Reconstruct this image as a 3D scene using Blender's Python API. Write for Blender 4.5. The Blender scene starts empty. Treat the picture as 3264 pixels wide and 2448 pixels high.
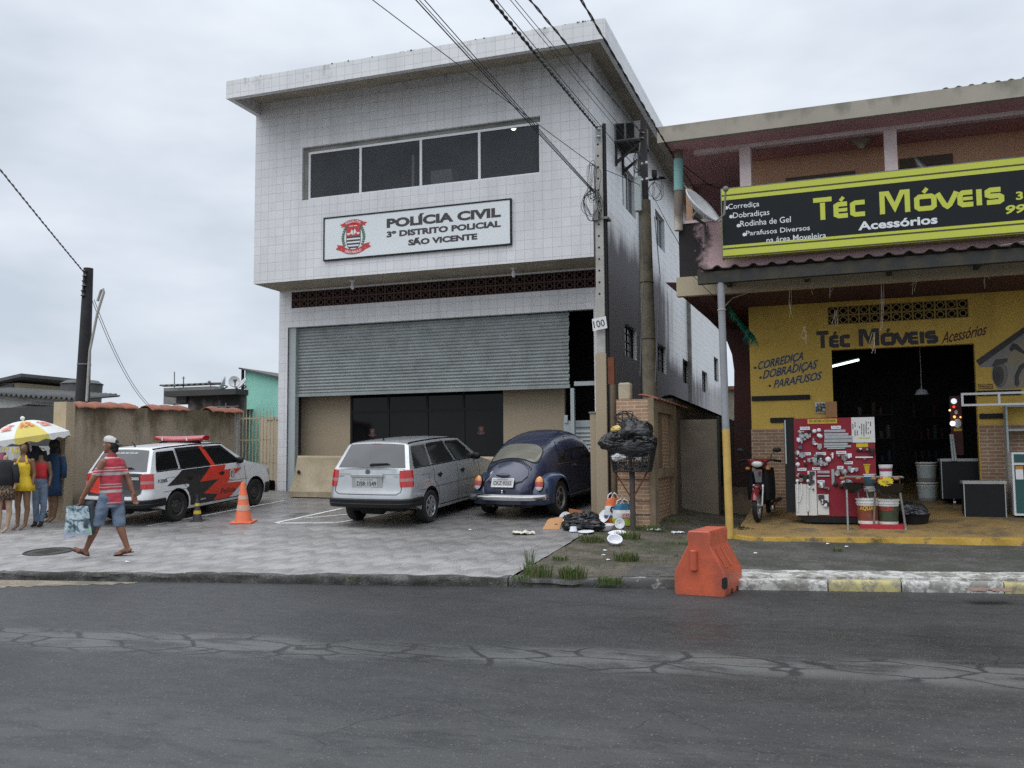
import bpy, bmesh, math, random
import numpy as np
from mathutils import Vector, Matrix, Euler, noise as mn
random.seed(7)
S = bpy.context.scene
C = S.collection
R = math.radians
# ------------------------------------------------------------------ camera
CF, CP, CR, CY, CH = 2965.0, .0790867, -.0075583, -.3382345, 1.55   # focal (px of a 3264 px wide frame), pitch, roll, yaw, eye height
_cy, _sy = math.cos(CY), math.sin(CY)
FW = np.array([_sy*math.cos(CP), _cy*math.cos(CP), math.sin(CP)])
_r0 = np.array([_cy, -_sy, 0.]); _u0 = np.cross(_r0, FW)
RT = math.cos(CR)*_r0 + math.sin(CR)*_u0
UP = -math.sin(CR)*_r0 + math.cos(CR)*_u0
CAM = np.array([0, 0, CH])
cd = bpy.data.cameras.new('camera'); cam = bpy.data.objects.new('camera', cd); C.objects.link(cam)
cd.sensor_width = 36; cd.lens = CF/3264*36; cd.clip_end = 2000; cd.clip_start = .05
cam.matrix_world = Matrix(((RT[0], UP[0], -FW[0], 0), (RT[1], UP[1], -FW[1], 0), (RT[2], UP[2], -FW[2], CH), (0, 0, 0, 1)))
S.camera = cam
# ------------------------------------------------------------------ sky and sun (overcast)
W = bpy.data.worlds.new('World'); S.world = W; W.use_nodes = True
nt = W.node_tree; nt.nodes.clear()
def nd(t, typ, **kw):
    n = t.nodes.new(typ)
    for k, v in kw.items():
        if k.startswith('i_'): n.inputs[int(k[2:]) if k[2:].isdigit() else k[2:].replace('_', ' ')].default_value = v
        else: setattr(n, k, v)
    return n
SUN_EL, SUN_AZ = 58, 205          # degrees; azimuth clockwise from +Y
bg = nd(nt, 'ShaderNodeBackground'); bg.inputs[1].default_value = .1
out = nd(nt, 'ShaderNodeOutputWorld'); nt.links.new(bg.outputs[0], out.inputs[0])
sky = nd(nt, 'ShaderNodeTexSky', sky_type='NISHITA', sun_disc=False, sun_elevation=R(SUN_EL), sun_rotation=R(SUN_AZ))
tc = nd(nt, 'ShaderNodeTexCoord'); sep = nd(nt, 'ShaderNodeSeparateXYZ'); nt.links.new(tc.outputs['Generated'], sep.inputs[0])
mp = nd(nt, 'ShaderNodeMapping'); mp.inputs['Scale'].default_value = (1, 1, 2.6); nt.links.new(tc.outputs['Generated'], mp.inputs[0])
nz = nd(nt, 'ShaderNodeTexNoise', i_Scale=2.3, i_Detail=5., i_Roughness=.52); nt.links.new(mp.outputs[0], nz.inputs['Vector'])
cr = nd(nt, 'ShaderNodeValToRGB'); nt.links.new(nz.outputs['Fac'], cr.inputs[0])
cr.color_ramp.elements[0].position = .36; cr.color_ramp.elements[0].color = (4.7, 5.25, 6.0, 1)
cr.color_ramp.elements[1].position = .62; cr.color_ramp.elements[1].color = (6.9, 7.35, 7.95, 1)
mr = nd(nt, 'ShaderNodeMapRange', interpolation_type='SMOOTHSTEP'); nt.links.new(sep.outputs[2], mr.inputs[0])
mr.inputs[1].default_value = .38; mr.inputs[2].default_value = .95; mr.inputs[3].default_value = 1.; mr.inputs[4].default_value = 2.5
vm = nd(nt, 'ShaderNodeVectorMath', operation='SCALE'); nt.links.new(cr.outputs[0], vm.inputs[0]); nt.links.new(mr.outputs[0], vm.inputs['Scale'])
mx = nd(nt, 'ShaderNodeMix', data_type='RGBA'); mx.inputs[0].default_value = .93
nt.links.new(sky.outputs[0], mx.inputs['A']); nt.links.new(vm.outputs[0], mx.inputs['B']); nt.links.new(mx.outputs['Result'], bg.inputs[0])
sd = bpy.data.lights.new('sun', 'SUN'); sd.energy = 1.0; sd.angle = R(70); sd.color = (1, .97, .93)
so = bpy.data.objects.new('sun', sd); C.objects.link(so)
_a, _e = R(SUN_AZ), R(SUN_EL)
so.rotation_euler = Vector((math.sin(_a)*math.cos(_e), math.cos(_a)*math.cos(_e), math.sin(_e))).to_track_quat('Z', 'Y').to_euler()
S.view_settings.view_transform = 'Standard'; S.view_settings.look = 'None'; S.view_settings.exposure = 0.34; S.view_settings.gamma = 1
S.cycles.max_bounces = 6; S.cycles.use_denoising = False
# ------------------------------------------------------------------ surveying helpers (photo pixel -> point on a real plane)
def ray(x, y): return FW + RT*((x-1632)/CF) - UP*((y-1224)/CF)
def V3(a): return Vector((float(a[0]), float(a[1]), float(a[2])))
def PY(x, y, Y): d = ray(x, y); return V3(CAM + d*(Y/d[1]))
def PX(x, y, X): d = ray(x, y); return V3(CAM + d*(X/d[0]))
def PZ(x, y, Z): d = ray(x, y); return V3(CAM + d*((Z-CH)/d[2]))
def PP(x, y, o, n):
    d = V3(ray(x, y)); o = Vector(o); n = Vector(n); c = Vector((0, 0, CH))
    return c + d*((o-c).dot(n)/d.dot(n))
def gz(x, y): return .45 + .073*(y-14.87) - .013*(x+7.5)          # the sloping forecourt
def PG(x, y): return PP(x, y, (0, 0, gz(0, 0)), Vector((.013, -.073, 1)))
SA = -.0236                                                        # the shop front is turned by this much
SU = Vector((math.cos(SA), math.sin(SA), 0)); SN = Vector((-math.sin(SA), math.cos(SA), 0)); Z1 = Vector((0, 0, 1))
def SP(u, v, z): return SU*u + SN*v + Z1*z
def PS(x, y, v): return PP(x, y, SN*v, SN)                         # on a plane parallel to the shop front
def ps(x, y, v): p = PS(x, y, v); return (p.dot(SU), p.z)
def fz(v): return .6 + .1*(v-18)                                   # shop floor
def PF(x, y): return PP(x, y, SN*18 + Z1*.6, Vector((-SN.x*.1, -SN.y*.1, 1)))
KX0, KY0, KS = -3.918, 10.716, .186                                # kerb line
def ky(x): return KY0 + KS*(x-KX0)
# ------------------------------------------------------------------ objects
def tag(o, label=None, cat=None, group=None, kind=None):
    if label: o['label'] = label
    if cat: o['category'] = cat
    if group: o['group'] = group
    if kind: o['kind'] = kind
    return o
def thing(name, label, cat, loc=(0, 0, 0), rz=0, group=None, rot=None):
    o = bpy.data.objects.new(name, None); C.objects.link(o); o.empty_display_size = .1
    o.location = loc; o.rotation_euler = rot if rot else (0, 0, rz)
    return tag(o, label, cat, group)
def sub(name, parent, loc=(0, 0, 0), rot=(0, 0, 0)):
    o = bpy.data.objects.new(name, None); C.objects.link(o); o.parent = parent; o.location = loc; o.rotation_euler = rot; return o
def copy_tree(o, parent=None):
    c = o.copy(); C.objects.link(c)
    if parent: c.parent = parent
    for ch in list(o.children): copy_tree(ch, c)
    return c
class MB:
    def __init__(s): s.v = []; s.f = []; s.m = []
    def add(s, vs, fs, m=0):
        b = len(s.v); s.v += [tuple(p) for p in vs]; s.f += [tuple(i+b for i in f) for f in fs]; s.m += [m]*len(fs); return s
    def box(s, x0, x1, y0, y1, z0, z1, m=0, fr=None):
        vs = [(x, y, z) for z in (z0, z1) for y in (y0, y1) for x in (x0, x1)]
        if fr: vs = [fr(*p) for p in vs]
        return s.add(vs, [(0, 2, 3, 1), (4, 5, 7, 6), (0, 1, 5, 4), (1, 3, 7, 5), (3, 2, 6, 7), (2, 0, 4, 6)], m)
    def ngon(s, pts, m=0): return s.add(pts, [tuple(range(len(pts)))], m)
    def prism(s, pts, d, m=0):               # polygon pts (3D) extruded by vector d
        n = len(pts); d = Vector(d); a = [Vector(p) for p in pts]; b = [p+d for p in a]
        return s.add(a+b, [tuple(range(n-1, -1, -1)), tuple(range(n, 2*n))] + [(i, (i+1) % n, n+(i+1) % n, n+i) for i in range(n)], m)
    def tube(s, pts, r, n=8, m=0, cap=True, sq=None):
        pts = [Vector(p) for p in pts]; k = len(pts); rs = r if hasattr(r, '__len__') else [r]*k
        t0 = (pts[1]-pts[0]).normalized(); a = t0.orthogonal().normalized()
        if abs(t0.z) < .95: a = t0.cross(Z1).normalized()
        rings = []
        for i in range(k):
            t = (pts[min(i+1, k-1)]-pts[max(i-1, 0)]).normalized()
            a = (a - t*a.dot(t)).normalized(); b = t.cross(a)
            rx, ry = rs[i] if hasattr(rs[i], '__len__') else (rs[i], rs[i])
            rings += [pts[i] + a*(rx*math.cos(2*math.pi*j/n)) + b*(ry*math.sin(2*math.pi*j/n)) for j in range(n)]
        fs = [(i*n+j, i*n+(j+1) % n, (i+1)*n+(j+1) % n, (i+1)*n+j) for i in range(k-1) for j in range(n)]
        if cap: fs += [tuple(range(n-1, -1, -1)), tuple((k-1)*n+j for j in range(n))]
        return s.add(rings, fs, m)
    def lathe(s, prof, n=24, o=(0, 0, 0), ax='z', m=0, a0=0, a1=2*math.pi, close=True):
        full = abs(a1-a0-2*math.pi) < 1e-6; nn = n if full else n+1; vs = []
        for r, h in prof:
            for j in range(nn):
                t = a0+(a1-a0)*j/n; c, q = r*math.cos(t), r*math.sin(t)
                vs.append({'z': (o[0]+c, o[1]+q, o[2]+h), 'x': (o[0]+h, o[1]+c, o[2]+q), 'y': (o[0]+c, o[1]+h, o[2]-q)}[ax])
        k = len(prof); fs = [(i*nn+j, i*nn+(j+1) % nn, (i+1)*nn+(j+1) % nn, (i+1)*nn+j) for i in range(k-1) for j in range(n)]
        if full and close:
            if prof[0][0] > 1e-4: fs.append(tuple(range(nn-1, -1, -1)))
            if prof[-1][0] > 1e-4: fs.append(tuple((k-1)*nn+j for j in range(nn)))
        return s.add(vs, fs, m)
    def grid(s, fn, us, vs_, m=0, flip=False):
        P = [fn(u, v) for v in vs_ for u in us]; a = len(us)
        fs = [(j*a+i, j*a+i+1, (j+1)*a+i+1, (j+1)*a+i) for j in range(len(vs_)-1) for i in range(a-1)]
        if flip: fs = [f[::-1] for f in fs]
        return s.add(P, fs, m)
    def ball(s, c, r, nu=14, nv=9, m=0, fr=None):
        rx, ry, rz = r if hasattr(r, '__len__') else (r, r, r)
        vs = []; 
        for j in range(nv+1):
            t = math.pi*j/nv
            for i in range(nu):
                p = 2*math.pi*i/nu; vs.append((c[0]+rx*math.sin(t)*math.cos(p), c[1]+ry*math.sin(t)*math.sin(p), c[2]-rz*math.cos(t)))
        if fr: vs = [fr(*p) for p in vs]
        return s.add(vs, [(j*nu+i, j*nu+(i+1) % nu, (j+1)*nu+(i+1) % nu, (j+1)*nu+i) for j in range(nv) for i in range(nu)], m)
    def mesh(s, name, mats, smooth=None, weld=True):
        me = bpy.data.meshes.new(name); me.from_pydata(s.v, [], s.f)
        for q in (mats if isinstance(mats, (list, tuple)) else [mats]): me.materials.append(q)
        if len(me.polygons) == len(s.m): me.polygons.foreach_set('material_index', s.m)
        if weld:
            bm = bmesh.new(); bm.from_mesh(me); bmesh.ops.remove_doubles(bm, verts=bm.verts, dist=1e-5)
            bmesh.ops.recalc_face_normals(bm, faces=bm.faces); bm.to_mesh(me); bm.free()
        if smooth is not None:
            me.polygons.foreach_set('use_smooth', [True]*len(me.polygons)); me.set_sharp_from_angle(angle=R(smooth))
        me.update(); return me
    def build(s, name, mats, parent=None, smooth=None, world=False, bevel=0, weld=True):
        o = bpy.data.objects.new(name, s.mesh(name, mats, smooth, weld)); C.objects.link(o)
        if parent is not None:
            o.parent = parent
            if world:
                p = parent; M = Matrix.Identity(4); ch = []
                while p is not None: ch.append(p); p = p.parent
                for p in reversed(ch): M = M @ p.matrix_parent_inverse @ Matrix.LocRotScale(p.location, p.rotation_euler, p.scale)
                o.matrix_parent_inverse = M.inverted()
        if bevel:
            b = o.modifiers.new('bevel', 'BEVEL'); b.width = bevel; b.segments = 2; b.limit_method = 'ANGLE'; b.angle_limit = R(40)
        return o
def struct(name, mb, mat, smooth=None): return tag(mb.build(name, mat, smooth=smooth), kind='structure')
def bake(o):                                   # apply the modifiers
    dg = bpy.context.evaluated_depsgraph_get(); dg.update()
    me = bpy.data.meshes.new_from_object(o.evaluated_get(dg)); old = o.data; o.modifiers.clear(); o.data = me; me.name = old.name
    return o
def remesh(o, vox, smooth_it=4, fac=.5):
    m = o.modifiers.new('r', 'REMESH'); m.mode = 'VOXEL'; m.voxel_size = vox; m.use_smooth_shade = True
    if smooth_it: q = o.modifiers.new('s', 'SMOOTH'); q.iterations = smooth_it; q.factor = fac
    mats = list(o.data.materials); bake(o)
    if not o.data.materials:
        for x in mats: o.data.materials.append(x)
    o.data.polygons.foreach_set('use_smooth', [True]*len(o.data.polygons)); return o
class Fr:                                      # a plane frame: origin, right, up, towards-viewer normal
    def __init__(s, o, x, y=Z1): s.o = Vector(o); s.x = Vector(x).normalized(); s.y = Vector(y).normalized(); s.n = s.x.cross(s.y).normalized()
    def __call__(s, a, b, c=0): return s.o + s.x*a + s.y*b + s.n*c
def strip2(pts, w, closed=False):              # 2D mitred stroke -> list of quads
    P = [Vector(p) for p in pts]; n = len(P); L = []; Rr = []
    for i in range(n):
        a = P[i-1] if (i > 0 or closed) else None; b = P[(i+1) % n] if (i < n-1 or closed) else None
        d1 = (P[i]-a).normalized() if a is not None else None; d2 = (b-P[i]).normalized() if b is not None else None
        d1 = d1 or d2; d2 = d2 or d1
        nn = Vector((-(d1+d2).y, (d1+d2).x)); nn = nn.normalized() if nn.length > 1e-6 else Vector((-d1.y, d1.x))
        k = max(.45, nn.dot(Vector((-d1.y, d1.x)))); L.append(P[i]+nn*(w/2/k)); Rr.append(P[i]-nn*(w/2/k))
    return [(Rr[i], Rr[(i+1) % n], L[(i+1) % n], L[i]) for i in range(n if closed else n-1)]
def stroke(mb, fr, pts, w, c=0, m=0, closed=False, tf=lambda p: p):
    for q in strip2([tf(p) for p in pts], w, closed): mb.ngon([fr(p.x, p.y, c) for p in q], m)
_fc = {}
def text_geo(t, bold=0, shear=0):
    k = (t, bold, shear)
    if k not in _fc:
        cu = bpy.data.curves.new('t', 'FONT'); cu.body = t; cu.offset = bold; cu.shear = shear; cu.resolution_u = 3; cu.fill_mode = 'FRONT'
        o = bpy.data.objects.new('t', cu); C.objects.link(o)
        dg = bpy.context.evaluated_depsgraph_get(); dg.update(); me = bpy.data.meshes.new_from_object(o.evaluated_get(dg))
        vs = [tuple(v.co) for v in me.vertices]; fs = [tuple(p.vertices) for p in me.polygons]
        bpy.data.objects.remove(o); bpy.data.curves.remove(cu); bpy.data.meshes.remove(me)
        _fc[k] = (vs, fs)
    return _fc[k]
def text(mb, fr, t, x, y, w, h, c=.003, m=0, bold=0, shear=0, skew=0):    # fit into the box x..x+w, y..y+h of the frame
    vs, fs = text_geo(t, bold, shear)
    x0 = min(v[0] for v in vs); x1 = max(v[0] for v in vs); y0 = min(v[1] for v in vs); y1 = max(v[1] for v in vs)
    mb.add([fr(x+(v[0]-x0)/(x1-x0)*w, y+(v[1]-y0)/(y1-y0)*h+skew*(v[0]-x0)/(x1-x0)*w, c) for v in vs], fs, m)
# ------------------------------------------------------------------ materials
def newmat(name):
    m = bpy.data.materials.new(name); m.use_nodes = True; t = m.node_tree; b = t.nodes['Principled BSDF']; return m, t, b
def mixc(t, fac, a, b, blend='MIX'):
    n = nd(t, 'ShaderNodeMix', data_type='RGBA', blend_type=blend)
    for s, v in (('A', a), ('B', b)):
        if hasattr(v, 'links'): t.links.new(v, n.inputs[s])
        else: n.inputs[s].default_value = tuple(v)+(1,) if len(v) == 3 else v
    if hasattr(fac, 'links'): t.links.new(fac, n.inputs[0])
    else: n.inputs[0].default_value = fac
    return n.outputs['Result']
def noise_(t, scale, detail=4., rough=.55, vec=None, sc=None, dist=0):
    n = nd(t, 'ShaderNodeTexNoise', i_Scale=scale, i_Detail=detail, i_Roughness=rough, i_Distortion=dist)
    if vec is None: vec = nd(t, 'ShaderNodeNewGeometry').outputs['Position']
    if sc is not None:
        q = nd(t, 'ShaderNodeMapping'); q.inputs['Scale'].default_value = sc; t.links.new(vec, q.inputs[0]); vec = q.outputs[0]
    t.links.new(vec, n.inputs['Vector']); return n.outputs['Fac']
def rng(t, v, a, b, c=0., d=1.):
    n = nd(t, 'ShaderNodeMapRange'); t.links.new(v, n.inputs[0])
    for i, q in enumerate((a, b, c, d)): n.inputs[i+1].default_value = q
    return n.outputs[0]
def mth(t, op, a, b=None):
    n = nd(t, 'ShaderNodeMath', operation=op)
    for i, v in enumerate((a, b)):
        if v is None: continue
        if hasattr(v, 'links'): t.links.new(v, n.inputs[i])
        else: n.inputs[i].default_value = v
    return n.outputs[0]
def bump(t, b, h, s=.3, d=.01):
    n = nd(t, 'ShaderNodeBump'); n.inputs['Strength'].default_value = s; n.inputs['Distance'].default_value = d
    t.links.new(h, n.inputs['Height']); t.links.new(n.outputs[0], b.inputs['Normal'])
def sc3(c, k): return tuple(min(1, x*k) for x in c)
def pm(name, col, rough=.6, metal=0, var=.12, vs=4., bmp=0, bs=60., coat=0, spec=.5, dirt=None, obj=True, emit=0, sss=0):
    """plain procedural surface: base colour with two scales of variation; dirt = (colour, amount, scale)"""
    m, t, b = newmat(name)
    vec = nd(t, 'ShaderNodeTexCoord').outputs['Object'] if obj else None
    n1 = noise_(t, vs, 5., .6, vec); n2 = noise_(t, vs*9, 2., .5, vec)
    f = mth(t, 'ADD', mth(t, 'MULTIPLY', n1, .7), mth(t, 'MULTIPLY', n2, .3))
    c = mixc(t, rng(t, f, .3, .7), sc3(col, 1-var), sc3(col, 1+var))
    if dirt:
        dn = noise_(t, dirt[2], 6., .65, vec, dist=.4); c = mixc(t, rng(t, dn, .5-.2*dirt[1], .78-.1*dirt[1], 0, min(1, dirt[1]*1.4)), c, dirt[0])
    t.links.new(c, b.inputs['Base Color']); b.inputs['Metallic'].default_value = metal
    t.links.new(rng(t, n1, .3, .7, max(.02, rough*.85), min(1, rough*1.15)), b.inputs['Roughness'])
    b.inputs['Specular IOR Level'].default_value = spec
    if coat: b.inputs['Coat Weight'].default_value = coat; b.inputs['Coat Roughness'].default_value = .08
    if sss: b.inputs['Subsurface Weight'].default_value = sss; b.inputs['Subsurface Radius'].default_value = (.01, .004, .002)
    if bmp: bump(t, b, noise_(t, bs, 4., .6, vec), bmp, .01)
    if emit: b.inputs['Emission Color'].default_value = tuple(col)+(1,); b.inputs['Emission Strength'].default_value = emit
    return m
def wallvec(t, rot=0.0):
    g = nd(t, 'ShaderNodeNewGeometry'); p = nd(t, 'ShaderNodeSeparateXYZ'); n = nd(t, 'ShaderNodeSeparateXYZ')
    t.links.new(g.outputs['Position'], p.inputs[0]); t.links.new(g.outputs['True Normal'], n.inputs[0])
    side = mth(t, 'GREATER_THAN', mth(t, 'ABSOLUTE', n.outputs[0]), .6)
    u = mth(t, 'ADD', mth(t, 'MULTIPLY', p.outputs[1], side), mth(t, 'MULTIPLY', p.outputs[0], mth(t, 'SUBTRACT', 1., side)))
    c = nd(t, 'ShaderNodeCombineXYZ'); t.links.new(u, c.inputs[0]); t.links.new(p.outputs[2], c.inputs[1])
    return c.outputs[0], g.outputs['Position'], p, side
def brick(t, vec, w, h, mortar, offset=0., c1=(1, 1, 1), c2=(1, 1, 1), cm=(0, 0, 0)):
    n = nd(t, 'ShaderNodeTexBrick', offset=offset, squash=1.); t.links.new(vec, n.inputs['Vector'])
    n.inputs['Scale'].default_value = 1; n.inputs['Brick Width'].default_value = w; n.inputs['Row Height'].default_value = h
    n.inputs['Mortar Size'].default_value = mortar; n.inputs['Mortar Smooth'].default_value = .1; n.inputs['Bias'].default_value = 0
    for k, c in (('Color1', c1), ('Color2', c2), ('Mortar', cm)): n.inputs[k].default_value = tuple(c)+(1,)
    return n
def tile_mat():
    m, t, b = newmat('white_wall_tile'); vec, pos, p, side = wallvec(t)
    q = nd(t, 'ShaderNodeMapping'); q.inputs['Location'].default_value = (.014, -.03, 0); t.links.new(vec, q.inputs[0])
    bk = brick(t, q.outputs[0], .2, .2, .0035, 0., (.66, .663, .668), (.71, .71, .712), (.43, .43, .435))
    c = mixc(t, rng(t, noise_(t, .7, 6., .6), .42, .75, 0, .26), bk.outputs['Color'], (.40, .40, .41))
    c = mixc(t, rng(t, noise_(t, 2.2, 5., .65, pos, (1, 1, .10)), .5, .72, 0, .24), c, (.33, .33, .32))
    # mould under the eaves edge and black run-off stains down the wet side wall
    st = noise_(t, 1.0, 6., .62, pos, (1, 2.6, .32)); br = noise_(t, .42, 4., .6, pos, (1, 1, .9))
    zf = rng(t, p.outputs[2], 7.3, 5.9, 0., 1.); yf = rng(t, p.outputs[1], 29.5, 24.5, 0., 1.)
    k = mth(t, 'MAXIMUM', mth(t, 'MULTIPLY', zf, yf), mth(t, 'MULTIPLY', rng(t, p.outputs[2], 5.2, 3.9, 0., .9), rng(t, p.outputs[1], 40., 30., .45, 1.)))
    f = rng(t, mth(t, 'ADD', mth(t, 'MULTIPLY', st, .55), mth(t, 'ADD', mth(t, 'MULTIPLY', br, .25), mth(t, 'MULTIPLY', k, .62))), .60, .90)
    c = mixc(t, mth(t, 'MULTIPLY', mth(t, 'MULTIPLY', f, side), .93), c, (.15, .14, .15))
    ef = mth(t, 'MULTIPLY', rng(t, noise_(t, 3.2, 6., .7, pos, (1, 1, .5)), .56, .75), rng(t, p.outputs[2], 9.5, 9.95, .0, .75))
    c = mixc(t, ef, c, (.12, .125, .11))
    t.links.new(c, b.inputs['Base Color']); fs_ = mth(t, 'MULTIPLY', f, side); t.links.new(mth(t, 'MAXIMUM', rng(t, bk.outputs['Fac'], 0, 1, .38, .75), mth(t, 'MULTIPLY', fs_, .85)), b.inputs['Roughness']); t.links.new(rng(t, fs_, 0, 1, .35, .08), b.inputs['Specular IOR Level'])
    bump(t, b, mth(t, 'SUBTRACT', 1., bk.outputs['Fac']), .35, .004); return m
def brick_mat(name, c1, c2, cm, w=.24, h=.062, mortar=.006):
    m, t, b = newmat(name); vec, pos, p, side = wallvec(t)
    bk = brick(t, vec, w, h, mortar, .5, c1, c2, cm)
    c = mixc(t, rng(t, noise_(t, 6., 5., .6), .4, .75, 0, .5), bk.outputs['Color'], sc3(c1, .55))
    t.links.new(c, b.inputs['Base Color']); b.inputs['Roughness'].default_value = .75
    bump(t, b, mth(t, 'ADD', mth(t, 'SUBTRACT', 1., bk.outputs['Fac']), mth(t, 'MULTIPLY', noise_(t, 40.), .3)), .6, .008); return m
def stain_mat(name, base, stain, zt, zb, amt=1., sx=2.4, rough=.85, green=None, lowdirt=None, cut=.5):
    """plaster with run-off stains hanging from height zt down to zb"""
    m, t, b = newmat(name); vec, pos, p, side = wallvec(t)
    c = mixc(t, rng(t, noise_(t, 1.6, 6., .6), .3, .7), sc3(base, .9), sc3(base, 1.08))
    s = noise_(t, sx, 6., .6, vec, (1, .22, 1)); s2 = noise_(t, sx*2.3, 5., .65)
    g = rng(t, p.outputs[2], zb, zt, 0., .34)
    f = rng(t, mth(t, 'ADD', mth(t, 'ADD', mth(t, 'MULTIPLY', s, .75), mth(t, 'MULTIPLY', s2, .25)), g), cut+.16, cut+.30)
    c = mixc(t, mth(t, 'MULTIPLY', f, amt), c, stain)
    if lowdirt:
        lf = rng(t, mth(t, 'SUBTRACT', p.outputs[2], mth(t, 'MULTIPLY', s2, lowdirt[1])), lowdirt[0], lowdirt[0]-.35); c = mixc(t, mth(t, 'MULTIPLY', lf, .8), c, lowdirt[2])
    t.links.new(c, b.inputs['Base Color']); b.inputs['Roughness'].default_value = rough
    bump(t, b, noise_(t, 55., 5., .65), .25, .006); return m
def asphalt_mat():
    m, t, b = newmat('wet_asphalt')
    g = nd(t, 'ShaderNodeNewGeometry'); sp = nd(t, 'ShaderNodeSeparateXYZ'); t.links.new(g.outputs['Position'], sp.inputs[0])
    x, y = sp.outputs[0], sp.outputs[1]
    ln = mth(t, 'SUBTRACT', y, mth(t, 'MULTIPLY', x, .0))
    big = noise_(t, .55, 5., .6, g.outputs['Position'], (.45, 1.2, 1))
    c = mixc(t, rng(t, big, .3, .7), (.015, .0152, .016), (.034, .0338, .034))
    c = mixc(t, rng(t, noise_(t, 7., 5., .7, g.outputs['Position'], (.5, 1, 1)), .38, .66, 0, .55), c, (.055, .054, .052)); c = mixc(t, rng(t, noise_(t, 24., 3., .7), .52, .66, 0, .6), c, (.008, .008, .0085))
    # old worn lane joint with pale alligator cracking and a second worn band close by
    wob = mth(t, 'MULTIPLY', mth(t, 'SUBTRACT', noise_(t, .8, 4., .6), .5), .55)
    def band(a0, sl, hw, soft):
        d = mth(t, 'ABSOLUTE', mth(t, 'ADD', mth(t, 'SUBTRACT', y, mth(t, 'ADD', mth(t, 'MULTIPLY', x, sl), a0)), wob)); return rng(t, d, hw+soft, hw-soft)
    vo = nd(t, 'ShaderNodeTexVoronoi', feature='DISTANCE_TO_EDGE', i_Scale=2.3); wv = nd(t, 'ShaderNodeVectorMath', operation='ADD')
    nn = nd(t, 'ShaderNodeTexNoise', i_Scale=2.5, i_Detail=4.); t.links.new(g.outputs['Position'], nn.inputs['Vector'])
    s3 = nd(t, 'ShaderNodeVectorMath', operation='SCALE'); s3.inputs['Scale'].default_value = .2; t.links.new(nn.outputs['Color'], s3.inputs[0])
    t.links.new(g.outputs['Position'], wv.inputs[0]); t.links.new(s3.outputs[0], wv.inputs[1])
    q = nd(t, 'ShaderNodeMapping'); q.inputs['Scale'].default_value = (.62, 1.25, 1); t.links.new(wv.outputs[0], q.inputs[0]); t.links.new(q.outputs[0], vo.inputs['Vector'])
    b1 = band(*B1); b2 = band(*B2)
    wear = rng(t, noise_(t, 1.7, 7., .75, g.outputs['Position'], (.5, 1.3, 1)), .42, .52)
    pale = mth(t, 'MULTIPLY', b1, wear); c = mixc(t, mth(t, 'MULTIPLY', pale, .72), c, (.115, .114, .108))
    c = mixc(t, mth(t, 'MULTIPLY', mth(t, 'MULTIPLY', b2, wear), .5), c, (.075, .074, .07))
    ck = mth(t, 'MULTIPLY', rng(t, vo.outputs['Distance'], .05, .02), rng(t, b1, 0, .6, 0, 1.))
    vo2 = nd(t, 'ShaderNodeTexVoronoi', feature='DISTANCE_TO_EDGE', i_Scale=.9); t.links.new(wv.outputs[0], vo2.inputs['Vector'])
    ck2 = mth(t, 'MULTIPLY', rng(t, vo2.outputs['Distance'], .008, .002), rng(t, noise_(t, .7, 3.), .54, .62))
    c = mixc(t, mth(t, 'MULTIPLY', mth(t, 'MAXIMUM', ck, ck2), .9), c, (.008, .008, .009))
    c = mixc(t, mth(t, 'MULTIPLY', rng(t, noise_(t, .33, 3., .5), .5, .6), .45), c, (.008, .0082, .009))
    vs = nd(t, 'ShaderNodeTexVoronoi', i_Scale=42.); sp_ = rng(t, vs.outputs['Distance'], .36, .2); t.links.new(g.outputs['Position'], vs.inputs['Vector'])
    vcol = nd(t, 'ShaderNodeSeparateColor'); t.links.new(vs.outputs['Color'], vcol.inputs[0])
    c = mixc(t, mth(t, 'MULTIPLY', sp_, rng(t, vcol.outputs[0], .70, 1., 0, .75)), c, (.15, .147, .138))
    t.links.new(c, b.inputs['Base Color'])
    rr = rng(t, big, .35, .65, .40, .66); t.links.new(rr, b.inputs['Roughness']); b.inputs['Specular IOR Level'].default_value = .5
    bump(t, b, mth(t, 'ADD', mth(t, 'MULTIPLY', sp_, .5), mth(t, 'ADD', noise_(t, 180., 3., .7), mth(t, 'MULTIPLY', ck, -2.))), .55, .006); return m
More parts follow.
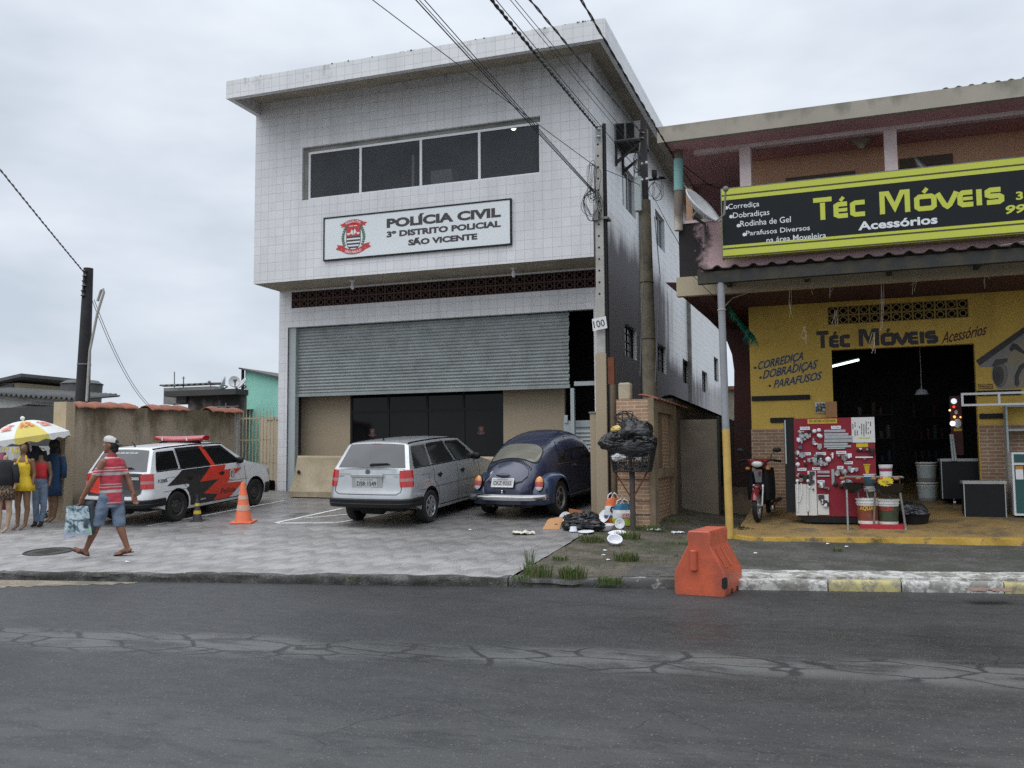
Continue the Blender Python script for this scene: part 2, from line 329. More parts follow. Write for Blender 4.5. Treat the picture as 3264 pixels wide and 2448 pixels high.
def pavement_mat():
    m, t, b = newmat('patterned_forecourt_tile')
    g = nd(t, 'ShaderNodeNewGeometry'); sp = nd(t, 'ShaderNodeSeparateXYZ'); t.links.new(g.outputs['Position'], sp.inputs[0]); x, y = sp.outputs[0], sp.outputs[1]
    T = .42
    s1 = mth(t, 'SINE', mth(t, 'MULTIPLY', mth(t, 'ADD', x, mth(t, 'MULTIPLY', mth(t, 'SINE', mth(t, 'MULTIPLY', y, 9.2)), .05)), 2*math.pi/.42)); ph = mth(t, 'ADD', mth(t, 'DIVIDE', y, .63), mth(t, 'MULTIPLY', s1, .19))
    fr = mth(t, 'FRACT', ph); wave = mth(t, 'MULTIPLY', rng(t, fr, .28, .34), rng(t, fr, .78, .72))
    rib = rng(t, mth(t, 'SINE', mth(t, 'MULTIPLY', mth(t, 'ADD', x, mth(t, 'MULTIPLY', y, .4)), 2*math.pi/.05)), -.2, .5)
    edge = mth(t, 'MULTIPLY', mth(t, 'MULTIPLY', wave, rng(t, fr, .28, .78, .35, 1.)), 1.)
    jx = mth(t, 'ABSOLUTE', mth(t, 'SUBTRACT', mth(t, 'FRACT', mth(t, 'DIVIDE', x, T)), .5)); jy = mth(t, 'ABSOLUTE', mth(t, 'SUBTRACT', mth(t, 'FRACT', mth(t, 'DIVIDE', y, T)), .5))
    joint = rng(t, mth(t, 'MAXIMUM', jx, jy), .488, .496)
    fl = nd(t, 'ShaderNodeCombineXYZ'); t.links.new(mth(t, 'FLOOR', mth(t, 'DIVIDE', x, T)), fl.inputs[0]); t.links.new(mth(t, 'FLOOR', mth(t, 'DIVIDE', y, T)), fl.inputs[1])
    wn = nd(t, 'ShaderNodeTexWhiteNoise'); t.links.new(fl.outputs[0], wn.inputs['Vector'])
    big = noise_(t, .5, 6., .62)
    wet = rng(t, mth(t, 'ADD', big, rng(t, y, 11.6, 15.5, -.16, .2)), .36, .66)
    c = mixc(t, wet, (.33, .315, .305), (.20, .19, .184))
    c = mixc(t, mth(t, 'MULTIPLY', mth(t, 'MULTIPLY', edge, rng(t, rib, 0, 1, .7, 1.)), .85), c, mixc(t, wet, (.185, .176, .172), (.108, .102, .099)))
    c = mixc(t, rng(t, wn.outputs['Value'], 0, 1, 0, .30), c, (.12, .115, .115))
    c = mixc(t, rng(t, noise_(t, 3., 7., .75), .48, .72, 0, .6), c, (.10, .095, .088))
    oil = noise_(t, 1.3, 5., .6); c = mixc(t, mth(t, 'MULTIPLY', rng(t, oil, .6, .72), rng(t, y, 13.2, 14.6)), c, (.045, .043, .043))
    c = mixc(t, mth(t, 'MULTIPLY', joint, .75), c, (.055, .053, .05))
    t.links.new(c, b.inputs['Base Color']); t.links.new(rng(t, wet, 0, 1, .62, .38), b.inputs['Roughness'])
    bump(t, b, mth(t, 'ADD', mth(t, 'MULTIPLY', mth(t, 'MULTIPLY', edge, rib), .4), mth(t, 'ADD', mth(t, 'MULTIPLY', joint, -1.), mth(t, 'MULTIPLY', noise_(t, 90.), .4))), .4, .005); return m
def soil_mat(name, a, b_, d, sc=3., stones=.3, rough=.9):
    m, t, b = newmat(name); n = noise_(t, sc, 7., .68); n2 = noise_(t, sc*14, 4., .7)
    c = mixc(t, rng(t, n, .40, .60), a, b_); c = mixc(t, rng(t, noise_(t, sc*.6, 7., .7), .47, .60, 0, .9), c, d)
    v = nd(t, 'ShaderNodeTexVoronoi', i_Scale=24.); t.links.new(nd(t, 'ShaderNodeNewGeometry').outputs['Position'], v.inputs['Vector'])
    vc = nd(t, 'ShaderNodeSeparateColor'); t.links.new(v.outputs['Color'], vc.inputs[0])
    st = mth(t, 'MULTIPLY', rng(t, v.outputs['Distance'], .36, .2), rng(t, vc.outputs[0], .62, .85)); c = mixc(t, mth(t, 'MULTIPLY', st, stones), c, (.3, .285, .26))
    c = mixc(t, rng(t, n2, .42, .62, 0, .65), c, sc3(a, .4))
    t.links.new(c, b.inputs['Base Color']); b.inputs['Roughness'].default_value = rough
    bump(t, b, mth(t, 'ADD', mth(t, 'ADD', n2, n), st), .8, .02); return m
def paint_wear_mat(name, col, under, sc=2.2, amt=.5, rough=.7, crack=0.):
    m, t, b = newmat(name); n = noise_(t, sc, 8., .72)
    c = mixc(t, rng(t, noise_(t, 4., 4., .6), .3, .7), sc3(col, .82), sc3(col, 1.1)); f = rng(t, n, .40+.2*(1-amt), .47+.24*(1-amt))
    c = mixc(t, f, c, under)
    if crack:
        v = nd(t, 'ShaderNodeTexVoronoi', feature='DISTANCE_TO_EDGE', i_Scale=3.6); w = nd(t, 'ShaderNodeVectorMath', operation='ADD'); g = nd(t, 'ShaderNodeNewGeometry')
        nn = nd(t, 'ShaderNodeTexNoise', i_Scale=5., i_Detail=4.); s3 = nd(t, 'ShaderNodeVectorMath', operation='SCALE'); s3.inputs['Scale'].default_value = .3
        t.links.new(g.outputs['Position'], nn.inputs['Vector']); t.links.new(nn.outputs['Color'], s3.inputs[0]); t.links.new(g.outputs['Position'], w.inputs[0]); t.links.new(s3.outputs[0], w.inputs[1]); t.links.new(w.outputs[0], v.inputs['Vector'])
        c = mixc(t, mth(t, 'MULTIPLY', rng(t, v.outputs['Distance'], .06, .015), crack), c, sc3(under, .6))
    t.links.new(c, b.inputs['Base Color']); b.inputs['Roughness'].default_value = rough; bump(t, b, mth(t, 'ADD', noise_(t, 60., 4., .7), mth(t, 'MULTIPLY', f, -.6)), .4, .008); return m
def glass_mat(name, tint=(.02, .022, .024), rough=.06, alpha=1.0, spec=.5):
    m, t, b = newmat(name); c = mixc(t, rng(t, noise_(t, 1.1, 5., .6), .35, .7), sc3(tint, .8), sc3(tint, 1.25)); t.links.new(c, b.inputs['Base Color'])
    b.inputs['Specular IOR Level'].default_value = spec; t.links.new(rng(t, noise_(t, 2.3, 4., .6), .3, .7, rough*.6, rough*1.6), b.inputs['Roughness']); b.inputs['Alpha'].default_value = alpha; return m
def leaf_mat(name, a, b_):
    m, t, b = newmat(name); oi = nd(t, 'ShaderNodeObjectInfo'); n = noise_(t, 9., 3.)
    c = mixc(t, rng(t, n, .3, .7), a, b_); t.links.new(c, b.inputs['Base Color']); b.inputs['Roughness'].default_value = .6
    b.inputs['Subsurface Weight'].default_value = .1; b.inputs['Subsurface Radius'].default_value = (.02, .03, .01); return m
# worn bands of the carriageway, from the photo: y = a0 + slope*x, half width, softness
def _line(p, q):
    a, b = PZ(*p, 0), PZ(*q, 0); s = (b.y-a.y)/(b.x-a.x); return a.y-s*a.x, s
_b1 = _line((0, 2050), (3264, 2180)); B1 = (_b1[0]+.27, _b1[1], .36, .14)
_b2 = _line((0, 2290), (3264, 2440)); B2 = (_b2[0]-.4, _b2[1], .75, .2)
M = {}
M['tile'] = tile_mat(); M['asphalt'] = asphalt_mat(); M['pave'] = pavement_mat()
M['dirt'] = soil_mat('damp_verge_soil', (.085, .068, .05), (.15, .125, .098), (.045, .05, .024), 2.4, .35)
M['strip'] = soil_mat('worn_sidewalk', (.062, .06, .052), (.115, .11, .098), (.045, .047, .032), 1.8, .3)
M['ground'] = soil_mat('town_ground', (.08, .075, .065), (.13, .12, .105), (.05, .055, .03), .5, .2)
M['kerb'] = soil_mat('old_grey_kerb', (.05, .05, .048), (.15, .147, .138), (.035, .038, .026), 4., .2)
M['kerb_white'] = paint_wear_mat('white_kerb_paint', (.50, .495, .46), (.20, .19, .17), 4.2, .65, .75, .6)
M['kerb_yellow'] = paint_wear_mat('yellow_kerb_paint', (.44, .385, .17), (.22, .20, .16), 5.5, .6, .75, .35)
M['kerb_mossy'] = paint_wear_mat('dark_kerb_paint', (.075, .077, .07), (.36, .36, .34), 5., .3, .8)
M['floor_yellow'] = paint_wear_mat('ochre_shop_floor', (.30, .195, .075), (.15, .112, .06), 1.3, .5, .6)
M['edge_yellow'] = paint_wear_mat('yellow_floor_edge', (.46, .285, .045), (.12, .095, .05), 3., .42, .6)
M['sand'] = soil_mat('pale_gutter_sand', (.24, .2, .15), (.33, .28, .21), (.14, .12, .09), 3., .3)
M['white_line'] = paint_wear_mat('white_bay_paint', (.62, .62, .6), (.2, .195, .19), 7., .3, .7)
M['conc'] = pm('grey_concrete', (.24, .235, .22), .85, var=.15, vs=2., bmp=.3, bs=45, dirt=((.07, .07, .055), .5, 1.6))
M['conc_dk'] = pm('dark_wet_concrete_and_backdrop', (.045, .043, .042), .75, var=.3, vs=3., bmp=.4, bs=30)
M['beige'] = pm('beige_plaster', (.36, .29, .2), .8, var=.06, vs=2., bmp=.15, bs=60)
M['beige_dirty'] = stain_mat('weathered_beige_plaster', (.41, .335, .245), (.105, .085, .045), 2.75, 1.1, .8, 1.3, .9, lowdirt=(.75, .5, (.07, .055, .035)), cut=.52)
M['soffit'] = pm('soffit_plaster', (.42, .37, .29), .85, var=.1, vs=1.2, dirt=((.12, .11, .09), .45, 1.2))
M['brick_tan'] = brick_mat('tan_brick_cladding', (.42, .25, .15), (.32, .185, .11), (.52, .39, .27), mortar=.010)
M['brick_shop'] = brick_mat('brown_brick_cladding', (.34, .20, .125), (.26, .15, .095), (.46, .36, .26), mortar=.010)
M['vent_brown'] = pm('brown_breeze_block', (.075, .042, .035), .85, var=.2, vs=6.)
M['vent_dark'] = pm('dark_void', (.012, .011, .011), .95)
M['vent_yellow'] = pm('grimy_yellow_breeze_block', (.27, .19, .06), .85, var=.2, vs=6.)
M['alu'] = pm('white_aluminium', (.68, .69, .7), .35, var=.04, vs=3.)
M['steel'] = pm('galvanised_steel', (.40, .41, .42), .4, .85, var=.15, vs=9.)
M['shutter'] = pm('grey_green_shutter_paint', (.285, .312, .305), .5, .0, var=.1, vs=1.4, dirt=((.09, .095, .09), .35, 2.4))
M['frame_grey'] = pm('pale_grey_green_paint', (.36, .40, .40), .55, var=.06, vs=2.)
M['glass'] = glass_mat('dark_window_glass', (.030, .033, .037), .05)
M['glass_up'] = glass_mat('tinted_office_glass', (.055, .058, .062), .05, .45, .5)
M['glass_black'] = glass_mat('black_storefront_glass', (.006, .0065, .007), .05, spec=.22)
M['black'] = pm('black_plastic', (.012, .012, .013), .5, var=.25, vs=12., spec=.25)
M['rubber'] = pm('tyre_rubber', (.012, .012, .0125), .82, var=.25, vs=20., bmp=.2, bs=120)
M['white'] = pm('white_plastic', (.70, .70, .69), .5, var=.04, vs=6., dirt=((.35, .32, .27), .25, 5.))
M['chrome'] = pm('chrome', (.62, .62, .61), .16, 1., var=.12, vs=12.)
M['rust'] = pm('rusty_iron', (.14, .045, .022), .85, var=.4, vs=9., bmp=.3)
M['iron'] = pm('dark_iron', (.03, .028, .027), .7, .3, var=.3, vs=9.)
M['wood_dk'] = pm('tarred_pole', (.012, .011, .013), .75, var=.5, vs=4., bmp=.5, bs=40, dirt=((.05, .048, .045), .35, 3.))
M['pink'] = stain_mat('faded_pink_plaster', (.62, .43, .44), (.045, .035, .035), 5.9, 3.8, .0, 2., .85)
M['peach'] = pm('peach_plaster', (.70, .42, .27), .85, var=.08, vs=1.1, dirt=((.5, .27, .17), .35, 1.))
M['pink_white'] = pm('pale_pink_plaster', (.72, .60, .59), .8, var=.07, vs=2.2, dirt=((.3, .22, .2), .3, 2.))
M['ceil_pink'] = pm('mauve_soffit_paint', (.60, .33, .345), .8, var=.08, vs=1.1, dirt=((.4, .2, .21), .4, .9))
M['slab_roof'] = stain_mat('weathered_roof_edge', (.34, .305, .255), (.15, .14, .11), 7.15, 6.6, .7, 1.8, .9, cut=.6)
M['cream'] = stain_mat('stained_cream_edge', (.44, .37, .255), (.085, .072, .052), 4.66, 4.1, .75, 2.2, .9, cut=.68)
M['yellow_wall'] = stain_mat('yellow_shop_paint', (.64, .43, .085), (.38, .24, .05), 4.3, .6, .5, 1.4, .75, cut=.62)
M['sign_yellow'] = pm('sign_yellow', (.50, .54, .055), .5, var=.03, vs=1.)
M['sign_black'] = pm('sign_black', (.010, .013, .015), .5, var=.1, vs=1., spec=.2)
M['sign_olive'] = pm('sign_dark_line', (.05, .045, .008), .5)
M['sign_white'] = pm('sign_white', (.70, .73, .74), .5, var=.03, vs=1.)
M['ink'] = pm('dark_lettering', (.045, .04, .042), .6, var=.1, vs=6.)
M['red'] = pm('emblem_red', (.50, .035, .035), .55, var=.06)
M['green'] = pm('emblem_green', (.04, .15, .07), .55, var=.15, vs=30.)
M['zinc_roof'] = pm('grey_fibre_cement', (.10, .10, .098), .85, var=.25, vs=3., bmp=.3, dirt=((.03, .03, .028), .5, 2.))
M['terra'] = pm('terracotta_cap_tile', (.33, .12, .07), .85, var=.25, vs=5., dirt=((.06, .05, .04), .5, 4.))
M['teal'] = pm('turquoise_plaster', (.34, .72, .60), .8, var=.06, vs=.8, dirt=((.24, .52, .43), .4, .7))
M['black_wall'] = stain_mat('mould_blackened_wall', (.17, .16, .145), (.018, .016, .016), 3.9, 2.2, .97, 1.5, .95, cut=.42)
M['pole_white'] = pm('pale_concrete_pole', (.40, .39, .36), .85, var=.12, vs=5., bmp=.3, dirt=((.16, .15, .12), .4, 2.5))
M['pole_old'] = pm('lichened_concrete_pole', (.20, .17, .12), .9, var=.3, vs=4., bmp=.5, bs=30, dirt=((.05, .05, .035), .7, 2.2))
M['wire'] = pm('black_cable', (.018, .018, .02), .6)
M['wire_grey'] = pm('grey_cable', (.14, .14, .15), .6)
M['insul'] = pm('brown_insulator', (.03, .022, .02), .35, coat=.3)
M['post_grey'] = pm('grey_post_paint', (.26, .27, .285), .6, var=.1, vs=4., dirt=((.12, .12, .12), .3, 3.))
M['post_yellow'] = pm('yellow_post_paint', (.56, .37, .09), .6, var=.1, vs=5., dirt=((.3, .19, .07), .45, 3.))
M['bag_black'] = pm('black_bin_liner', (.010, .010, .011), .26, var=.3, vs=9., bmp=1., bs=14)
M['bag_white'] = pm('white_carrier_plastic', (.66, .66, .66), .4, var=.06, vs=9., bmp=.6, bs=25)
M['bag_orange'] = pm('orange_carrier_plastic', (.75, .16, .04), .4, var=.1, vs=9., bmp=.6, bs=25)
M['bag_blue'] = pm('blue_carrier_plastic', (.015, .13, .24), .4, var=.1, vs=9., bmp=.6, bs=25)
M['bag_lime'] = pm('lime_carrier_plastic', (.42, .52, .03), .4, var=.1, vs=9., bmp=.6, bs=25)
M['foam'] = pm('white_foam', (.72, .72, .76), .6, var=.03)
M['card'] = pm('brown_cardboard', (.46, .24, .11), .85, var=.1, vs=8.)
M['orange'] = pm('orange_barrier_plastic', (.53, .10, .042), .45, var=.16, vs=3., bmp=.2, bs=40, dirt=((.27, .065, .038), .7, 2.6))
M['cone_orange'] = pm('faded_cone_orange', (.70, .15, .06), .6, var=.1, vs=6., dirt=((.4, .1, .06), .35, 6.))
M['cone_dark'] = pm('dark_cone_rubber', (.03, .031, .033), .7, var=.2)
M['cone_yellow'] = pm('cone_yellow_band', (.55, .40, .03), .6, var=.15, vs=8.)
M['cone_white'] = pm('scuffed_reflective_band', (.55, .38, .3), .6, var=.2, vs=10., dirt=((.6, .2, .1), .5, 9.))
M['grass'] = leaf_mat('verge_grass', (.045, .085, .018), (.10, .15, .035)); M['grass_dry'] = leaf_mat('dry_grass', (.12, .11, .04), (.2, .17, .07))
M['weed'] = leaf_mat('dark_weed', (.025, .05, .015), (.05, .085, .025))
M['lamp_on'] = pm('lit_lamp', (1, .98, .92), .4, emit=6.)
# ================================================================== SETTING
b = MB(); b.grid(lambda u, v: (u, v, -.02 if v < 18 else .3), [-300, -80, -20, 0, 20, 80, 300], [-60, 0, 17.99, 18, 60, 400]); struct('ground', b, M['ground'])
b = MB(); b.grid(lambda u, v: (u, ky(u)*v + (1-v)*-30, 0), [-80, -30, -20, -10, -5, 0, 5, 10, 20, 60], [0, .5, .8, 1]); struct('road', b, M['asphalt'])
XR0 = -3.83                                       # right edge of the forecourt
b = MB()
def pv(u, v):
    x = -40 + (XR0+40)*u if u < 1 else XR0
    y0 = ky(x)+.04; y = y0 + (24-y0)*v; jag = .05*mn.noise(Vector((y*2.3, 3, 0)))*(u > .999)
    return (x+jag, y, gz(x, y))
b.grid(pv, [0, .3, .6, .8, .9, 1], [i/60 for i in range(61)]); struct('forecourt', b, M['pave'])
def strip_z(x, y): d = max(0, y-ky(x)); return .125 + .033*d
def vz(x, y):                                      # verge / sidewalk surface
    k = min(1, max(0, (x+3.83)/2.2)); k = k*k*(3-2*k)
    h = .012*mn.noise(Vector((x*2, y*2, 0))) + .014*mn.noise(Vector((x*7, y*7, 5)))
    d = max(0, y-ky(x)-.15); lip = min(1, d/.25)
    zz = (1-k)*(gz(x, y)-.01) + k*strip_z(x, y)
    low = max(0, 1-abs(x+3.0)/1.1)                 # the dropped, broken kerb left of the painted one
    return zz + h*lip*(1-.6*k) - .055*low*max(0, 1-d/.7)
b = MB(); xs = [XR0+.0+i*.09 for i in range(27)]
b.grid(lambda x, v: (x, ky(x)+.02+(22-ky(x))*v, vz(x, ky(x)+.02+(22-ky(x))*v)), xs, [(i/90)**1.4 for i in range(91)]); struct('verge', b, M['dirt'], 60)
x0 = xs[-1]; b = MB(); xs2 = [x0+i*.25 for i in range(40)]
b.grid(lambda x, v: (x, ky(x)+.3+(15.9+.2*(x-x0)-ky(x))*v, vz(x, ky(x)+.3+(15.9+.2*(x-x0)-ky(x))*v)), xs2, [i/40 for i in range(41)]); struct('sidewalk', b, M['strip'], 60)
# kerbs ------------------------------------------------------------
def kerb(name, xa, xb, mat, ztop, depth, amp=.02, dx=.12, seed=0, zlow=-.02):
    b = MB(); n = max(2, int((xb-xa)/dx)); xs = [xa+(xb-xa)*i/n for i in range(n+1)]
    prof = [(0., zlow), (.0, .25), (.0, .6), (.012, .9), (.035, 1.), (depth*.6, 1.), (depth, 1.), (depth, zlow)]
    def f(x, j):
        d, h = prof[int(j)]; z = h*ztop(x) if h > 0 else h
        s = amp*mn.noise(Vector((x*3.1, j*1.7, seed)))+amp*.6*mn.noise(Vector((x*11, j*3, seed)))
        e = 1 if 0 < j < 6 else .0
        return (x, ky(x)+d-.02+s*e, z+s*.7*e)
    b.grid(f, xs, list(range(len(prof))), flip=True)
    b.ngon([f(xa, j) for j in range(8)]); b.ngon([f(xb, j) for j in range(8)][::-1])
    return tag(b.build(name, mat, smooth=50), kind='structure')
kerb('kerb', -40, XR0-.02, M['kerb'], lambda x: gz(x, ky(x)+.04)+.006, .22, .028)
kerb('kerb', XR0+.0, -2.42, M['kerb'], lambda x: max(.05, .12-.05*(1-abs(x+3.1))), .25, .03, seed=4)
pieces = [(-2.42, -1.02, 'kerb_mossy'), (-1.02, -.02, 'kerb_yellow'), (-.02, .72, 'kerb_white'), (.72, 1.72, 'kerb_yellow'), (1.72, 4., 'kerb_white')]
KPX = [(1985, 'kerb_mossy'), (2350, 'kerb_white'), (2640, 'kerb_yellow'), (2872, 'kerb_white'), (3195, 'kerb_yellow'), (3400, 'kerb_white')]
for i in range(5):
    xa, xb = PZ(KPX[i][0], 1872+.012*(KPX[i][0]-1985), 0).x, PZ(KPX[i+1][0], 1872+.012*(KPX[i+1][0]-1985), 0).x
    kerb('kerb', xa+.006, xb-.006, M[KPX[i][1]], lambda x: .118, .16, .010 if i else .022, seed=i*3)
xa = PZ(3400, 1890, 0).x; kerb('kerb', xa, 9, M['kerb_white'], lambda x: .118, .16, .01, seed=50)
# the broad white painted band behind the kerb stones
b = MB(); xa = PZ(2345, 1840, .12).x; xs = [xa+i*.1 for i in range(95)]
def wb(x, v):
    y = ky(x)+.135 + v*(.50+.05*mn.noise(Vector((x*2.2, 8, 0)))+.03*mn.noise(Vector((x*9, 8, 0)))); return (x, y, max(.124+.02*v, vz(x, y)+.012) + .006*mn.noise(Vector((x*6, y*6, 2))))
b.grid(wb, xs, [i/6 for i in range(7)]); b.grid(lambda x, v: (x, wb(x, 0)[1], wb(x, 0)[2]*(1-v)), xs, [0, 1]); struct('kerb_band', b, M['kerb_white'], 60)
# grey concrete patch behind the dark kerb stone
b = MB(); xa = PZ(1985, 1835, .12).x; xb = PZ(2345, 1840, .12).x; xs = [xa+(xb-xa)*i/16 for i in range(17)]
def wc(x, v): y = ky(x)+.135 + v*(.75+.1*mn.noise(Vector((x*2.2, 3, 0)))); return (x, y, max(.122, vz(x, y)+.008)+.004*mn.noise(Vector((x*9, y*9, 1))))
b.grid(wc, xs, [i/6 for i in range(7)]); b.grid(lambda x, v: (x, wc(x, 0)[1], wc(x, 0)[2]*(1-v)), xs, [0, 1]); struct('kerb_patch', b, M['strip'], 60)
# sandy gutter on the far left, pale streak further right
def decal(name, pts, mat, z=.004, zf=None):
    b = MB(); bm = bmesh.new(); f = bm.faces.new([bm.verts.new((p[0], p[1], 0)) for p in pts]); bmesh.ops.triangulate(bm, faces=bm.faces)
    for v in bm.verts: v.co.z = (zf(v.co.x, v.co.y) if zf else 0)+z
    b.add([v.co[:] for v in bm.verts], [[v.index for v in f.verts] for f in bm.faces]) if not bm.verts.index_update() else None; bm.free()
    return struct(name, b, mat)
decal('gutter_sand', [PZ(x, y, 0) for x, y in [(-200, 1850), (0, 1849), (250, 1853), (440, 1857)]+[(430-15*k, 1860+16*(k/40)**.8+3*math.sin(k*1.7)*math.sin(k*.6)+2.*math.sin(k*4.1)) for k in range(42)]], M['sand'])
# painted bay lines on the forecourt
def bayline(px, w=.09):
    for a, c in zip(px[:-1], px[1:]):
        p, q = PG(*a), PG(*c); d = Vector((q.x-p.x, q.y-p.y, 0)).normalized(); n = Vector((-d.y, d.x, 0))*w/2
        N = max(2, int((q-p).length/.4)); bb = MB()
        bb.grid(lambda u, v: (lambda s: (s.x, s.y, gz(s.x, s.y)+.004))(p.lerp(q, u)+n*v), [i/N for i in range(N+1)], [-1, 1]); struct('bay_line', bb, M['white_line'])
bayline([(470, 1677), (905, 1596)]); bayline([(878, 1667), (1090, 1621)], .09); bayline([(884, 1668), (1066, 1667), (1150, 1655), (1290, 1625)], .1); bayline([(968, 1652), (1150, 1636)], .07)
# shop floor, ochre paint with a bright yellow edge
fe = [PF(2300, 1700), PF(2395, 1716), PF(2700, 1717), PF(3000, 1718), PF(3264, 1720), PF(3700, 1726)]
b = MB(); back = [SP(6, 25, fz(25)), SP(-2.02, 25, fz(25)), SP(-2.02, 18, fz(18)), PF(2375, 1655), PF(2355, 1680)]
b.ngon(fe+back); struct('shop_floor', b, M['floor_yellow'])
b = MB()
for p, q in zip(fe[:-1], fe[1:]):
    N = 12
    def g(u, v, p=p, q=q):
        s = p.lerp(q, u); j = .035*mn.noise(Vector((s.x*3, 0, 4)))
        return [(s.x, s.y+.13+j*1.5, s.z+.131*.1+.004), (s.x, s.y-.012+j*.3, s.z+.004), (s.x, s.y-.02+j, s.z-.09)][int(v)]
    b.grid(g, [i/N for i in range(N+1)], [0, 1, 2])
struct('shop_floor_edge', b, M['edge_yellow'])
# ================================================================== POLICE BUILDING
XL, XR, YU, YL, YB = -12.586, -4.55, 17.95, 19.0, 39.
ZO, ZT = 5.57, 9.80
pb = thing('police_building', 'two storey building clad in white square tiles with grey roller shutter', 'building', (-8.5, 19, .7))
def part(mb, name, mat, parent=pb, **k): return mb.build(name, mat, parent, world=True, **k)
def wall_holes(b, fr, x0, x1, z0, z1, holes, depth, m=0):     # wall sheet with rectangular openings and their reveals
    xs = sorted({x0, x1, *[h[0] for h in holes], *[h[1] for h in holes]}); zs = sorted({z0, z1, *[h[2] for h in holes], *[h[3] for h in holes]})
    for i in range(len(xs)-1):
        for j in range(len(zs)-1):
            cx, cz = (xs[i]+xs[i+1])/2, (zs[j]+zs[j+1])/2
            if any(h[0] < cx < h[1] and h[2] < cz < h[3] for h in holes): continue
            b.ngon([fr(xs[i], zs[j]), fr(xs[i+1], zs[j]), fr(xs[i+1], zs[j+1]), fr(xs[i], zs[j+1])], m)
    for a, c, d, e in holes:
        for p, q in (((a, d), (c, d)), ((c, d), (c, e)), ((c, e), (a, e)), ((a, e), (a, d))):
            b.ngon([fr(*p), fr(*q), fr(*q, -depth), fr(*p, -depth)], m)
FU = Fr((0, YU, 0), (1, 0, 0)); FL = Fr((0, YL, 0), (1, 0, 0)); FS = Fr((XR, 0, 0), (0, 1, 0))   # fronts face -Y, side faces +X
WIN = (-11.33, -5.65, 7.40, 8.62)
b = MB(); wall_holes(b, FU, XL, XR, ZO, ZT, [WIN], .16); b.ngon([(XL, YU, ZO), (XL, YU, ZT), (XL, YB, ZT), (XL, YB, ZO)]); part(b, 'upper_wall', M['tile'])
b = MB(); b.ngon([(XL, YU+.001, ZO), (XR, YU+.001, ZO), (XR, YL+.2, ZO), (XL, YL+.2, ZO)]); part(b, 'soffit', M['soffit'])
VENT = (-12.25, XR-.02, 5.14, 5.53); OPEN = (-12.34, -4.84, .4, 4.685)
b = MB(); wall_holes(b, FL, XL, XR, .4, ZO, [VENT, OPEN], .16); b.ngon([(XL, YL, .4), (XL, YL, ZO), (XL, YB, ZO), (XL, YB, .4)]); part(b, 'lower_wall', M['tile'])
SWU = [(20.72, 22.2, 7.34, 8.36), (24.8, 26.2, 7.34, 8.3), (28.9, 30.3, 7.34, 8.3), (34, 35.3, 7.34, 8.3)]; SWL = [(20.72, 22.0, 3.85, 4.61), (24.78, 26.05, 3.85, 4.61), (29.0, 30.2, 3.85, 4.6), (33.25, 34.7, 3.85, 4.6), (36.7, 38.1, 4.5, 5.45)]
b = MB(); wall_holes(b, FS, YU, YB, ZO, ZT, SWU, .16); wall_holes(b, FS, YL, YB, .5, ZO, SWL, .16)
b.ngon([(XR-.002, YU+.002, ZO), (XR-.002, YL+.1, ZO), (XR-.002, YL+.1, ZO+.4), (XR-.002, YU+.002, ZO+.4)]); part(b, 'side_wall', M['tile'])
# roof slab with a hanging tiled lip and recessed soffit
YF, XF = 16.83, -3.98
b = MB(); b.box(XL-.004, XF, YF, YB+.4, 9.83, 9.93); b.box(XL-.004, XF, YF, YF+.13, 9.53, 9.83); b.box(XF-.13, XF, YF+.13, YB+.4, 9.53, 9.83); b.box(XL-.004, XL+.12, YF+.13, YU, 9.53, 9.83)
rf = part(b, 'roof', M['tile'])
b = MB(); b.box(XL+.12, XF-.13, YF+.13, YB, 9.80, 9.826); b.build('soffit', M['soffit'], rf, world=True)
# windows
def window(par, fr, rect, d, cols, fm, gm, fw=.05, rows=1, gname='pane', inset=.0):
    x0, x1, z0, z1 = rect; b = MB(); t = .05
    b.box(x0, x1, z0, z0+fw, -d, -d+t, 0, fr); b.box(x0, x1, z1-fw, z1, -d, -d+t, 0, fr); b.box(x0, x0+fw, z0+fw, z1-fw, -d, -d+t, 0, fr); b.box(x1-fw, x1, z0+fw, z1-fw, -d, -d+t, 0, fr)
    for c in cols: b.box(c-fw*.5, c+fw*.5, z0+fw, z1-fw, -d+.002, -d+t-.002, 0, fr)
    for k in range(1, rows): zz = z0+(z1-z0)*k/rows; b.box(x0+fw, x1-fw, zz-fw*.3, zz+fw*.3, -d+.004, -d+t-.004, 0, fr)
    w = sub('window', par); f = part(b, 'frame', fm, w)
    xs = [x0]+list(cols)+[x1]
    for i in range(len(xs)-1):
        p = MB(); p.box(xs[i]+fw*.4, xs[i+1]-fw*.4, z0+fw*.5, z1-fw*.5, -d+.018, -d+.026, 0, fr); part(p, gname, gm, w)
    return w
wcols = [PY(1143, 560, YU).x, PY(1336, 520, YU).x, PY(1523, 480, YU).x]
window(pb, FU, (WIN[0]+.11, WIN[1], WIN[2], WIN[3]-.09), .13, wcols, M['alu'], M['glass_up'], .055)
b = MB(); b.box(WIN[0], WIN[0]+.11, WIN[2], WIN[3]-.09, -.15, -.06, 0, FU); b.box(WIN[0], WIN[1], WIN[3]-.09, WIN[3], -.15, -.07, 0, FU); part(b, 'window_surround', M['conc'])
c = PY(1637, 407, YU+.35); b = MB(); b.ball(c, (.06, .06, .06), 10, 6); part(b, 'lamp', M['lamp_on'])
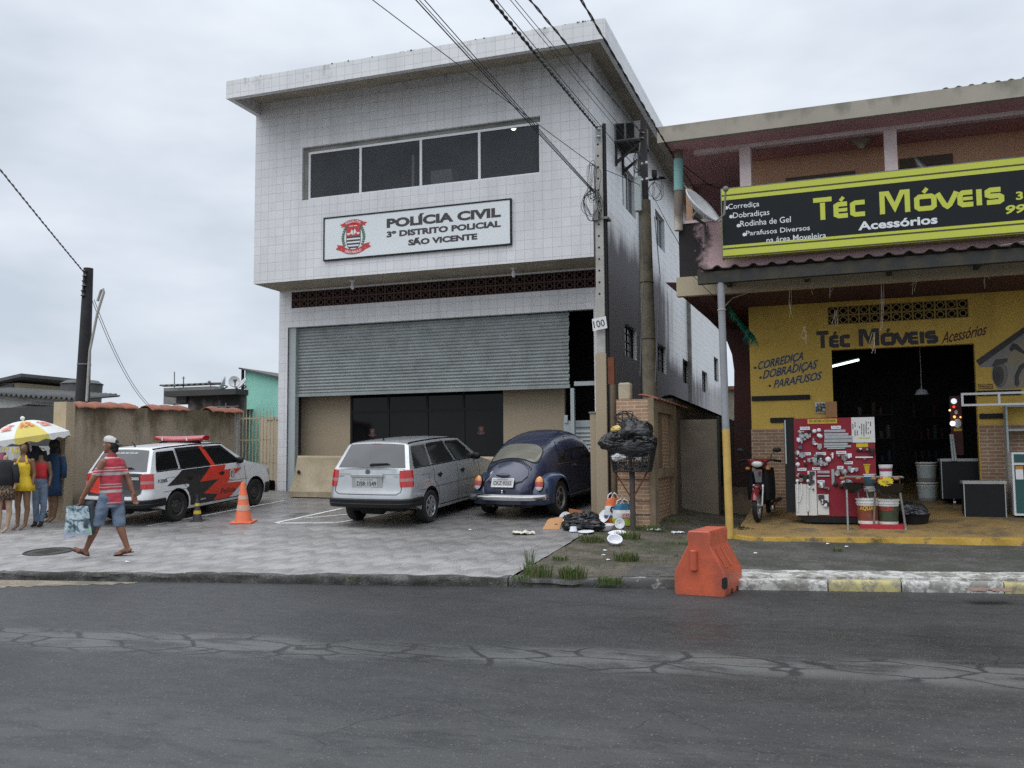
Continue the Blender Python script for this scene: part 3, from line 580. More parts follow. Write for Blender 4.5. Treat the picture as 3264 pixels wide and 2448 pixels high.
b = MB(); b.box(WIN[0], WIN[1], YU+1.8, YU+1.85, 7.0, 9.0); b.box(WIN[0]-.05, WIN[0], YU+.17, YU+1.8, 7.0, 9.0); b.box(WIN[1], WIN[1]+.05, YU+.17, YU+1.8, 7.0, 9.0); b.box(WIN[0], WIN[1], YU+.17, YU+1.8, 8.9, 8.95); b.box(WIN[0], WIN[1], YU+.17, YU+1.8, 6.95, 7.0); part(b, 'office_interior', pm('office_wall', (.30, .30, .31), .8, var=.1, vs=1.))
q0, q1 = PY(1373, 545, YU+.5), PY(1440, 590, YU+.5); b = MB(); b.box(q0.x, q1.x, YU+.5, YU+.9, 7.01, q0.z); part(b, 'office_cabinet', M['alu']); q0, q1 = PY(1318, 470, YU+.22), PY(1323, 560, YU+.22); b = MB(); b.box(q0.x-.03, q0.x+.02, YU+.2, YU+.24, 7.4, 8.2); part(b, 'curtain_edge', M['alu'])
for r in SWU: window(pb, FS, r, .13, [r[0]+(r[1]-r[0])*k for k in (.33, .66)], M['frame_grey'], M['glass'], .05)
for r in SWL: window(pb, FS, r, .13, [(r[0]+r[1])/2], M['iron'], M['glass_black'], .035, rows=4)
# hollow-block ventilation band under the overhang
def breeze(b, fr, x0, x1, z0, z1, nx, nz, d, style, t=.018):
    w, h = (x1-x0)/nx, (z1-z0)/nz
    for i in range(nx):
        for j in range(nz):
            ax, az = x0+i*w, z0+j*h
            b.box(ax, ax+w, az, az+t, -d, 0, 0, fr); b.box(ax, ax+w, az+h-t, az+h, -d, 0, 0, fr); b.box(ax, ax+t, az+t, az+h-t, -d, 0, 0, fr); b.box(ax+w-t, ax+w, az+t, az+h-t, -d, 0, 0, fr)
            cx, cz = ax+w/2, az+h/2; q = min(w, h)*.26
            if style == 's':
                for s in (-1, 1):
                    b.box(cx-q, cx+q, cz+s*q-t*.5, cz+s*q+t*.5, -d, -.004, 0, fr); b.box(cx+s*q-t*.5, cx+s*q+t*.5, cz-q+t*.5, cz+q-t*.5, -d, -.004, 0, fr)
                    b.box(min(cx+s*q, cx+s*(w/2-t)), max(cx+s*q, cx+s*(w/2-t)), cz-t*.5, cz+t*.5, -d, -.006, 0, fr); b.box(cx-t*.5, cx+t*.5, min(cz+s*q, cz+s*(h/2-t)), max(cz+s*q, cz+s*(h/2-t)), -d, -.006, 0, fr)
            else:
                q *= 1.25; N = 12
                for k in range(N):
                    a0, a1 = 2*math.pi*k/N, 2*math.pi*(k+1)/N
                    P = [(cx+r*math.cos(a), cz+r*math.sin(a)) for r, a in ((q-t*.5, a0), (q+t*.5, a0), (q+t*.5, a1), (q-t*.5, a1))]
                    b.prism([fr(x, z, -.004) for x, z in P], fr.n*-d)
                for s in (-1, 1):
                    b.box(min(cx+s*q, cx+s*(w/2-t)), max(cx+s*q, cx+s*(w/2-t)), cz-t*.5, cz+t*.5, -d, -.006, 0, fr); b.box(cx-t*.5, cx+t*.5, min(cz+s*q, cz+s*(h/2-t)), max(cz+s*q, cz+s*(h/2-t)), -d, -.006, 0, fr)
b = MB(); breeze(b, FL, VENT[0], VENT[1], VENT[2], VENT[3], 34, 2, .1, 's', .02); b.box(VENT[0], VENT[1], VENT[2], VENT[3], -.16, -.15, 1, FL); part(b, 'vent_grille', [M['vent_brown'], M['vent_dark']])
# roller shutter half down, its guides, and what stands behind it
sx0, sx1, sz0, sz1 = -12.15, -5.43, 3.05, 4.685
b = MB(); prof = []; n = 21
for k in range(n):
    z = sz0+.05+(sz1-sz0-.05)*k/n; h = (sz1-sz0-.05)/n
    prof += [(0, z+.01), (.022, z+h*.2), (.032, z+h*.45), (.022, z+h*.72), (.002, z+h*.86)]
jag = [random.uniform(-.014, .014) for _ in range(n+2)]
b.grid(lambda u, v: (sx0+(sx1-sx0+jag[int(v)//5])*u, YL+.17-prof[int(v)][0], prof[int(v)][1]), [0, .25, .5, .75, 1], range(len(prof)))
b.box(sx0, sx1+.01, YL+.13, YL+.18, sz0-.02, sz0+.055); part(b, 'roller_shutter', M['shutter'], smooth=35)
for q in ((OPEN[0]+.002, sx0-.002, YL+.05, YL+.2, .6, OPEN[3]-.004), (sx1+.03, sx1+.11, YL+.1, YL+.2, .7, 3.02), (sx1+.11, OPEN[1]-.002, YL+.12, YL+.2, 3.07, 3.16)): b = MB(); b.box(*q); part(b, 'shutter_guide', M['frame_grey'])
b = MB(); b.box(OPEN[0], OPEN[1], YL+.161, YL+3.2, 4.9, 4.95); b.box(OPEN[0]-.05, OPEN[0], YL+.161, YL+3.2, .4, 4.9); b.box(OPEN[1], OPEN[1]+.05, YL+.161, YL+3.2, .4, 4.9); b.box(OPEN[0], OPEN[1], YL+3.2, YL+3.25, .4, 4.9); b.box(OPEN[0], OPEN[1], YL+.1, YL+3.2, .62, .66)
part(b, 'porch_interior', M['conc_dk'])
YG = YL+.62
gx0, gx1 = PY(1116, 1330, YG).x, PY(1604, 1310, YG).x; px1 = PY(1800, 1300, YG).x
for xa, xb in ((OPEN[0], gx0), (gx1, px1)): b = MB(); b.box(xa, xb, YG, YG+.12, .6, 4.2); part(b, 'beige_panel', M['beige'], bevel=.004)
sf = sub('storefront', pb); zc = PY(1300, 1310, YG).z
b = MB(); xs = [gx0+.001, PY(1236, 1400, YG).x, PY(1360, 1400, YG).x, PY(1477, 1400, YG).x, gx1-.001]
for x in xs: b.box(x-(.0 if x == xs[0] else .025), x+(.05 if x == xs[0] else .025 if x != xs[-1] else 0), YG+.02, YG+.07, .75, 4.2)
b.box(gx0+.05, gx1-.03, YG+.022, YG+.068, zc-.03, zc+.03); b.box(gx0+.05, gx1-.03, YG+.022, YG+.068, 1.28, 1.36); b.box(gx0+.05, gx1-.03, YG+.0, YG+.1, .62, .95)
part(b, 'frame', M['black'], sf)
for i in range(4):
    p = MB(); p.box(xs[i]+.02, xs[i+1]-.02, YG+.04, YG+.05, .8, 4.2); part(p, 'pane', M['glass_black'], sf)
# louvred steel side door in the gap on the right
dx0, dx1 = PY(1797, 1400, YL+.3).x, PY(1896, 1400, YL+.3).x; dz1 = PY(1850, 1340, YL+.3).z
dr = sub('side_door', pb); b = MB(); Y = YL+.3
b.box(dx0, dx1, Y, Y+.05, dz1-.14, dz1); b.box(dx0, dx0+.17, Y, Y+.05, .6, dz1-.14); b.box(dx1-.06, dx1, Y, Y+.05, .6, dz1-.14); b.box(dx0+.16, dx1-.05, Y+.035, Y+.045, .6, dz1-.1); part(b, 'frame', M['frame_grey'], dr)
b = MB()
for k in range(22):
    z = dz1-.21-k*.082
    if z > .7: b.prism([(dx0+.17, Y+.03, z), (dx0+.17, Y+.005, z-.05), (dx0+.17, Y+.012, z-.055), (dx0+.17, Y+.034, z-.004)], (dx1-.06-dx0-.17, 0, 0))
part(b, 'louvre', M['frame_grey'], dr)
b = MB(); b.box(dx0+.02, dx0+.1, Y-.03, Y, dz1-.05, dz1+.12); part(b, 'bell_box', M['frame_grey'], dr)
# bulkhead lamps under the overhang
for px in (1124, 1637):
    p = PY(px, 905 if px < 1300 else 865, YU+.45); b = MB(); b.lathe([(.07, 0), (.07, -.02), (.03, -.03), (.03, -.06)], 12, (p.x, p.y, ZO)); lp = part(b, 'porch_lamp', M['white'], smooth=40)
    b = MB(); b.ball((p.x, p.y, ZO-.13), (.045, .045, .08), 12, 8); b.build('bulb', M['foam'], lp, smooth=60, world=True)
# drain pipes on the side wall
for y, w in ((22.55, .09), (30.05, .16)):
    b = MB(); b.box(XR+.001, XR+w*.7, y, y+w, .7 if y < 25 else 2.8, 9.5 if y < 25 else 6.6); part(b, 'drain_pipe', M['conc'])
b = MB()
for i in range(48):
    u = random.random(); L = random.random() < .35; x = XL+(XF-XL)*u; r = random.uniform(.006, .02)
    b.ball((x if not L else random.uniform(XF-1.6, XF-.2), YF-.005+random.uniform(-.01, .02), 9.93 if not L else random.choice((9.53, 9.93))), (r*1.6, r*.6, r), 6, 4)
tag(part(b, 'moss', M['weed']), kind='stuff')
# air conditioner on its bracket
y0, y1 = PX(1958, 420, XR).y, PX(1978, 420, XR).y
XO = XR+.62; a0 = PX(1957, 445, XR); yA, yB = 20.0, 20.75; zA, zB = 8.60, 9.02
ac = thing('air_conditioner', 'grey window air conditioner on a steel bracket high on the tiled side wall', 'air conditioner', (XR, yA, zA))
b = MB(); b.box(XR+.002, XO, yA, yB, zA, zB); part(b, 'casing', M['conc'], ac, bevel=.01)
b = MB(); 
for k in range(2): b.box(XR+.04+k*.23, XR+.22+k*.23, yA-.006, yA-.001, zA+.04, zB-.03)
b.box(XO+.001, XO+.008, yA+.04, yB-.04, zA+.04, zB-.04); part(b, 'grille', M['black'], ac)
b = MB(); b.box(XR+.002, XO+.02, yA-.03, yB+.03, zA-.05, zA-.004)
for y in (yA, yB-.05): b.box(XR+.002, XR+.05, y, y+.05, zA-.55, zA-.05); b.prism([(XR+.05, y, zA-.5), (XR+.05, y, zA-.42), (XO-.02, y, zA-.05), (XO+.02, y, zA-.05)], (0, .05, 0))
part(b, 'bracket', M['iron'], ac)
# ------------------------------------------------------------------ sign with emblem
p0, p1, p2 = PY(1030.9, 835, YU-.04), PY(1631, 778, YU-.04), PY(1030.9, 695, YU-.04)
sw, sh = p1.x-p0.x, p2.z-(p0.z+p1.z)/2; sg = thing('police_sign', 'long white sign with coat of arms and black lettering on the tiled facade', 'sign', (p0.x, YU-.04, p0.z))
F = Fr((p0.x, YU-.045, (p0.z+p1.z)/2), (1, 0, 0))
def fpart(b, name, mat, par, **k): return b.build(name, mat, par, world=True, **k)
b = MB(); b.box(.03, sw-.03, .03, sh-.03, -.04, 0, 0, F); fpart(b, 'panel', M['sign_white'], sg)
b = MB(); b.box(0, sw, 0, .03, -.044, .012, 0, F); b.box(0, sw, sh-.03, sh, -.044, .012, 0, F); b.box(0, .03, .03, sh-.03, -.044, .012, 0, F); b.box(sw-.03, sw, .03, sh-.03, -.044, .012, 0, F); fpart(b, 'frame', M['black'], sg)
def sgp(x, y):                             # detail-crop pixel -> sign plane coordinates
    q = PY(1000+x*.31646, 600+y*.3163, YU-.045); return (q.x-F.o.x, q.z-F.o.z)
b = MB()
for t, c4 in (('POLÍCIA CIVIL', ((735, 398), (1885, 283), (735, 305))), ('3º DISTRITO POLICIAL', ((735, 494), (1885, 380), (735, 435))), ('SÃO VICENTE', ((952, 575), (1648, 507), (952, 515)))):
    a, c, e = [sgp(*q) for q in c4]; acc = 1.24 if t[0] in 'PS' else 1.05
    text(b, F, t, a[0], a[1]-.01, c[0]-a[0], (e[1]-a[1])*acc, .004, 0, bold=.05)
fpart(b, 'lettering', M['ink'], sg)
def emblem(par, F, cx, cy, s, name='emblem', dim=None, txt=True):       # heraldic shield, banners and laurel, s = half height
    mats = [M['red'], M['ink'], M['sign_white'], M['green']] if dim is None else dim
    b = MB(); P = lambda x, y, c=.004: F(cx+x*s, cy+y*s, c)
    def shield(w, top, bot): return [(-w, top)] + [(w, top)] + [(w*math.cos(a), -.25+(bot+.25)*math.sin(a)*-1*-1 if 0 else -.25+(bot+.25)*math.sin(a)) for a in [math.pi/2*k/8 for k in range(9)]] + [(-w*math.cos(a), -.25+(bot+.25)*math.sin(a)) for a in [math.pi/2*(8-k)/8 for k in range(9)]]
    b.ngon([P(x, y, .0035) for x, y in shield(.45, .72, -.78)], 1); b.ngon([P(x, y, .005) for x, y in shield(.42, .69, -.74)], 2)
    b.ngon([P(-.42, .0, .0065), P(.42, .0, .0065), P(.42, .69, .0065), P(-.42, .69, .0065)], 0)
    def hw(y): return .42 if y > -.25 else .42*math.sqrt(max(0, 1-((y+.25)/(-.49))**2))
    for k in range(4):
        y1 = .0-k*.19; y0 = y1-.095; b.ngon([P(-hw(y0), y0, .0065), P(hw(y0), y0, .0065), P(hw(y1), y1, .0065), P(-hw(y1), y1, .0065)], 1)
    b.ngon([P(x, y, .0078) for x, y in ((-.2, .15), (-.12, .38), (.0, .3), (.08, .42), (.2, .22), (.08, .12), (0, .04), (-.08, .12))], 2)      # map and sword
    b.ngon([P(x, y, .009) for x, y in ((-.015, .05), (.015, .05), (.015, .62), (-.015, .62))], 1)
    b.ngon([P(x, y, .0078) for x, y in ((-.24, .56), (.24, .56), (.24, .60), (-.24, .60))], 2)
    for sx in (-1, 1): b.ngon([P(sx*.3+.1*math.cos(a), .2+.12*math.sin(a), .0078) for a in [math.pi+math.pi*k/6 for k in range(7)]], 2)
    for sx in (-1, 1):                                                                    # laurel
        for k in range(9):
            y = -.55+k*.13; x = sx*(.56+.10*math.sin(k*.5)); 
            for q in (-1, 1):
                a = sx*q*.5; L = .17; dx, dy = math.sin(a)*L, math.cos(a)*L
                b.ngon([P(x, y, .005+.0004*k), P(x+dx*.5-dy*.3, y+dy*.5+dx*.3, .005+.0004*k), P(x+dx, y+dy, .005+.0004*k), P(x+dx*.5+dy*.3, y+dy*.5-dx*.3, .005+.0004*k)], 3)
    def arc(y0, r0, r1, a0, a1, m, c): 
        N = 10
        for k in range(N):
            t0, t1 = a0+(a1-a0)*k/N, a0+(a1-a0)*(k+1)/N
            b.ngon([P(r*math.sin(t), y0+r*math.cos(t), c) for r, t in ((r0, t0), (r0, t1), (r1, t1), (r1, t0))], m)
    arc(-.25, .97, 1.2, -.55, .55, 0, .009)
    for sx in (-1, 1):
        b.ngon([P(sx*x, y, .0085) for x, y in ((.45, .62), (.78, .55), (.70, .64), (.86, .72), (.55, .78))], 0)
        b.ngon([P(sx*x, y, .0085) for x, y in ((.42, -.92), (.78, -.62), (.74, -.78), (1.1, -.66), (.95, -.52), (1.05, -.42), (.62, -.48))], 0)
    arc(.35, -1.08, -1.36, -.6, .6, 0, .009)
    if txt:
        vs, fs = text_geo('POLÍCIA CIVIL', .02); m1 = max(v[0] for v in vs); b.add([P((.97+.06+v[1]*.17)*math.sin(-.45+.9*v[0]/m1), -.25+(.97+.06+v[1]*.17)*math.cos(-.45+.9*v[0]/m1), .0105) for v in vs], fs, 2)
        vs, fs = text_geo('SÃO PAULO', .02); m1 = max(v[0] for v in vs); b.add([P((1.31-v[1]*.2)*math.sin(-.42+.84*v[0]/m1), .35-(1.31-v[1]*.2)*math.cos(-.42+.84*v[0]/m1), .0105) for v in vs], fs, 2)
    return fpart(b, name, mats, par)
ea, eb = sgp(400, 300), sgp(400, 668); emblem(sg, F, sgp(400, 480)[0], (ea[1]+eb[1])/2, (ea[1]-eb[1])/2/1.03)
dimm = [pm('dark_emblem_red', (.16, .03, .03), .5), M['black'], pm('dark_emblem_white', (.16, .15, .16), .5), pm('dark_emblem_green', (.05, .06, .055), .5)]  # darker emblem colours for the stickers on the glass
FG = Fr((0, YG+.035, 0), (1, 0, 0))
for px, py in ((1188, 1379), (1534, 1372)):
    q = PY(px, py, YG+.035); emblem(sf, FG, q.x, q.z, .095, 'emblem_sticker', dimm, False)
# ------------------------------------------------------------------ concrete barriers in front
def barrier(xa, xb, y, label):
    t = thing('concrete_barrier', label, 'barrier', (xa, y, gz(xa, y)), group='concrete barriers before the police station')
    n = 14; b = MB(); pr = [(-.30, 0), (-.30, .12), (-.26, .17), (-.15, .42), (-.10, .86), (-.07, .90), (.07, .90), (.10, .86), (.15, .42), (.26, .17), (.30, .12), (.30, 0)]
    def f(u, j):
        d, h = pr[int(j)]; w = .008*mn.noise(Vector((u*3, j, 2))); x = xa+(xb-xa)*u; e = (.0 if 0 < u < 1 else .0)
        x += (1 if u < .5 else -1)*h*.10*(1 if u in (0, 1) else 0); return (x, y+d+w, gz(x, y)+h+w)
    us = [i/n for i in range(n+1)]; b.grid(f, us, range(12), flip=True); b.ngon([f(0, j) for j in range(12)]); b.ngon([f(1, j) for j in range(12)][::-1])
    b.build('barrier_body', pm('stained_beige_concrete', (.40, .33, .225), .85, var=.12, vs=1.5, bmp=.3, dirt=((.14, .11, .06), .6, 1.4)), t, smooth=30, world=True)
    if label.startswith('beige'):
        c = PY(952, 1505, y-.17); b = MB(); b.lathe([(.045, 0), (.03, .02)], 10, c, 'y'); b.build('lifting_hole', M['vent_dark'], t, world=True)
ya = 18.05; barrier(PG(893, 1592).x, -9.0, ya, 'beige concrete road barrier with a lifting hole behind the silver wagon'); barrier(-8.9, -5.7, ya+.02, 'cream concrete road barrier between silver wagon and blue car')
# ================================================================== LEFT: boundary wall, gate, houses behind
XW = -13.7
bw = thing('boundary_wall', 'weathered beige wall with terracotta coping beside the police wagon', 'wall', (XW, 14, .5))
def wtop(y): return 2.60+.022*(y-13.8)
b = MB(); y0w, y1w = 13.85, 18.85
b.box(XW-.18, XW, y0w, y1w, .3, 0, 0, lambda x, y, z: (x, y, .35 if z > .1 else wtop(y))); b.build('wall_body', M['beige_dirty'], bw, world=True)
b = MB(); b.box(XW-.24, XW+.06, y0w-.22, y0w-.002, .3, 2.66); b.build('end_pillar', pm('clean_beige_plaster', (.42, .335, .225), .85, var=.08, vs=2., dirt=((.15, .11, .06), .3, 1.5)), bw, world=True)
gaps = [(15.35, 15.8), (17.0, 18.0)]
y = y0w
while y < y1w-.1:
    if not any(a < y+.2 < c for a, c in gaps):
        b = MB(); t = wtop(y); j = random.uniform(-.012, .012)
        b.grid(lambda u, v: (XW-.06+.17*u, y+.43*v+.01*u, t+.065-.085*u*u+.03*math.sin(v*math.pi)*(1-.3*abs(u))+j+.012*v), [-1.3, -1, -.5, 0, .5, 1, 1.15], [0, .2, .5, .8, 1]); o = b.build('coping_tile', M['terra'], bw, smooth=60, world=True)
        q = o.modifiers.new('t', 'SOLIDIFY'); q.thickness = .015
    y += .40
# gate of flat bars with a cream wall behind
gt = thing('barred_gate', 'cream painted barred metal gate between boundary wall and police building', 'gate', (-13.3, 18.93, .8))
gx0_, gx1_ = XW-.03, XL-.005; gzt = PY(820, 1318, 18.93).z; b = MB()
b.tube([(gx0_+.05, 18.93, .5), (gx0_+.05, 18.93, gzt+.12)], .035, 8); b.build('gate_post', M['pole_white'], gt, world=True)
b = MB(); bars = 10
for k in range(bars+1):
    x = gx0_+.13+(gx1_-gx0_-.2)*k/bars; off = .13 if k % 2 else 0
    for z0, z1 in ((.85, 1.25-off), (1.3+off, 1.85-off), (1.9, gzt-.16)): b.box(x-.012, x+.012, 18.92, 18.93, z0, z1)
    b.prism([(x-.012, 18.92, gzt-.11), (x+.012, 18.92, gzt-.11), (x, 18.92, gzt+.12)], (0, .01, 0))
    b.box(x-.012, x+.012, 18.921, 18.929, .85, gzt-.11)
for z in (.95, 1.45, 2.0, gzt-.13): b.box(gx0_+.09, gx1_, 18.93, 18.942, z, z+.035)
b.build('bar', pm('cream_gate_paint', (.44, .375, .27), .6, var=.1, vs=5., dirt=((.2, .13, .06), .4, 5.)), gt, world=True)
b = MB(); b.box(gx0_-.2, gx1_+.3, 20.2, 20.35, .6, gzt-.06)
for k in range(5): b.box(gx0_+.02+k*.27, gx0_+.25+k*.27, 20.17, 20.2, gzt-.1, gzt-.02)
tag(b.build('cream_wall', pm('cream_plaster', (.48, .40, .28), .85, var=.07, vs=1., dirt=((.3, .24, .14), .3, 1.)), bevel=.004), 'low cream wall standing behind the barred gate', 'wall')
# turquoise house
th = thing('turquoise_house', 'turquoise plastered house with a sloping dark roof behind the gate', 'house', (-18, 26, .5))
A, B_, C_ = PY(782, 1180, 26), PY(905, 1205, 26), PY(782, 1330, 26); b = MB()
b.prism([(A.x, 26, .3), (A.x, 26, A.z), (B_.x+4, 26, B_.z-1.0), (B_.x+4, 26, .3)], (0, 6, 0)); b.build('wall', M['teal'], th, world=True)
b = MB(); b.prism([(A.x-.12, 25.8, A.z+.03), (A.x-.12, 25.8, A.z+.08), (B_.x+4, 25.8, B_.z-.92), (B_.x+4, 25.8, B_.z-.97)], (0, 6.4, 0)); b.build('roof', M['zinc_roof'], th, world=True)
b = MB(); q = PY(778, 1175, 25.95); b.tube([(A.x-.06, 25.95, A.z+.05), (A.x-.06, 25.95, A.z-1.0), (A.x-.25, 25.95, A.z-1.05)], .05, 8); b.build('drain_pipe', M['black'], th, smooth=50, world=True)
# blackened house with dishes
bh = thing('blackened_house', 'flat roofed house with black mouldy walls behind the boundary wall', 'house', (-18.5, 24, .5))
a = PY(600, 1260, 24); c = PY(768, 1250, 24); b = MB(); b.box(a.x, c.x, 24, 24.3, .3, a.z); b.build('wall', M['black_wall'], bh, world=True)
e = PY(530, 1262, 23.8); zr = PY(660, 1248, 23.8).z; b = MB(); b.box(e.x, c.x+.02, 23.7, 24.35, zr-.12, zr+.05); b.box(e.x+.3, a.x-.002, 23.9, 24.3, zr-.32, zr-.124); b.build('roof', M['conc_dk'], bh, world=True)
p, q = PY(562, 1238, 25), PY(700, 1222, 25); b = MB(); b.box(p.x, q.x+.25, 24.4, 24.9, zr-.3, p.z-.03); o = b.build('roof_room', M['conc'], bh, world=True)
b = MB(); n = 30
b.grid(lambda u, v: (p.x-.15+(q.x+.4-p.x)*u, 24.36+.6*v, p.z+.06+.05*v+.025*math.sin(u*n*2)), [i/90 for i in range(91)], [0, 1]); o2 = b.build('roof_sheet', M['zinc_roof'], bh, world=True); s = o2.modifiers.new('s', 'SOLIDIFY'); s.thickness = .03
p = PY(570, 1300, 24.2); b = MB(); b.box(p.x-.4, a.x-.02, 24.3, 26, .3, p.z+.0); b.build('brick_lean_to', M['terra'], bh, world=True)
def dish(name, c, d, nrm, mount, label, cat='satellite dish', group=None, logo=None, mat=None, arm=True):
    nrm = Vector(nrm).normalized(); t = thing(name, label, cat, tuple(mount), group=group); R_ = d/2
    a = nrm.cross(Z1).normalized(); u = a.cross(nrm); c = Vector(c)
    fn = lambda r, k: c + a*(r*R_*.92*math.cos(k)) + u*(r*R_*math.sin(k)) + nrm*(R_*.34*(r*r-1))
    b = MB(); b.grid(fn, [i/8+.001 for i in range(9)], [2*math.pi*k/28 for k in range(29)]); 
    o = b.build('reflector', mat or pm('white_dish_paint', (.55, .56, .57), .45, var=.06, vs=4., dirt=((.3, .29, .27), .3, 3.)), t, smooth=60, world=True); s = o.modifiers.new('s', 'SOLIDIFY'); s.thickness = .018
    if arm: b = MB(); tip = c + nrm*R_*1.15 - u*R_*.25; low = c - u*R_*.98
    if arm: b.tube([low, low+nrm*R_*.45-u*R_*.05, tip], .017, 6); b.ball(tip, .05, 8, 6); b.build('feed_arm', M['conc'], t, smooth=50, world=True)
    b = MB(); bk = c - nrm*R_*.36; m_ = Vector(mount); b.tube([bk+nrm*.02, bk-nrm*.10, Vector((m_.x, m_.y, bk.z-.12)), m_], .028, 8); b.build('mast', M['conc'], t, smooth=50, world=True)
    if logo:
        vs, fs = text_geo(logo, .03); m1 = max(v[0] for v in vs); k = R_*.62/m1*2*.8
        b = MB(); b.add([(lambda X, Y: c+a*X+u*Y+nrm*(R_*.34*((X*X/.85+Y*Y)/(R_*R_)-1)+.012))(-(v[0]-m1/2)*k*-1, v[1]*k*1.3-R_*.12) for v in vs], fs); b.build('lettering', M['conc_dk'], t, world=True)
    return t
for px, py, d, nn, lab in ((705, 1224, .62, (-.7, -.6, .35), 'largest white dish at the left end of the black house roof'), (747, 1216, .40, (.6, -.6, .3), 'small white dish in the middle of the black house roof'), (770, 1222, .42, (-.5, -.7, .6), 'white dish nearest the turquoise house on the black roof')):
    c = PY(px, py, 24.6); dish('satellite_dish', c, d, nn, (c.x, 24.7, zr+.05), lab, group='dishes on the blackened house')
def aerial(px, pt, pb_, Y, bars, lab, name='antenna'):
    p, q = PY(px, pt, Y), PY(px, pb_, Y); b = MB(); b.tube([p, q], .018, 6)
    for h, w in bars: b.tube([p+Vector((-w/2, 0, -h)), p+Vector((w/2, 0, -h))], .012, 6)
    tag(b.build(name, M['wire_grey']), lab, 'antenna')
aerial(556, 1185, 1320, 26, [], 'tall thin bare aerial pole left of the blackened house'); aerial(585, 1200, 1262, 24.5, [(.05, .12)], 'short aerial mast on the eave of the blackened house'); aerial(720, 1285, 1330, 23, [(.1, .9)], 'wide grey aerial bar before the black wall'); aerial(416, 1295, 1330, 20, [(.02, .5)], 'low aerial just above the middle of the coping'); aerial(252, 1208, 1250, 28, [(.02, .25)], 'small roof aerial left of the dark timber pole')
# long low roofs on the far left
lh = thing('corrugated_roof_house', 'low white house with corrugated grey roof and dark awning at far left', 'house', (-24, 22, .5))
p, q = PY(-60, 1250, 22), PY(245, 1275, 22); b = MB(); zz = lambda u: p.z+(q.z-p.z)*u
b.box(p.x, q.x+.3, 22.25, 23.4, .4, 0, 0, lambda x, y, z: (x, y, .4 if z > .1 else zz((x-p.x)/(q.x-p.x))-.12)); b.build('wall', stain_mat('grimy_white_plaster', (.56, .56, .54), (.2, .19, .18), 3.6, 2.8, .6, 1.2, cut=.62), lh, world=True)
b = MB(); b.grid(lambda u, v: (p.x-.5+(q.x-p.x+.7)*u, 21.75+1.8*v, zz(u)+.02+.22*v+.045*math.sin(u*46*2*math.pi/2)), [i/230 for i in range(231)], [0, .5, 1]); o = b.build('roof', M['zinc_roof'], lh, smooth=60, world=True); s = o.modifiers.new('s', 'SOLIDIFY'); s.thickness = .02
b = MB(); b.box(p.x-.4, q.x+.25, 21.9, 22.1, 0, .1, 0, lambda x, y, z: (x, y, zz((x-p.x)/(q.x-p.x))-.14+z)); b.build('gutter', M['conc'], lh, world=True)
p2, q2 = PY(-60, 1318, 20.5), PY(215, 1340, 20.5); b = MB(); b.grid(lambda u, v: (p2.x+(q2.x-p2.x)*u, 20.5+1.7*v, p2.z+(q2.z-p2.z)*u+.35*v+.02*math.sin(u*200)), [i/160 for i in range(161)], [0, 1]); o = b.build('awning', M['zinc_roof'], lh, world=True); s = o.modifiers.new('s', 'SOLIDIFY'); s.thickness = .02
b = MB(); b.box(p2.x, q2.x, 21.0, 21.05, .4, p2.z+.1); b.build('shop_recess', M['conc_dk'], lh, world=True)
p, q = PY(-50, 1222, 27), PY(62, 1212, 27); b = MB(); b.box(p.x, q.x, 27, 30, 2.5, q.z-.1); hh = thing('upper_house', 'small beige rooftop house behind the corrugated roof at far left', 'house', (p.x, 27, 2.5)); b.build('wall', M['beige'], hh, world=True)
b = MB(); b.box(p.x-.4, q.x+.5, 26.6, 30.5, q.z-.1, q.z+.02, 0, lambda x, y, z: (x, y, z+.25*(x-q.x)/(q.x-p.x)+.12)); b.build('roof', M['zinc_roof'], hh, world=True); w = PY(20, 1238, 26.98); b = MB(); b.box(w.x-.35, w.x+.35, 26.96, 26.99, w.z-.25, w.z+.15); b.build('window', M['glass'], hh, world=True)
p, q = PY(215, 1243, 25), PY(245, 1270, 25); b = MB(); b.lathe([(.62, 0), (.66, .75), (.7, .78), (.5, .9), (0, .95)], 24, (p.x+.62, 25, q.z-.3)); tag(b.build('water_tank', M['zinc_roof'], smooth=40), 'round grey water tank beside the timber pole', 'water tank')
p, q = PY(480, 1330, 23), PY(600, 1318, 23); b = MB(); b.box(p.x-.5, q.x, 23, 27, .4, p.z-.05); b.grid(lambda u, v: (p.x-.5+(q.x+.2-p.x+.5)*u, 22.7+5*v, p.z-.06+.18*u+.35*v), [0, 1], [0, 1]); tag(b.build('low_shed', M['soffit']), 'low shed with pale sheet roof just above the coping', 'shed')
# dark timber pole with insulators
P0, P1 = PY(262, 1290, 20), PY(282, 855, 20); tp = thing('timber_pole', 'dark round service pole with stacked insulators behind the boundary wall', 'pole', (P0.x, 20, .5)); d = (P1-P0).normalized()
b = MB(); b.tube([P0-d*2, P0, P1], [.21, .19, .125], 14); b.build('pole_shaft', M['wood_dk'], tp, smooth=50, world=True)
for px, py in ((270, 872), (268, 903), (265, 934)):
    c = PY(px, py, 19.85); b = MB(); b.lathe([(.02, -.1), (.07, -.07), (.04, -.03), (.04, .03), (.07, .07), (.02, .1)], 10, c); b.build('insulator', M['insul'], tp, smooth=50, world=True)
b = MB(); b.tube([PY(273, 860, 19.85), PY(263, 950, 19.85)], .018, 6); b.build('insulator_rod', M['iron'], tp, world=True)
b = MB(); b.tube([PY(276, 1280, 19.9), PY(286, 1120, 19.9), PY(310, 1000, 19.85), PY(331, 932, 19.8), PY(329, 922, 19.8), PY(322, 926, 19.8), PY(311, 960, 19.8)], .035, 8); b.build('service_pipe', M['pole_white'], tp, smooth=50, world=True)
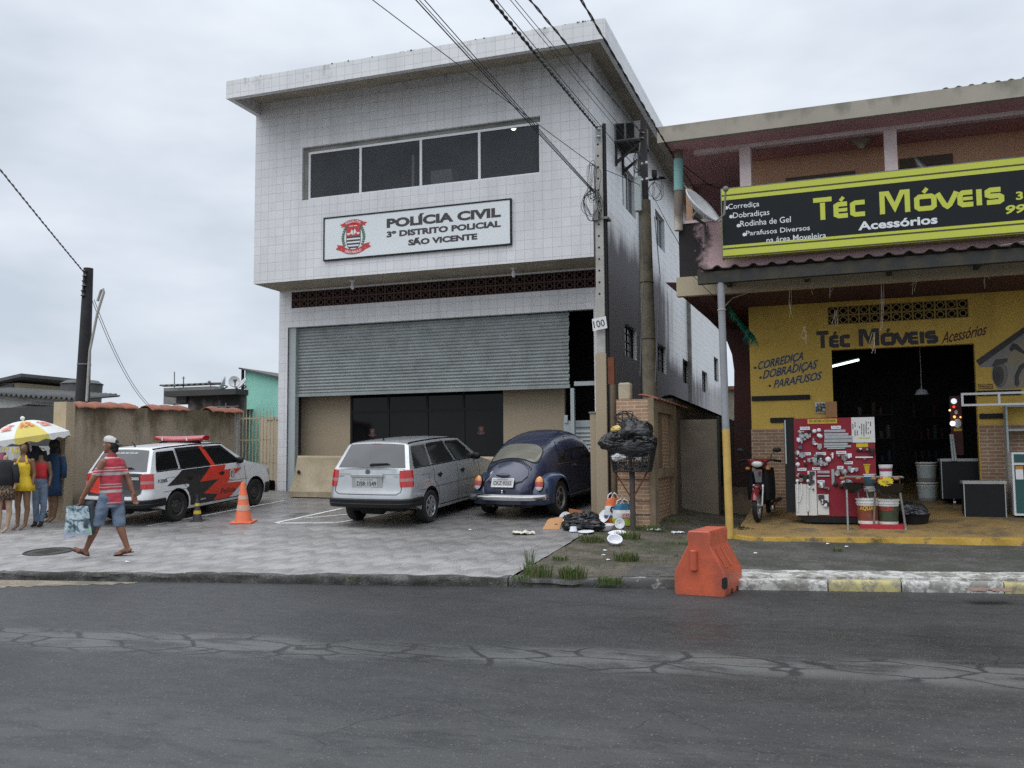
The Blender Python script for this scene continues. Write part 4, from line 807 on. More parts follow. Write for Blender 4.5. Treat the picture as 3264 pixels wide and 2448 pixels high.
b = MB(); z = PY(268, 1162, 20).z; b.lathe([(.18, -.02), (.185, 0), (.18, .02)], 14, PY(268, 1162, 20)); b.build('strap', M['wire_grey'], tp, world=True)
# ------------------------------------------------------------------ lingerie stall wall, umbrella, mannequins
lw = thing('shop_wall', 'dirty white shop wall with yellow painted lettering behind the mannequins', 'wall', (-15.5, 14.6, .5))
wa, wb_ = PG(-120, 1650), PG(205, 1640); YW = 14.35
FWl = Fr((0, YW, 0), (1, 0, 0)); b = MB(); zt = PY(60, 1420, YW).z; b.box(-19, XW-.245, YW, YW+.15, .3, zt-.02); b.build('wall_body', stain_mat('dirty_white_plaster', (.55, .55, .54), (.16, .16, .15), .9, .3, .6, 2., cut=.55, lowdirt=(.5, .3, (.12, .12, .11))), lw, world=True)
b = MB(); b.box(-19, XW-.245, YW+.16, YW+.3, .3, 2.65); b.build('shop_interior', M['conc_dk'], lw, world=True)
p, q, r_ = PY(8, 1450, YW), PY(82, 1450, YW), PY(8, 1425, YW); m_ = pm('yellow_sign_paint', (.55, .42, .05), .6)
b = MB(); text(b, FWl, '1ª Linge', p.x, p.z, (q.x-p.x)*1.25, r_.z-p.z, .004, 0, .03); b.build('lettering', m_, lw, world=True)
b = MB(); p = PY(5, 1540, YW); stroke(b, FWl, [(p.x, p.z-.25), (p.x, p.z+.2), (p.x+.12, p.z+.32), (p.x+.5, p.z+.32)], .06, .004); stroke(b, FWl, [(p.x+.0, p.z-.05), (p.x+.3, p.z-.05)], .05, .006); b.build('painted_outline', M['black'], lw, world=True)
b = MB(); b.ngon([FWl(p.x+x, p.z+y, .003) for x, y in ((.05, -.3), (.25, -.3), (.25, -.08), (.05, -.08))]); b.build('painted_block', m_, lw, world=True)
# umbrella
uc = PY(74, 1342, 13.0); um = thing('beach_umbrella', 'yellow and white umbrella with red print over the mannequins', 'umbrella', (uc.x+.16, 13.3, gz(uc.x, 13.3)))
rim = PY(0, 1408, 13.25); ru = .72; b = MB(); ax_ = Vector((-.26, -.14, 1)).normalized(); ex = Vector((1, 0, .1)).normalized(); ey = ax_.cross(ex)
NS = 8
for k in range(NS):
    a0, a1 = 2*math.pi*(k-.5)/NS-.68, 2*math.pi*(k+.5)/NS-.68
    def fn(u, v, a0=a0, a1=a1):
        a = a0+(a1-a0)*v; cho = math.cos((a1-a0)/2)/math.cos(a-(a0+a1)/2); r = u*ru*(cho*.75+.25)
        h = -.30*u**1.7 + .03*math.sin(u*math.pi)*math.cos((v-.5)*math.pi)
        return uc + ex*(r*math.cos(a)) + ey*(r*math.sin(a)) + ax_*(h)
    b.grid(fn, [i/8+.001 for i in range(9)], [i/6 for i in range(7)], 1 if k in (0, 3, 5) else 0)
    def fv(u, v, fn=fn): p = fn(1, v); return p - ax_*(.10*u+.02*math.sin(v*math.pi*4)*u)
    b.grid(fv, [0, .5, 1], [i/10 for i in range(11)], 1 if k in (0, 3, 5) else 0)
canopy_y = pm('yellow_canopy_cloth', (.54, .44, .10), .75, var=.08, vs=4.); canopy_w = pm('white_canopy_cloth', (.62, .62, .60), .75, var=.06, vs=4., dirt=((.4, .39, .35), .3, 4.))
b.build('canopy', [canopy_w, canopy_y], um, smooth=40, world=True)
b = MB(); tip = uc + ax_*.05; b.tube([tip, uc-ax_*.5, Vector((uc.x+.16, 13.3, gz(uc.x, 13.3)+.02))], .018, 8); b.ball(tip, .04, 8, 6); b.build('pole', M['alu'], um, smooth=50, world=True)
for a, rr in ((-.68, .38), (-1.5, .42), (.12, .42)):
    b = MB()
    for i in range(7):
        for j in range(4):
            aa = a+(i-3)*.075; r2 = rr+.045*(j-1.5)
            if mn.noise(Vector((i*.9, j*.8, a))) < -.12: continue
            sp_ = lambda da, dr: (lambda A, Rr: uc + ex*(Rr*math.cos(A)) + ey*(Rr*math.sin(A)) + ax_*(-.30*min(1, Rr/ru)**1.7+.034))(aa+da, r2+dr); b.ngon([sp_(-.033, -.02), sp_(.033, -.02), sp_(.033, .02), sp_(-.033, .02)])
    b.build('print', pm('faded_red_print', (.60, .16, .10), .7, var=.2, vs=30.), um, world=True)
# ================================================================== CARS
def lerp_tab(tab): xs = [p[0] for p in tab]; ys = [p[1] for p in tab]; return lambda y: float(np.interp(y, xs, ys))
def bool_cut(o, cutter):
    m = o.modifiers.new('b', 'BOOLEAN'); m.operation = 'DIFFERENCE'; m.solver = 'EXACT'; m.object = cutter; bake(o)
    me = cutter.data; bpy.data.objects.remove(cutter); bpy.data.meshes.remove(me); return o
def smoothed(o, ang=35):
    o.data.polygons.foreach_set('use_smooth', [True]*len(o.data.polygons)); o.data.set_sharp_from_angle(angle=R(ang))
def patch(b, outline, fn, m=0, cuts=2):                     # polygon in 2D, subdivided and mapped on a curved skin
    bm = bmesh.new(); f = bm.faces.new([bm.verts.new((p[0], p[1], 0)) for p in outline]); bmesh.ops.triangulate(bm, faces=bm.faces)
    for _ in range(cuts): bmesh.ops.subdivide_edges(bm, edges=[e for e in bm.edges if e.calc_length() > .07], cuts=1, use_grid_fill=True)
    bmesh.ops.triangulate(bm, faces=bm.faces); bm.verts.index_update(); b.add([fn(v.co.x, v.co.y) for v in bm.verts], [[v.index for v in f.verts] for f in bm.faces], m); bm.free()
def rounded(pts, r, n=4):
    out = []; k = len(pts)
    for i in range(k):
        p, a, c = Vector(pts[i]), Vector(pts[i-1]), Vector(pts[(i+1) % k]); d1, d2 = (a-p), (c-p); q = min(r, d1.length*.45, d2.length*.45)
        s, e = p+d1.normalized()*q, p+d2.normalized()*q
        for j in range(n+1): t = j/n; out.append(tuple((1-t)**2*s+2*t*(1-t)*p+t*t*e))
    return out
def pline(b, pts, fn, w, m=0):                              # thin line mapped on a skin
    P = []
    for p, q in zip(pts[:-1], pts[1:]):
        n = max(1, int((Vector(q)-Vector(p)).length/.06)); P += [tuple(Vector(p).lerp(Vector(q), i/n)) for i in range(n)]
    P.append(pts[-1])
    for q in strip2(P, w): b.ngon([fn(v.x, v.y) for v in q], m)
def wheel(par, x, y, r, w, style, side):
    wh = sub('wheel', par, (x, y, r)); s = side
    b = MB(); b.lathe([(r*.62, -w*.46), (r*.9, -w*.5), (r*.985, -w*.40), (r, -w*.25), (r, w*.25), (r*.985, w*.40), (r*.9, w*.5), (r*.70, w*.47), (r*.62, w*.40)], 36, ax='x', close=False); b.build('tyre', M['rubber'], wh, smooth=40)
    b = MB(); R1 = r*.64
    if style == 'silver':
        b.lathe([(0, s*w*.44), (R1*.2, s*w*.46), (R1*.28, s*w*.36), (R1*.86, s*w*.34), (R1*.93, s*w*.47), (R1*1.02, s*w*.45), (R1*1.02, s*w*.2)], 32, ax='x', close=False)
        for k in range(7):
            a = 2*math.pi*k/7+.2; c, q = math.cos(a), math.sin(a); f = lambda X, T, Rr: (X*s, Rr*c-T*q, Rr*q+T*c)
            b.prism([f(w*.36, -R1*.09, R1*.2), f(w*.36, R1*.09, R1*.2), f(w*.36, R1*.16, R1*.92), f(w*.36, -R1*.16, R1*.92)], (s*w*.10, 0, 0))
        ms = [pm('hubcap_silver', (.42, .43, .44), .35, .6, var=.1, vs=8., dirt=((.12, .11, .1), .3, 6.)), M['black']]
        b.lathe([(R1*.29, s*w*.362), (R1*.85, s*w*.345)], 32, ax='x', m=1, close=False)
    elif style == 'black':
        b.lathe([(0, s*w*.40), (R1*.22, s*w*.42), (R1*.3, s*w*.30), (R1*.6, s*w*.36), (R1*.8, s*w*.24), (R1*.95, s*w*.44), (R1*1.02, s*w*.45), (R1*1.02, s*w*.1)], 32, ax='x', close=False)
        for k in range(10): a = 2*math.pi*k/10; b.ball((s*w*.31, R1*.72*math.cos(a), R1*.72*math.sin(a)), (.006, .022, .022), 8, 4, 1)
        ms = [pm('dusty_black_wheel', (.035, .033, .031), .6, .3, var=.3, vs=9., dirt=((.09, .08, .07), .4, 6.)), M['black']]
    else:
        b.lathe([(R1*.30, s*w*.50), (R1*.45, s*w*.44), (R1*.84, s*w*.34), (R1*.93, s*w*.50), (R1*1.05, s*w*.47), (R1*1.05, s*w*.1)], 32, ax='x', close=False)
        b.lathe([(0, s*w*.58), (R1*.28, s*w*.56), (R1*.38, s*w*.48), (R1*.40, s*w*.42)], 24, ax='x', m=1, close=False)
        for k in range(5):
            a = 2*math.pi*k/5; 
            P = [(Rr*math.cos(a+t), Rr*math.sin(a+t)) for Rr, t in ((R1*.50, -.25), (R1*.80, -.36), (R1*.82, 0), (R1*.80, .36), (R1*.50, .25))]
            b.ngon([(s*(w*.44-.1*w*(math.hypot(p, q)/R1-.45)/.39+.012*.3), p, q) for p, q in P], 1)
        ms = [pm('dull_grey_wheel', (.22, .21, .21), .45, .6, var=.15, vs=8.), M['black']]
    b.build('rim', ms, wh, smooth=40); return wh
WW, WR = .785, .17
W_zt = lerp_tab([(0, .97), (2.9, .97), (3.1, .975), (3.6, .865), (3.95, .79), (4.1, .70), (4.16, .60)])
def W_hw(y):
    if y < WR: return WW-WR+math.sqrt(max(0, WR*WR-(WR-y)**2))
    if y > 3.76: return WW-.4+math.sqrt(max(0, .16-(y-3.76)**2))
    return WW - .02*max(0, y-2.4)**2*.3
W_zbot = lerp_tab([(0, .36), (.42, .33), (.6, .2), (4.16, .22)])
W_side = lerp_tab([(0, .93), (.08, .965), (.3, .995), (.5, 1.), (.7, .995), (.88, .98), (1, .955)])
def W_tail(z): return float(np.interp(z, [.2, .27, .36, .47, .53, .60, .64, .93, .97], [.03, -.02, -.035, -.035, -.03, -.005, .012, .06, .07]))
def W_warp(x, y, z):
    k = max(0, 1-y/.55); y2 = y + .07*(x/.8)**2*k + W_tail(z)*k
    if y > 3.5: y2 -= .14*(x/.8)**2*((y-3.5)/.66)**2
    return (x, y2, z)
def W_rear(x, z, off=0): return W_warp(x*W_side((z-.2)/(W_zt(0)-.2) if z < .97 else 1), 0-off, z)
def W_per(s, z, off=0):                                     # along the rear face and round the corner to the flank; sign of s = side
    sg_, s = (1 if s >= 0 else -1), abs(s); k = W_side((z-.2)/.77)
    a1 = WW-WR; a2 = a1+WR*math.pi/2
    if s < a1: x, y, nx, ny = s, 0, 0, -1
    elif s < a2: t = (s-a1)/WR; x, y, nx, ny = a1+WR*math.sin(t), WR-WR*math.cos(t), math.sin(t), -math.cos(t)
    else: x, y, nx, ny = WW, WR+s-a2, 1, 0
    return W_warp(sg_*(x*k+nx*off), y+ny*off, z)
def W_gx(z): return .745-.36*(z-.92)
def W_ys(z): return .075+(z-.93)/.44*.33                     # slope of the rear glass
def W_yf(z): return 3.12-(z-.93)/.43*.66
def W_gl(y, z, off=0, s=1): return W_warp(s*(W_gx(z)+off), y, z)
def W_lo(y, z, off=0, s=1): return W_warp(s*(W_hw(y)*W_side((z-.2)/(W_zt(y)-.2))+off), y, z)
W_tz = lerp_tab([(.075, .96), (.40, 1.352), (.46, 1.372), (.7, 1.388), (1.5, 1.398), (2.1, 1.388), (2.42, 1.365), (2.47, 1.352), (3.12, .96)])
def W_slope(x, y, off=0):                                    # top skin of the cabin
    zt = W_tz(y); q = min(1, (zt-.90)/.4); c = float(np.interp(abs(x)/W_gx(zt), [0, .5, .88, .96, 1], [.052, .046, .03, .016, 0]))*q
    d = (W_tz(y+.02)-W_tz(y-.02))/.04; n = Vector((0, -d, 1)).normalized(); return tuple(Vector(W_warp(x, y, zt+c))+n*off)
def W_yz(z): return .075+(z-.96)/.392*.325
def wagon(name, label, loc, rz, paint, wheelstyle, police=False):
    car = thing(name, label, 'car', loc, rot=Euler((math.atan(.073), math.atan(.013), rz), 'XYZ'), group=None)
    # lower body
    b = MB(); ys = [0, .004, .015, .035, .06, .09, .13, .17, .3, .5, .8, 1.2, 1.7, 2.2, 2.6, 2.9, 3.05, 3.2, 3.4, 3.6, 3.76, 3.86, 3.95, 4.02, 4.08, 4.12, 4.145, 4.16]
    ts = [0, .08, .2, .3, .4, .5, .62, .75, .88, 1.0]; rings = []
    for y in ys:
        w, zt = W_hw(y), W_zt(y); zb = W_zbot(y); half = [(w*W_side((z-.2)/(zt-.2)), z) for z in [zb+(zt-zb)*t for t in ts]] + [(w*.85, zt+.010), (w*.5, zt+.024), (0, zt+.03)]
        rings.append([W_warp(x, y, z) for x, z in half] + [W_warp(-x, y, z) for x, z in reversed(half[:-1])])
    n = len(rings[0])
    for a, c in zip(rings[:-1], rings[1:]): b.add(a+c, [(i, (i+1) % n, n+(i+1) % n, n+i) for i in range(n)])
    NC = 14
    for y, rg in ((ys[0], rings[0]), (ys[-1], rings[-1])):
        w, zt = W_hw(y), W_zt(y); row = lambda i: [rg[n-1-i] if k == 0 else rg[i] if k == NC else (lambda z: W_warp(w*W_side((z-.2)/(zt-.2))*(2*k/NC-1), y, z))(W_zbot(y)+(zt-W_zbot(y))*ts[i]) for k in range(NC+1)]
        for i in range(9): b.add(row(i)+row(i+1), [(k, k+1, NC+2+k, NC+1+k) for k in range(NC)])
        b.add(row(9)+rg[10:15], [tuple(range(NC+1+5))])
    body = b.build('body', [paint, M['vent_dark']], car); r = .285
    cu = MB()
    for yy in (.86, 3.33):
        for s in (-1, 1): cu.lathe([(.335, s*.50), (.335, s*1.2)], 40, (0, yy, r+.015), 'x', 1)
    cut = cu.build('cut', [paint, M['vent_dark']], car)
    for m_ in list(cut.data.polygons): m_.material_index = 1
    bool_cut(body, cut); smoothed(body, 32)
    # cabin
    b = MB(); rings = []; ys = [.078, .12, .18, .25, .32, .37, .40, .46, .6, .9, 1.4, 1.9, 2.25, 2.42, 2.47, 2.55, 2.7, 2.9, 3.05, 3.11]
    tz = W_tz
    for y in ys:
        zt = tz(y); z0 = .90; half = [(W_gx(z0+(zt-z0)*t), z0+(zt-z0)*t) for t in (0, .35, .7, .93, 1)]; xt = W_gx(zt); q = min(1, (zt-.90)/.4)
        half += [(xt-.025, zt+.016*q), (xt-.08, zt+.03*q), (xt*.5, zt+.046*q), (0, zt+.052*q)]
        rings.append([W_warp(x, y, z) for x, z in half] + [W_warp(-x, y, z) for x, z in reversed(half[:-1])])
    n = len(rings[0])
    for a, c in zip(rings[:-1], rings[1:]): b.add(a+c, [(i, (i+1) % n, n+(i+1) % n, n+i) for i in range(n)])
    for rg in (rings[0], rings[-1]): b.add(rg, [tuple(range(n))])
    b.build('cabin', paint, car, smooth=38)
    # glass
    gm = M['glass_black'] if police else glass_mat('smoky_car_glass', (.02, .022, .022), .06)
    b = MB()
    def rg(u, v): y = .100+.292*v; return W_slope(u*(W_gx(W_tz(y))-.075), y, .006)
    b.grid(rg, [i/12*2-1 for i in range(13)], [i/10 for i in range(11)]); b.build('rear_window', glass_mat('dusty_rear_glass', (.07, .073, .078), .25), car, smooth=60)
    for s in (-1, 1):
        for nm, pts in (('side_window', [(.29, 1.0), (.97, 1.0), (.97, 1.345), (.47, 1.345)]), ('side_window', [(1.04, 1.0), (1.93, 1.0), (1.72, 1.35), (1.04, 1.35)]), ('side_window', [(2.01, 1.0), (2.90, 1.0), (2.80, 1.05), (2.36, 1.33), (1.80, 1.35)])):
            b = MB(); patch(b, rounded(pts, .035), lambda y, z: W_gl(y, z, .006, s), cuts=1); b.build(nm, gm, car)
    b = MB(); b.grid(lambda u, v: (lambda y: W_slope(u*(W_gx(W_tz(y))-.07), y, .006))(2.52+.55*v), [i/8*2-1 for i in range(9)], [i/6 for i in range(7)], flip=True); b.build('windshield', gm, car, smooth=60)
    b = MB()
    # black weather strips and side rain guards, roof rails
    for s in (-1, 1):
        b = MB(); pline(b, [(.42, 1.372), (.8, 1.388), (1.5, 1.396), (2.2, 1.378), (2.45, 1.352)], lambda y, z: (lambda p: (p[0]-s*.022, p[1], p[2]+.022))(W_gl(y, z, .004, s)), .028)
        pline(b, [(1.06, 1.335), (1.72, 1.345)], lambda y, z: W_gl(y, z, .016, s), .05); pline(b, [(1.83, 1.34), (2.33, 1.325), (2.6, 1.17)], lambda y, z: W_gl(y, z, .016, s), .045)
        pline(b, [(.30, .985), (2.93, .985)], lambda y, z: W_gl(y, z, .005, s), .018); b.build('window_trim', M['black'], car)
    b = MB(); ln = lambda pts, w=.009: [pline(b, pts, lambda y, z: W_lo(y, z, .004, s), w) for s in (-1, 1)]
    ln([(1.02, .93), (1.02, .72), (1.15, .60), (1.20, .45)]); ln([(1.99, .93), (1.99, .29)]); ln([(2.96, .93), (3.0, .45)]); ln([(1.25, .27), (2.98, .27)], .016); ln([(.45, .60), (3.05, .62)], .006); ln([(.55, .855), (.80, .855), (.82, .84), (.82, .74), (.80, .725), (.66, .725)], .005)
    for s in (-1, 1): pline(b, [(1.0, .94), (1.0, 1.36)], lambda y, z: W_gl(y, z, .004, s), .008); pline(b, [(1.98, .94), (1.76, 1.36)], lambda y, z: W_gl(y, z, .004, s), .008)
    pline(b, [(-.66, .965), (-.63, .61), (-.55, .565), (.55, .565), (.63, .61), (.66, .965)], lambda x, z: W_rear(x, z, .003), .011); pline(b, [(-.64, .895), (.64, .895)], lambda x, z: W_rear(x, z, .003), .005)
    b.build('panel_gap', M['black'], car)
    b = MB()
    for s in (-1, 1):
        for yh in (1.22, 2.18):
            c = W_lo(yh, .80, .012, s); b.box(c[0]-.012, c[0]+.012, yh-.075, yh+.075, .79, .82); b.ball((c[0], yh+.02, .80), (.016, .04, .045), 10, 6)
    b.build('door_handle', M['black'], car, smooth=40)
    for s in (-1, 1):
        b = MB(); c = W_gl(2.74, 1.02, .11, s); b.ball(c, (.10, .05, .07), 14, 8); b.tube([W_gl(2.82, .985, .0, s), c], .022, 6); b.build('side_mirror', M['black'], car, smooth=60)
    # tail lamps
    for s in (-1, 1):
        b = MB(); a1 = WW-WR; S0, S1 = a1+.0, a1+WR*math.pi/2-.01
        zs = [.69, .705, .775, .78, .825, .83, .945, .962]
        for i in range(len(zs)-1):
            m_ = 1 if .778 < zs[i] < .827 else 0
            b.grid(lambda u, v: W_per(s*(S0+(S1-S0)*u - (0 if u > 0 else .02*(1-abs(v-.82)/.2))), v, .012 if 0 < u < 1 else .002), [0, .06, .3, .5, .7, .94, 1], [zs[i], zs[i+1]], m_)
        b.lathe([(.062, .0), (.055, .012), (.03, .018), (0, .02)], 18, (lambda p: (p[0], p[1]-.005, p[2]))(W_per(s*(a1+.02), .84, .0)), 'y', 2) if 0 else None
        b.build('tail_lamp', [pm('red_lamp_lens', (.42, .012, .012), .18, var=.25, vs=14., coat=.5), pm('clear_lamp_lens', (.34, .17, .15), .2, var=.3, vs=16., coat=.5)], car, smooth=50)
    # bumper
    b = MB(); S1 = WW-WR+WR*math.pi/2+.34; pr = [(.345, .0), (.35, .028), (.41, .038), (.42, .028), (.475, .03), (.49, .018), (.495, .0)]
    b.grid(lambda u, j: W_per(u*S1, pr[int(j)][0], pr[int(j)][1]), [i/40*2-1 for i in range(41)], range(len(pr))); b.build('rear_bumper', M['black'], car, smooth=35)
    b = MB(); b.grid(lambda u, j: (u*.79*(1-.0*j), 4.17-.16*u*u+.03*(j in (1, 2)), [.24, .27, .44, .47][int(j)]), [i/10*2-1 for i in range(11)], range(4)); 
    for s in (-1, 1): b.grid(lambda u, j: W_lo(3.68+.40*u, [.24, .27, .44, .47][int(j)], .012+.015*(j in (1, 2)), s), [0, .3, .6, .8, 1], range(4))
    b.build('front_bumper', M['black'], car, smooth=40)
    for s in (-1, 1):
        b = MB(); patch(b, rounded([(3.86, .62), (4.08, .60), (4.04, .74), (3.82, .76)], .04), lambda y, z: W_lo(y, z, .008, s), cuts=1); b.build('headlight', M['frame_grey'], car)
    # plate, handle bar, wiper, aerial
    pl = sub('number_plate', car); Fp = Fr(W_rear(0, .765, .006), (1, 0, 0)); b = MB()
    if not police:
        b.box(-.29, .29, -.085, .085, -.012, .006, 0, Fp); b.build('plate_recess', paint, car)
        b = MB(); b.box(-.31, .31, .088, .135, -.01, .022, 0, Fp); b.build('handle_bar', paint, car, bevel=.006)
        b = MB(); b.box(-.205, .205, -.075, .065, .008, .014, 0, Fp); b.build('plate', pm('grey_number_plate', (.42, .44, .43), .45, var=.05), pl)
        b = MB(); text(b, Fp, 'DSR·1549', -.185, -.058, .37, .075, .0165, 0, .02); text(b, Fp, 'SP - SAO VICENTE', -.12, .035, .24, .018, .0165); b.build('lettering', M['ink'], pl)
        Fe = Fr(W_rear(0, .935, .006), (1, 0, 0)); b = MB()
        for k in range(24): a, c = 2*math.pi*k/24, 2*math.pi*(k+1)/24; b.ngon([Fe(r_*math.cos(t), r_*math.sin(t), .006) for r_, t in ((.038, a), (.046, a), (.046, c), (.038, c))])
        stroke(b, Fe, [(-.018, .034), (-.002, .004), (.0, .004), (.018, .034)], .008, .0072); stroke(b, Fe, [(-.035, .018), (-.016, -.028), (-.002, -.004), (.002, -.004), (.016, -.028), (.035, .018)], .008, .0072)
        b.ngon([Fe(.037*math.cos(2*math.pi*k/24), .037*math.sin(2*math.pi*k/24), .003) for k in range(24)], 1); b.build('round_badge', [M['chrome'], M['ink']], car)
        Ft = Fr(W_rear(-.55, .86, .007), (1, 0, .0)); b = MB(); text(b, Ft, 'PARATI', -.055, -.01, .17, .024, .002, 0, .02); Ft = Fr(W_rear(.52, .86, .007), (1, 0, 0)); text(b, Ft, '1.6', -.02, -.01, .07, .026, .002, 0, .02); b.build('lettering', M['chrome'], car)
        b = MB(); patch(b, [(-.08, 1.325), (.08, 1.325), (.075, 1.342), (-.075, 1.342)], lambda x, z: W_slope(x, W_yz(z), .012), cuts=0); b.build('brake_light', pm('dim_brake_lens', (.30, .06, .05), .3), car)
    b = MB(); wp = lambda x, z, o=.03: Vector(W_slope(x, W_yz(z), o)); b.tube([wp(.0, 1.0), wp(.02, 1.02, .04), wp(.33, 1.035, .035)], [.02, .014, .010], 6); b.tube([wp(.02, 1.01, .025), wp(.36, 1.03, .022)], .008, 5); b.build('wiper', M['black'], car, smooth=50)
    b = MB(); b.tube([(.0, .62, 1.435), (.0, .62, 1.46), (-.02, .56, 1.53)], [.025, .012, .005], 6); b.build('aerial', M['black'], car)
    b = MB(); b.box(-.5, .5, .35, .6, .24, .32); b.lathe([(.07, -.22), (.09, -.18), (.09, .18), (.07, .22)], 12, (-.1, .40, .27), 'x'); b.build('underbody', M['vent_dark'], car)
    b = MB(); b.box(-.62, .62, 1.2, 3.0, .17, .24); b.build('underbody', M['vent_dark'], car)
    for s in (-1, 1):
        for yy in (.86, 3.33): wheel(car, s*.695, yy, r, .175, wheelstyle, s)
    return car
silver = pm('silver_car_paint', (.46, .475, .485), .32, .45, var=.04, vs=2., coat=.7, dirt=((.27, .27, .265), .35, 1.7))
wg = wagon('parked_car', 'silver station wagon parked nose in before the police station', (-7.54, 14.05, gz(-7.54, 14.05)), R(-2), silver, 'silver')
white = pm('white_car_paint', (.66, .67, .68), .35, 0, var=.03, vs=2., coat=.6, dirt=((.38, .36, .33), .35, 1.5))
pc = wagon('police_car', 'white black and red police station wagon with red roof light bar', (-12.15, 13.25, gz(-12.15, 13.25)), R(-.5), white, 'black', True); pc.scale = (.955,)*3
blk, red = pm('police_black_vinyl', (.016, .016, .018), .4, coat=.2), pm('police_red_vinyl', (.56, .035, .018), .45, coat=.2)
for s in (-1, 1):
    lo = lambda y, z, o=.005, s=s: W_lo(y, z, o, s); gl = lambda y, z, o=.004, s=s: W_gl(y, z, o, s)
    b = MB(); patch(b, [(.57, .70), (1.03, .965), (1.87, .965), (1.49, .69), (2.09, .69), (1.61, .45), (2.05, .39), (1.93, .28), (1.235, .28), (1.225, .40), (1.17, .53), (1.10, .60), (1.17, .635), (1.19, .665), (1.15, .69)], lo); patch(b, [(1.02, .965), (1.98, .965), (1.76, 1.385), (1.02, 1.385)], lambda y, z: gl(y, z, .003)); patch(b, [(1.98, .965), (2.95, .965), (2.75, 1.10), (2.40, 1.36), (1.76, 1.36)], lambda y, z: gl(y, z, .003)); b.build('livery', blk, pc)
    b = MB(); patch(b, [(1.87, .965), (2.36, .965), (2.28, .86), (2.85, .855), (2.33, .59), (2.88, .565), (2.45, .28), (1.93, .28), (2.05, .39), (1.61, .45), (2.09, .69), (1.49, .69)], lambda y, z: lo(y, z, .0065)); patch(b, [(1.93, .965), (2.06, .965), (1.83, 1.385), (1.70, 1.385)], lambda y, z: gl(y, z, .009)); b.build('livery', red, pc)
    if s > 0:
        b = MB(); vs, fs = text_geo('P-22005', .02); m1 = max(v[0] for v in vs); b.add([lo(.28+v[0]/m1*.30, .78+v[1]*.09, .007) for v in vs], fs)
        vs, fs = text_geo('Polícia', .01, .25); m1 = max(v[0] for v in vs); b.add([lo(2.12+v[0]/m1*.50, .385+v[1]*.15, .009) for v in vs], fs); b.build('lettering', blk, pc)
        b = MB(); vs, fs = text_geo('GARRA', .02); m1 = max(v[0] for v in vs); b.add([lo(1.52+v[0]/m1*.17, .33+v[1]*.04, .009) for v in vs], fs); b.build('lettering', M['white'], pc)
        b = MB()
        for k, rr in enumerate((.085, .06, .045)): b.ngon([lo(2.53+rr*math.cos(t)*1.0, .75+rr*1.25*math.sin(t)*(1 if t < math.pi else 1.1), .009+.001*k) for t in [2*math.pi*i/20 for i in range(20)]], k)
        for k in range(3): b.ngon([lo(2.53+x, .735-.028*k+y, .0125) for x, y in ((-.035, 0), (.035, 0), (.035, .012), (-.035, .012))], 0)
        b.ngon([lo(2.53+x, y, .0115) for x, y in ((-.11, .66), (0, .63), (.11, .66), (.12, .70), (0, .665), (-.12, .70))], 0); b.build('emblem', [pm('emblem_pale', (.55, .52, .5), .5), M['ink'], pm('emblem_grey', (.3, .3, .3), .5)], pc)
b = MB(); patch(b, [(-.645, .97), (-.62, .62), (-.55, .575), (.55, .575), (.62, .62), (.645, .97)], lambda x, z: W_rear(x, z, .005)); b.build('tailgate_panel', blk, pc)
b = MB(); patch(b, [(-.62, .80), (-.59, .63), (-.3, .60), (.10, .67), (-.18, .68), (-.05, .74), (-.50, .965), (-.655, .965)], lambda x, z: W_rear(x, z, .007)); b.build('livery', red, pc)
b = MB(); text(b, Fr(W_rear(.31, .86, .012), (1, 0, .0)), 'P-22005', 0, 0, .29, .052, .004, 0, .02)
vs, fs = text_geo('www.ssp.sp.gov.br', .02, .2); m1 = max(v[0] for v in vs); b.add([W_slope(-.30+v[0]/m1*.62, W_yz(1.27+v[1]*.035), .012) for v in vs], fs); b.build('lettering', M['sign_white'], pc)
lb = MB(); 
def lbf(u, j): 
    a = 2*math.pi*j/12; w = .15*(1-.25*u*u); return (u*.60, 1.95-.10*(1-u*u)+w*math.cos(a), 1.51+.06*math.sin(a)*(1-.15*u**4)+.02*u*u)
lb.grid(lbf, [i/12*2-1 for i in range(13)], range(13)); lb.ngon([lbf(-1, j) for j in range(12)]); lb.ngon([lbf(1, j) for j in range(12)][::-1]); lbo = lb.build('light_bar', pm('red_light_bar_lens', (.36, .012, .018), .2, var=.2, vs=9., coat=.6), pc, smooth=40)
lb = MB(); [lb.box(x-.03, x+.03, 1.80, 1.98, 1.41, 1.46) for x in (-.42, .42)]; lb.box(-.5, .5, 1.82, 1.98, 1.446, 1.456); lb.build('mount', M['black'], lbo)
lb = MB(); [lb.box(x-.012, x+.012, 1.72, 1.76, 1.49, 1.545) for x in (-.3, 0, .3)]; lb.build('divider', M['white'], lbo)
# ------------------------------------------------------------------ the blue rounded saloon
NB = 2.5
B_w = lerp_tab([(0, .30), (.04, .36), (.10, .425), (.2, .49), (.35, .545), (.6, .61), (.9, .655), (1.3, .685), (1.8, .695), (2.4, .69), (2.8, .65), (3.1, .56), (3.5, .42), (3.8, .30), (3.95, .18)])
B_zt = lerp_tab([(0, .52), (.03, .62), (.07, .705), (.13, .79), (.22, .885), (.34, .98), (.48, 1.07), (.64, 1.16), (.82, 1.25), (1.02, 1.335), (1.25, 1.41), (1.5, 1.462), (1.78, 1.49), (2.05, 1.487), (2.25, 1.455), (2.38, 1.41), (2.5, 1.33), (2.82, 1.0), (2.92, .96), (3.2, .90), (3.5, .81), (3.75, .69), (3.9, .56), (3.95, .50)])
B_zb = lerp_tab([(0, .46), (.2, .56), (.5, .72), (.9, .80), (1.3, .86), (2.5, .87), (2.9, .78), (3.4, .68), (3.95, .45)])
def B_n(y): return 2.0+.75*min(1, max(0, (y-.2)/.9))
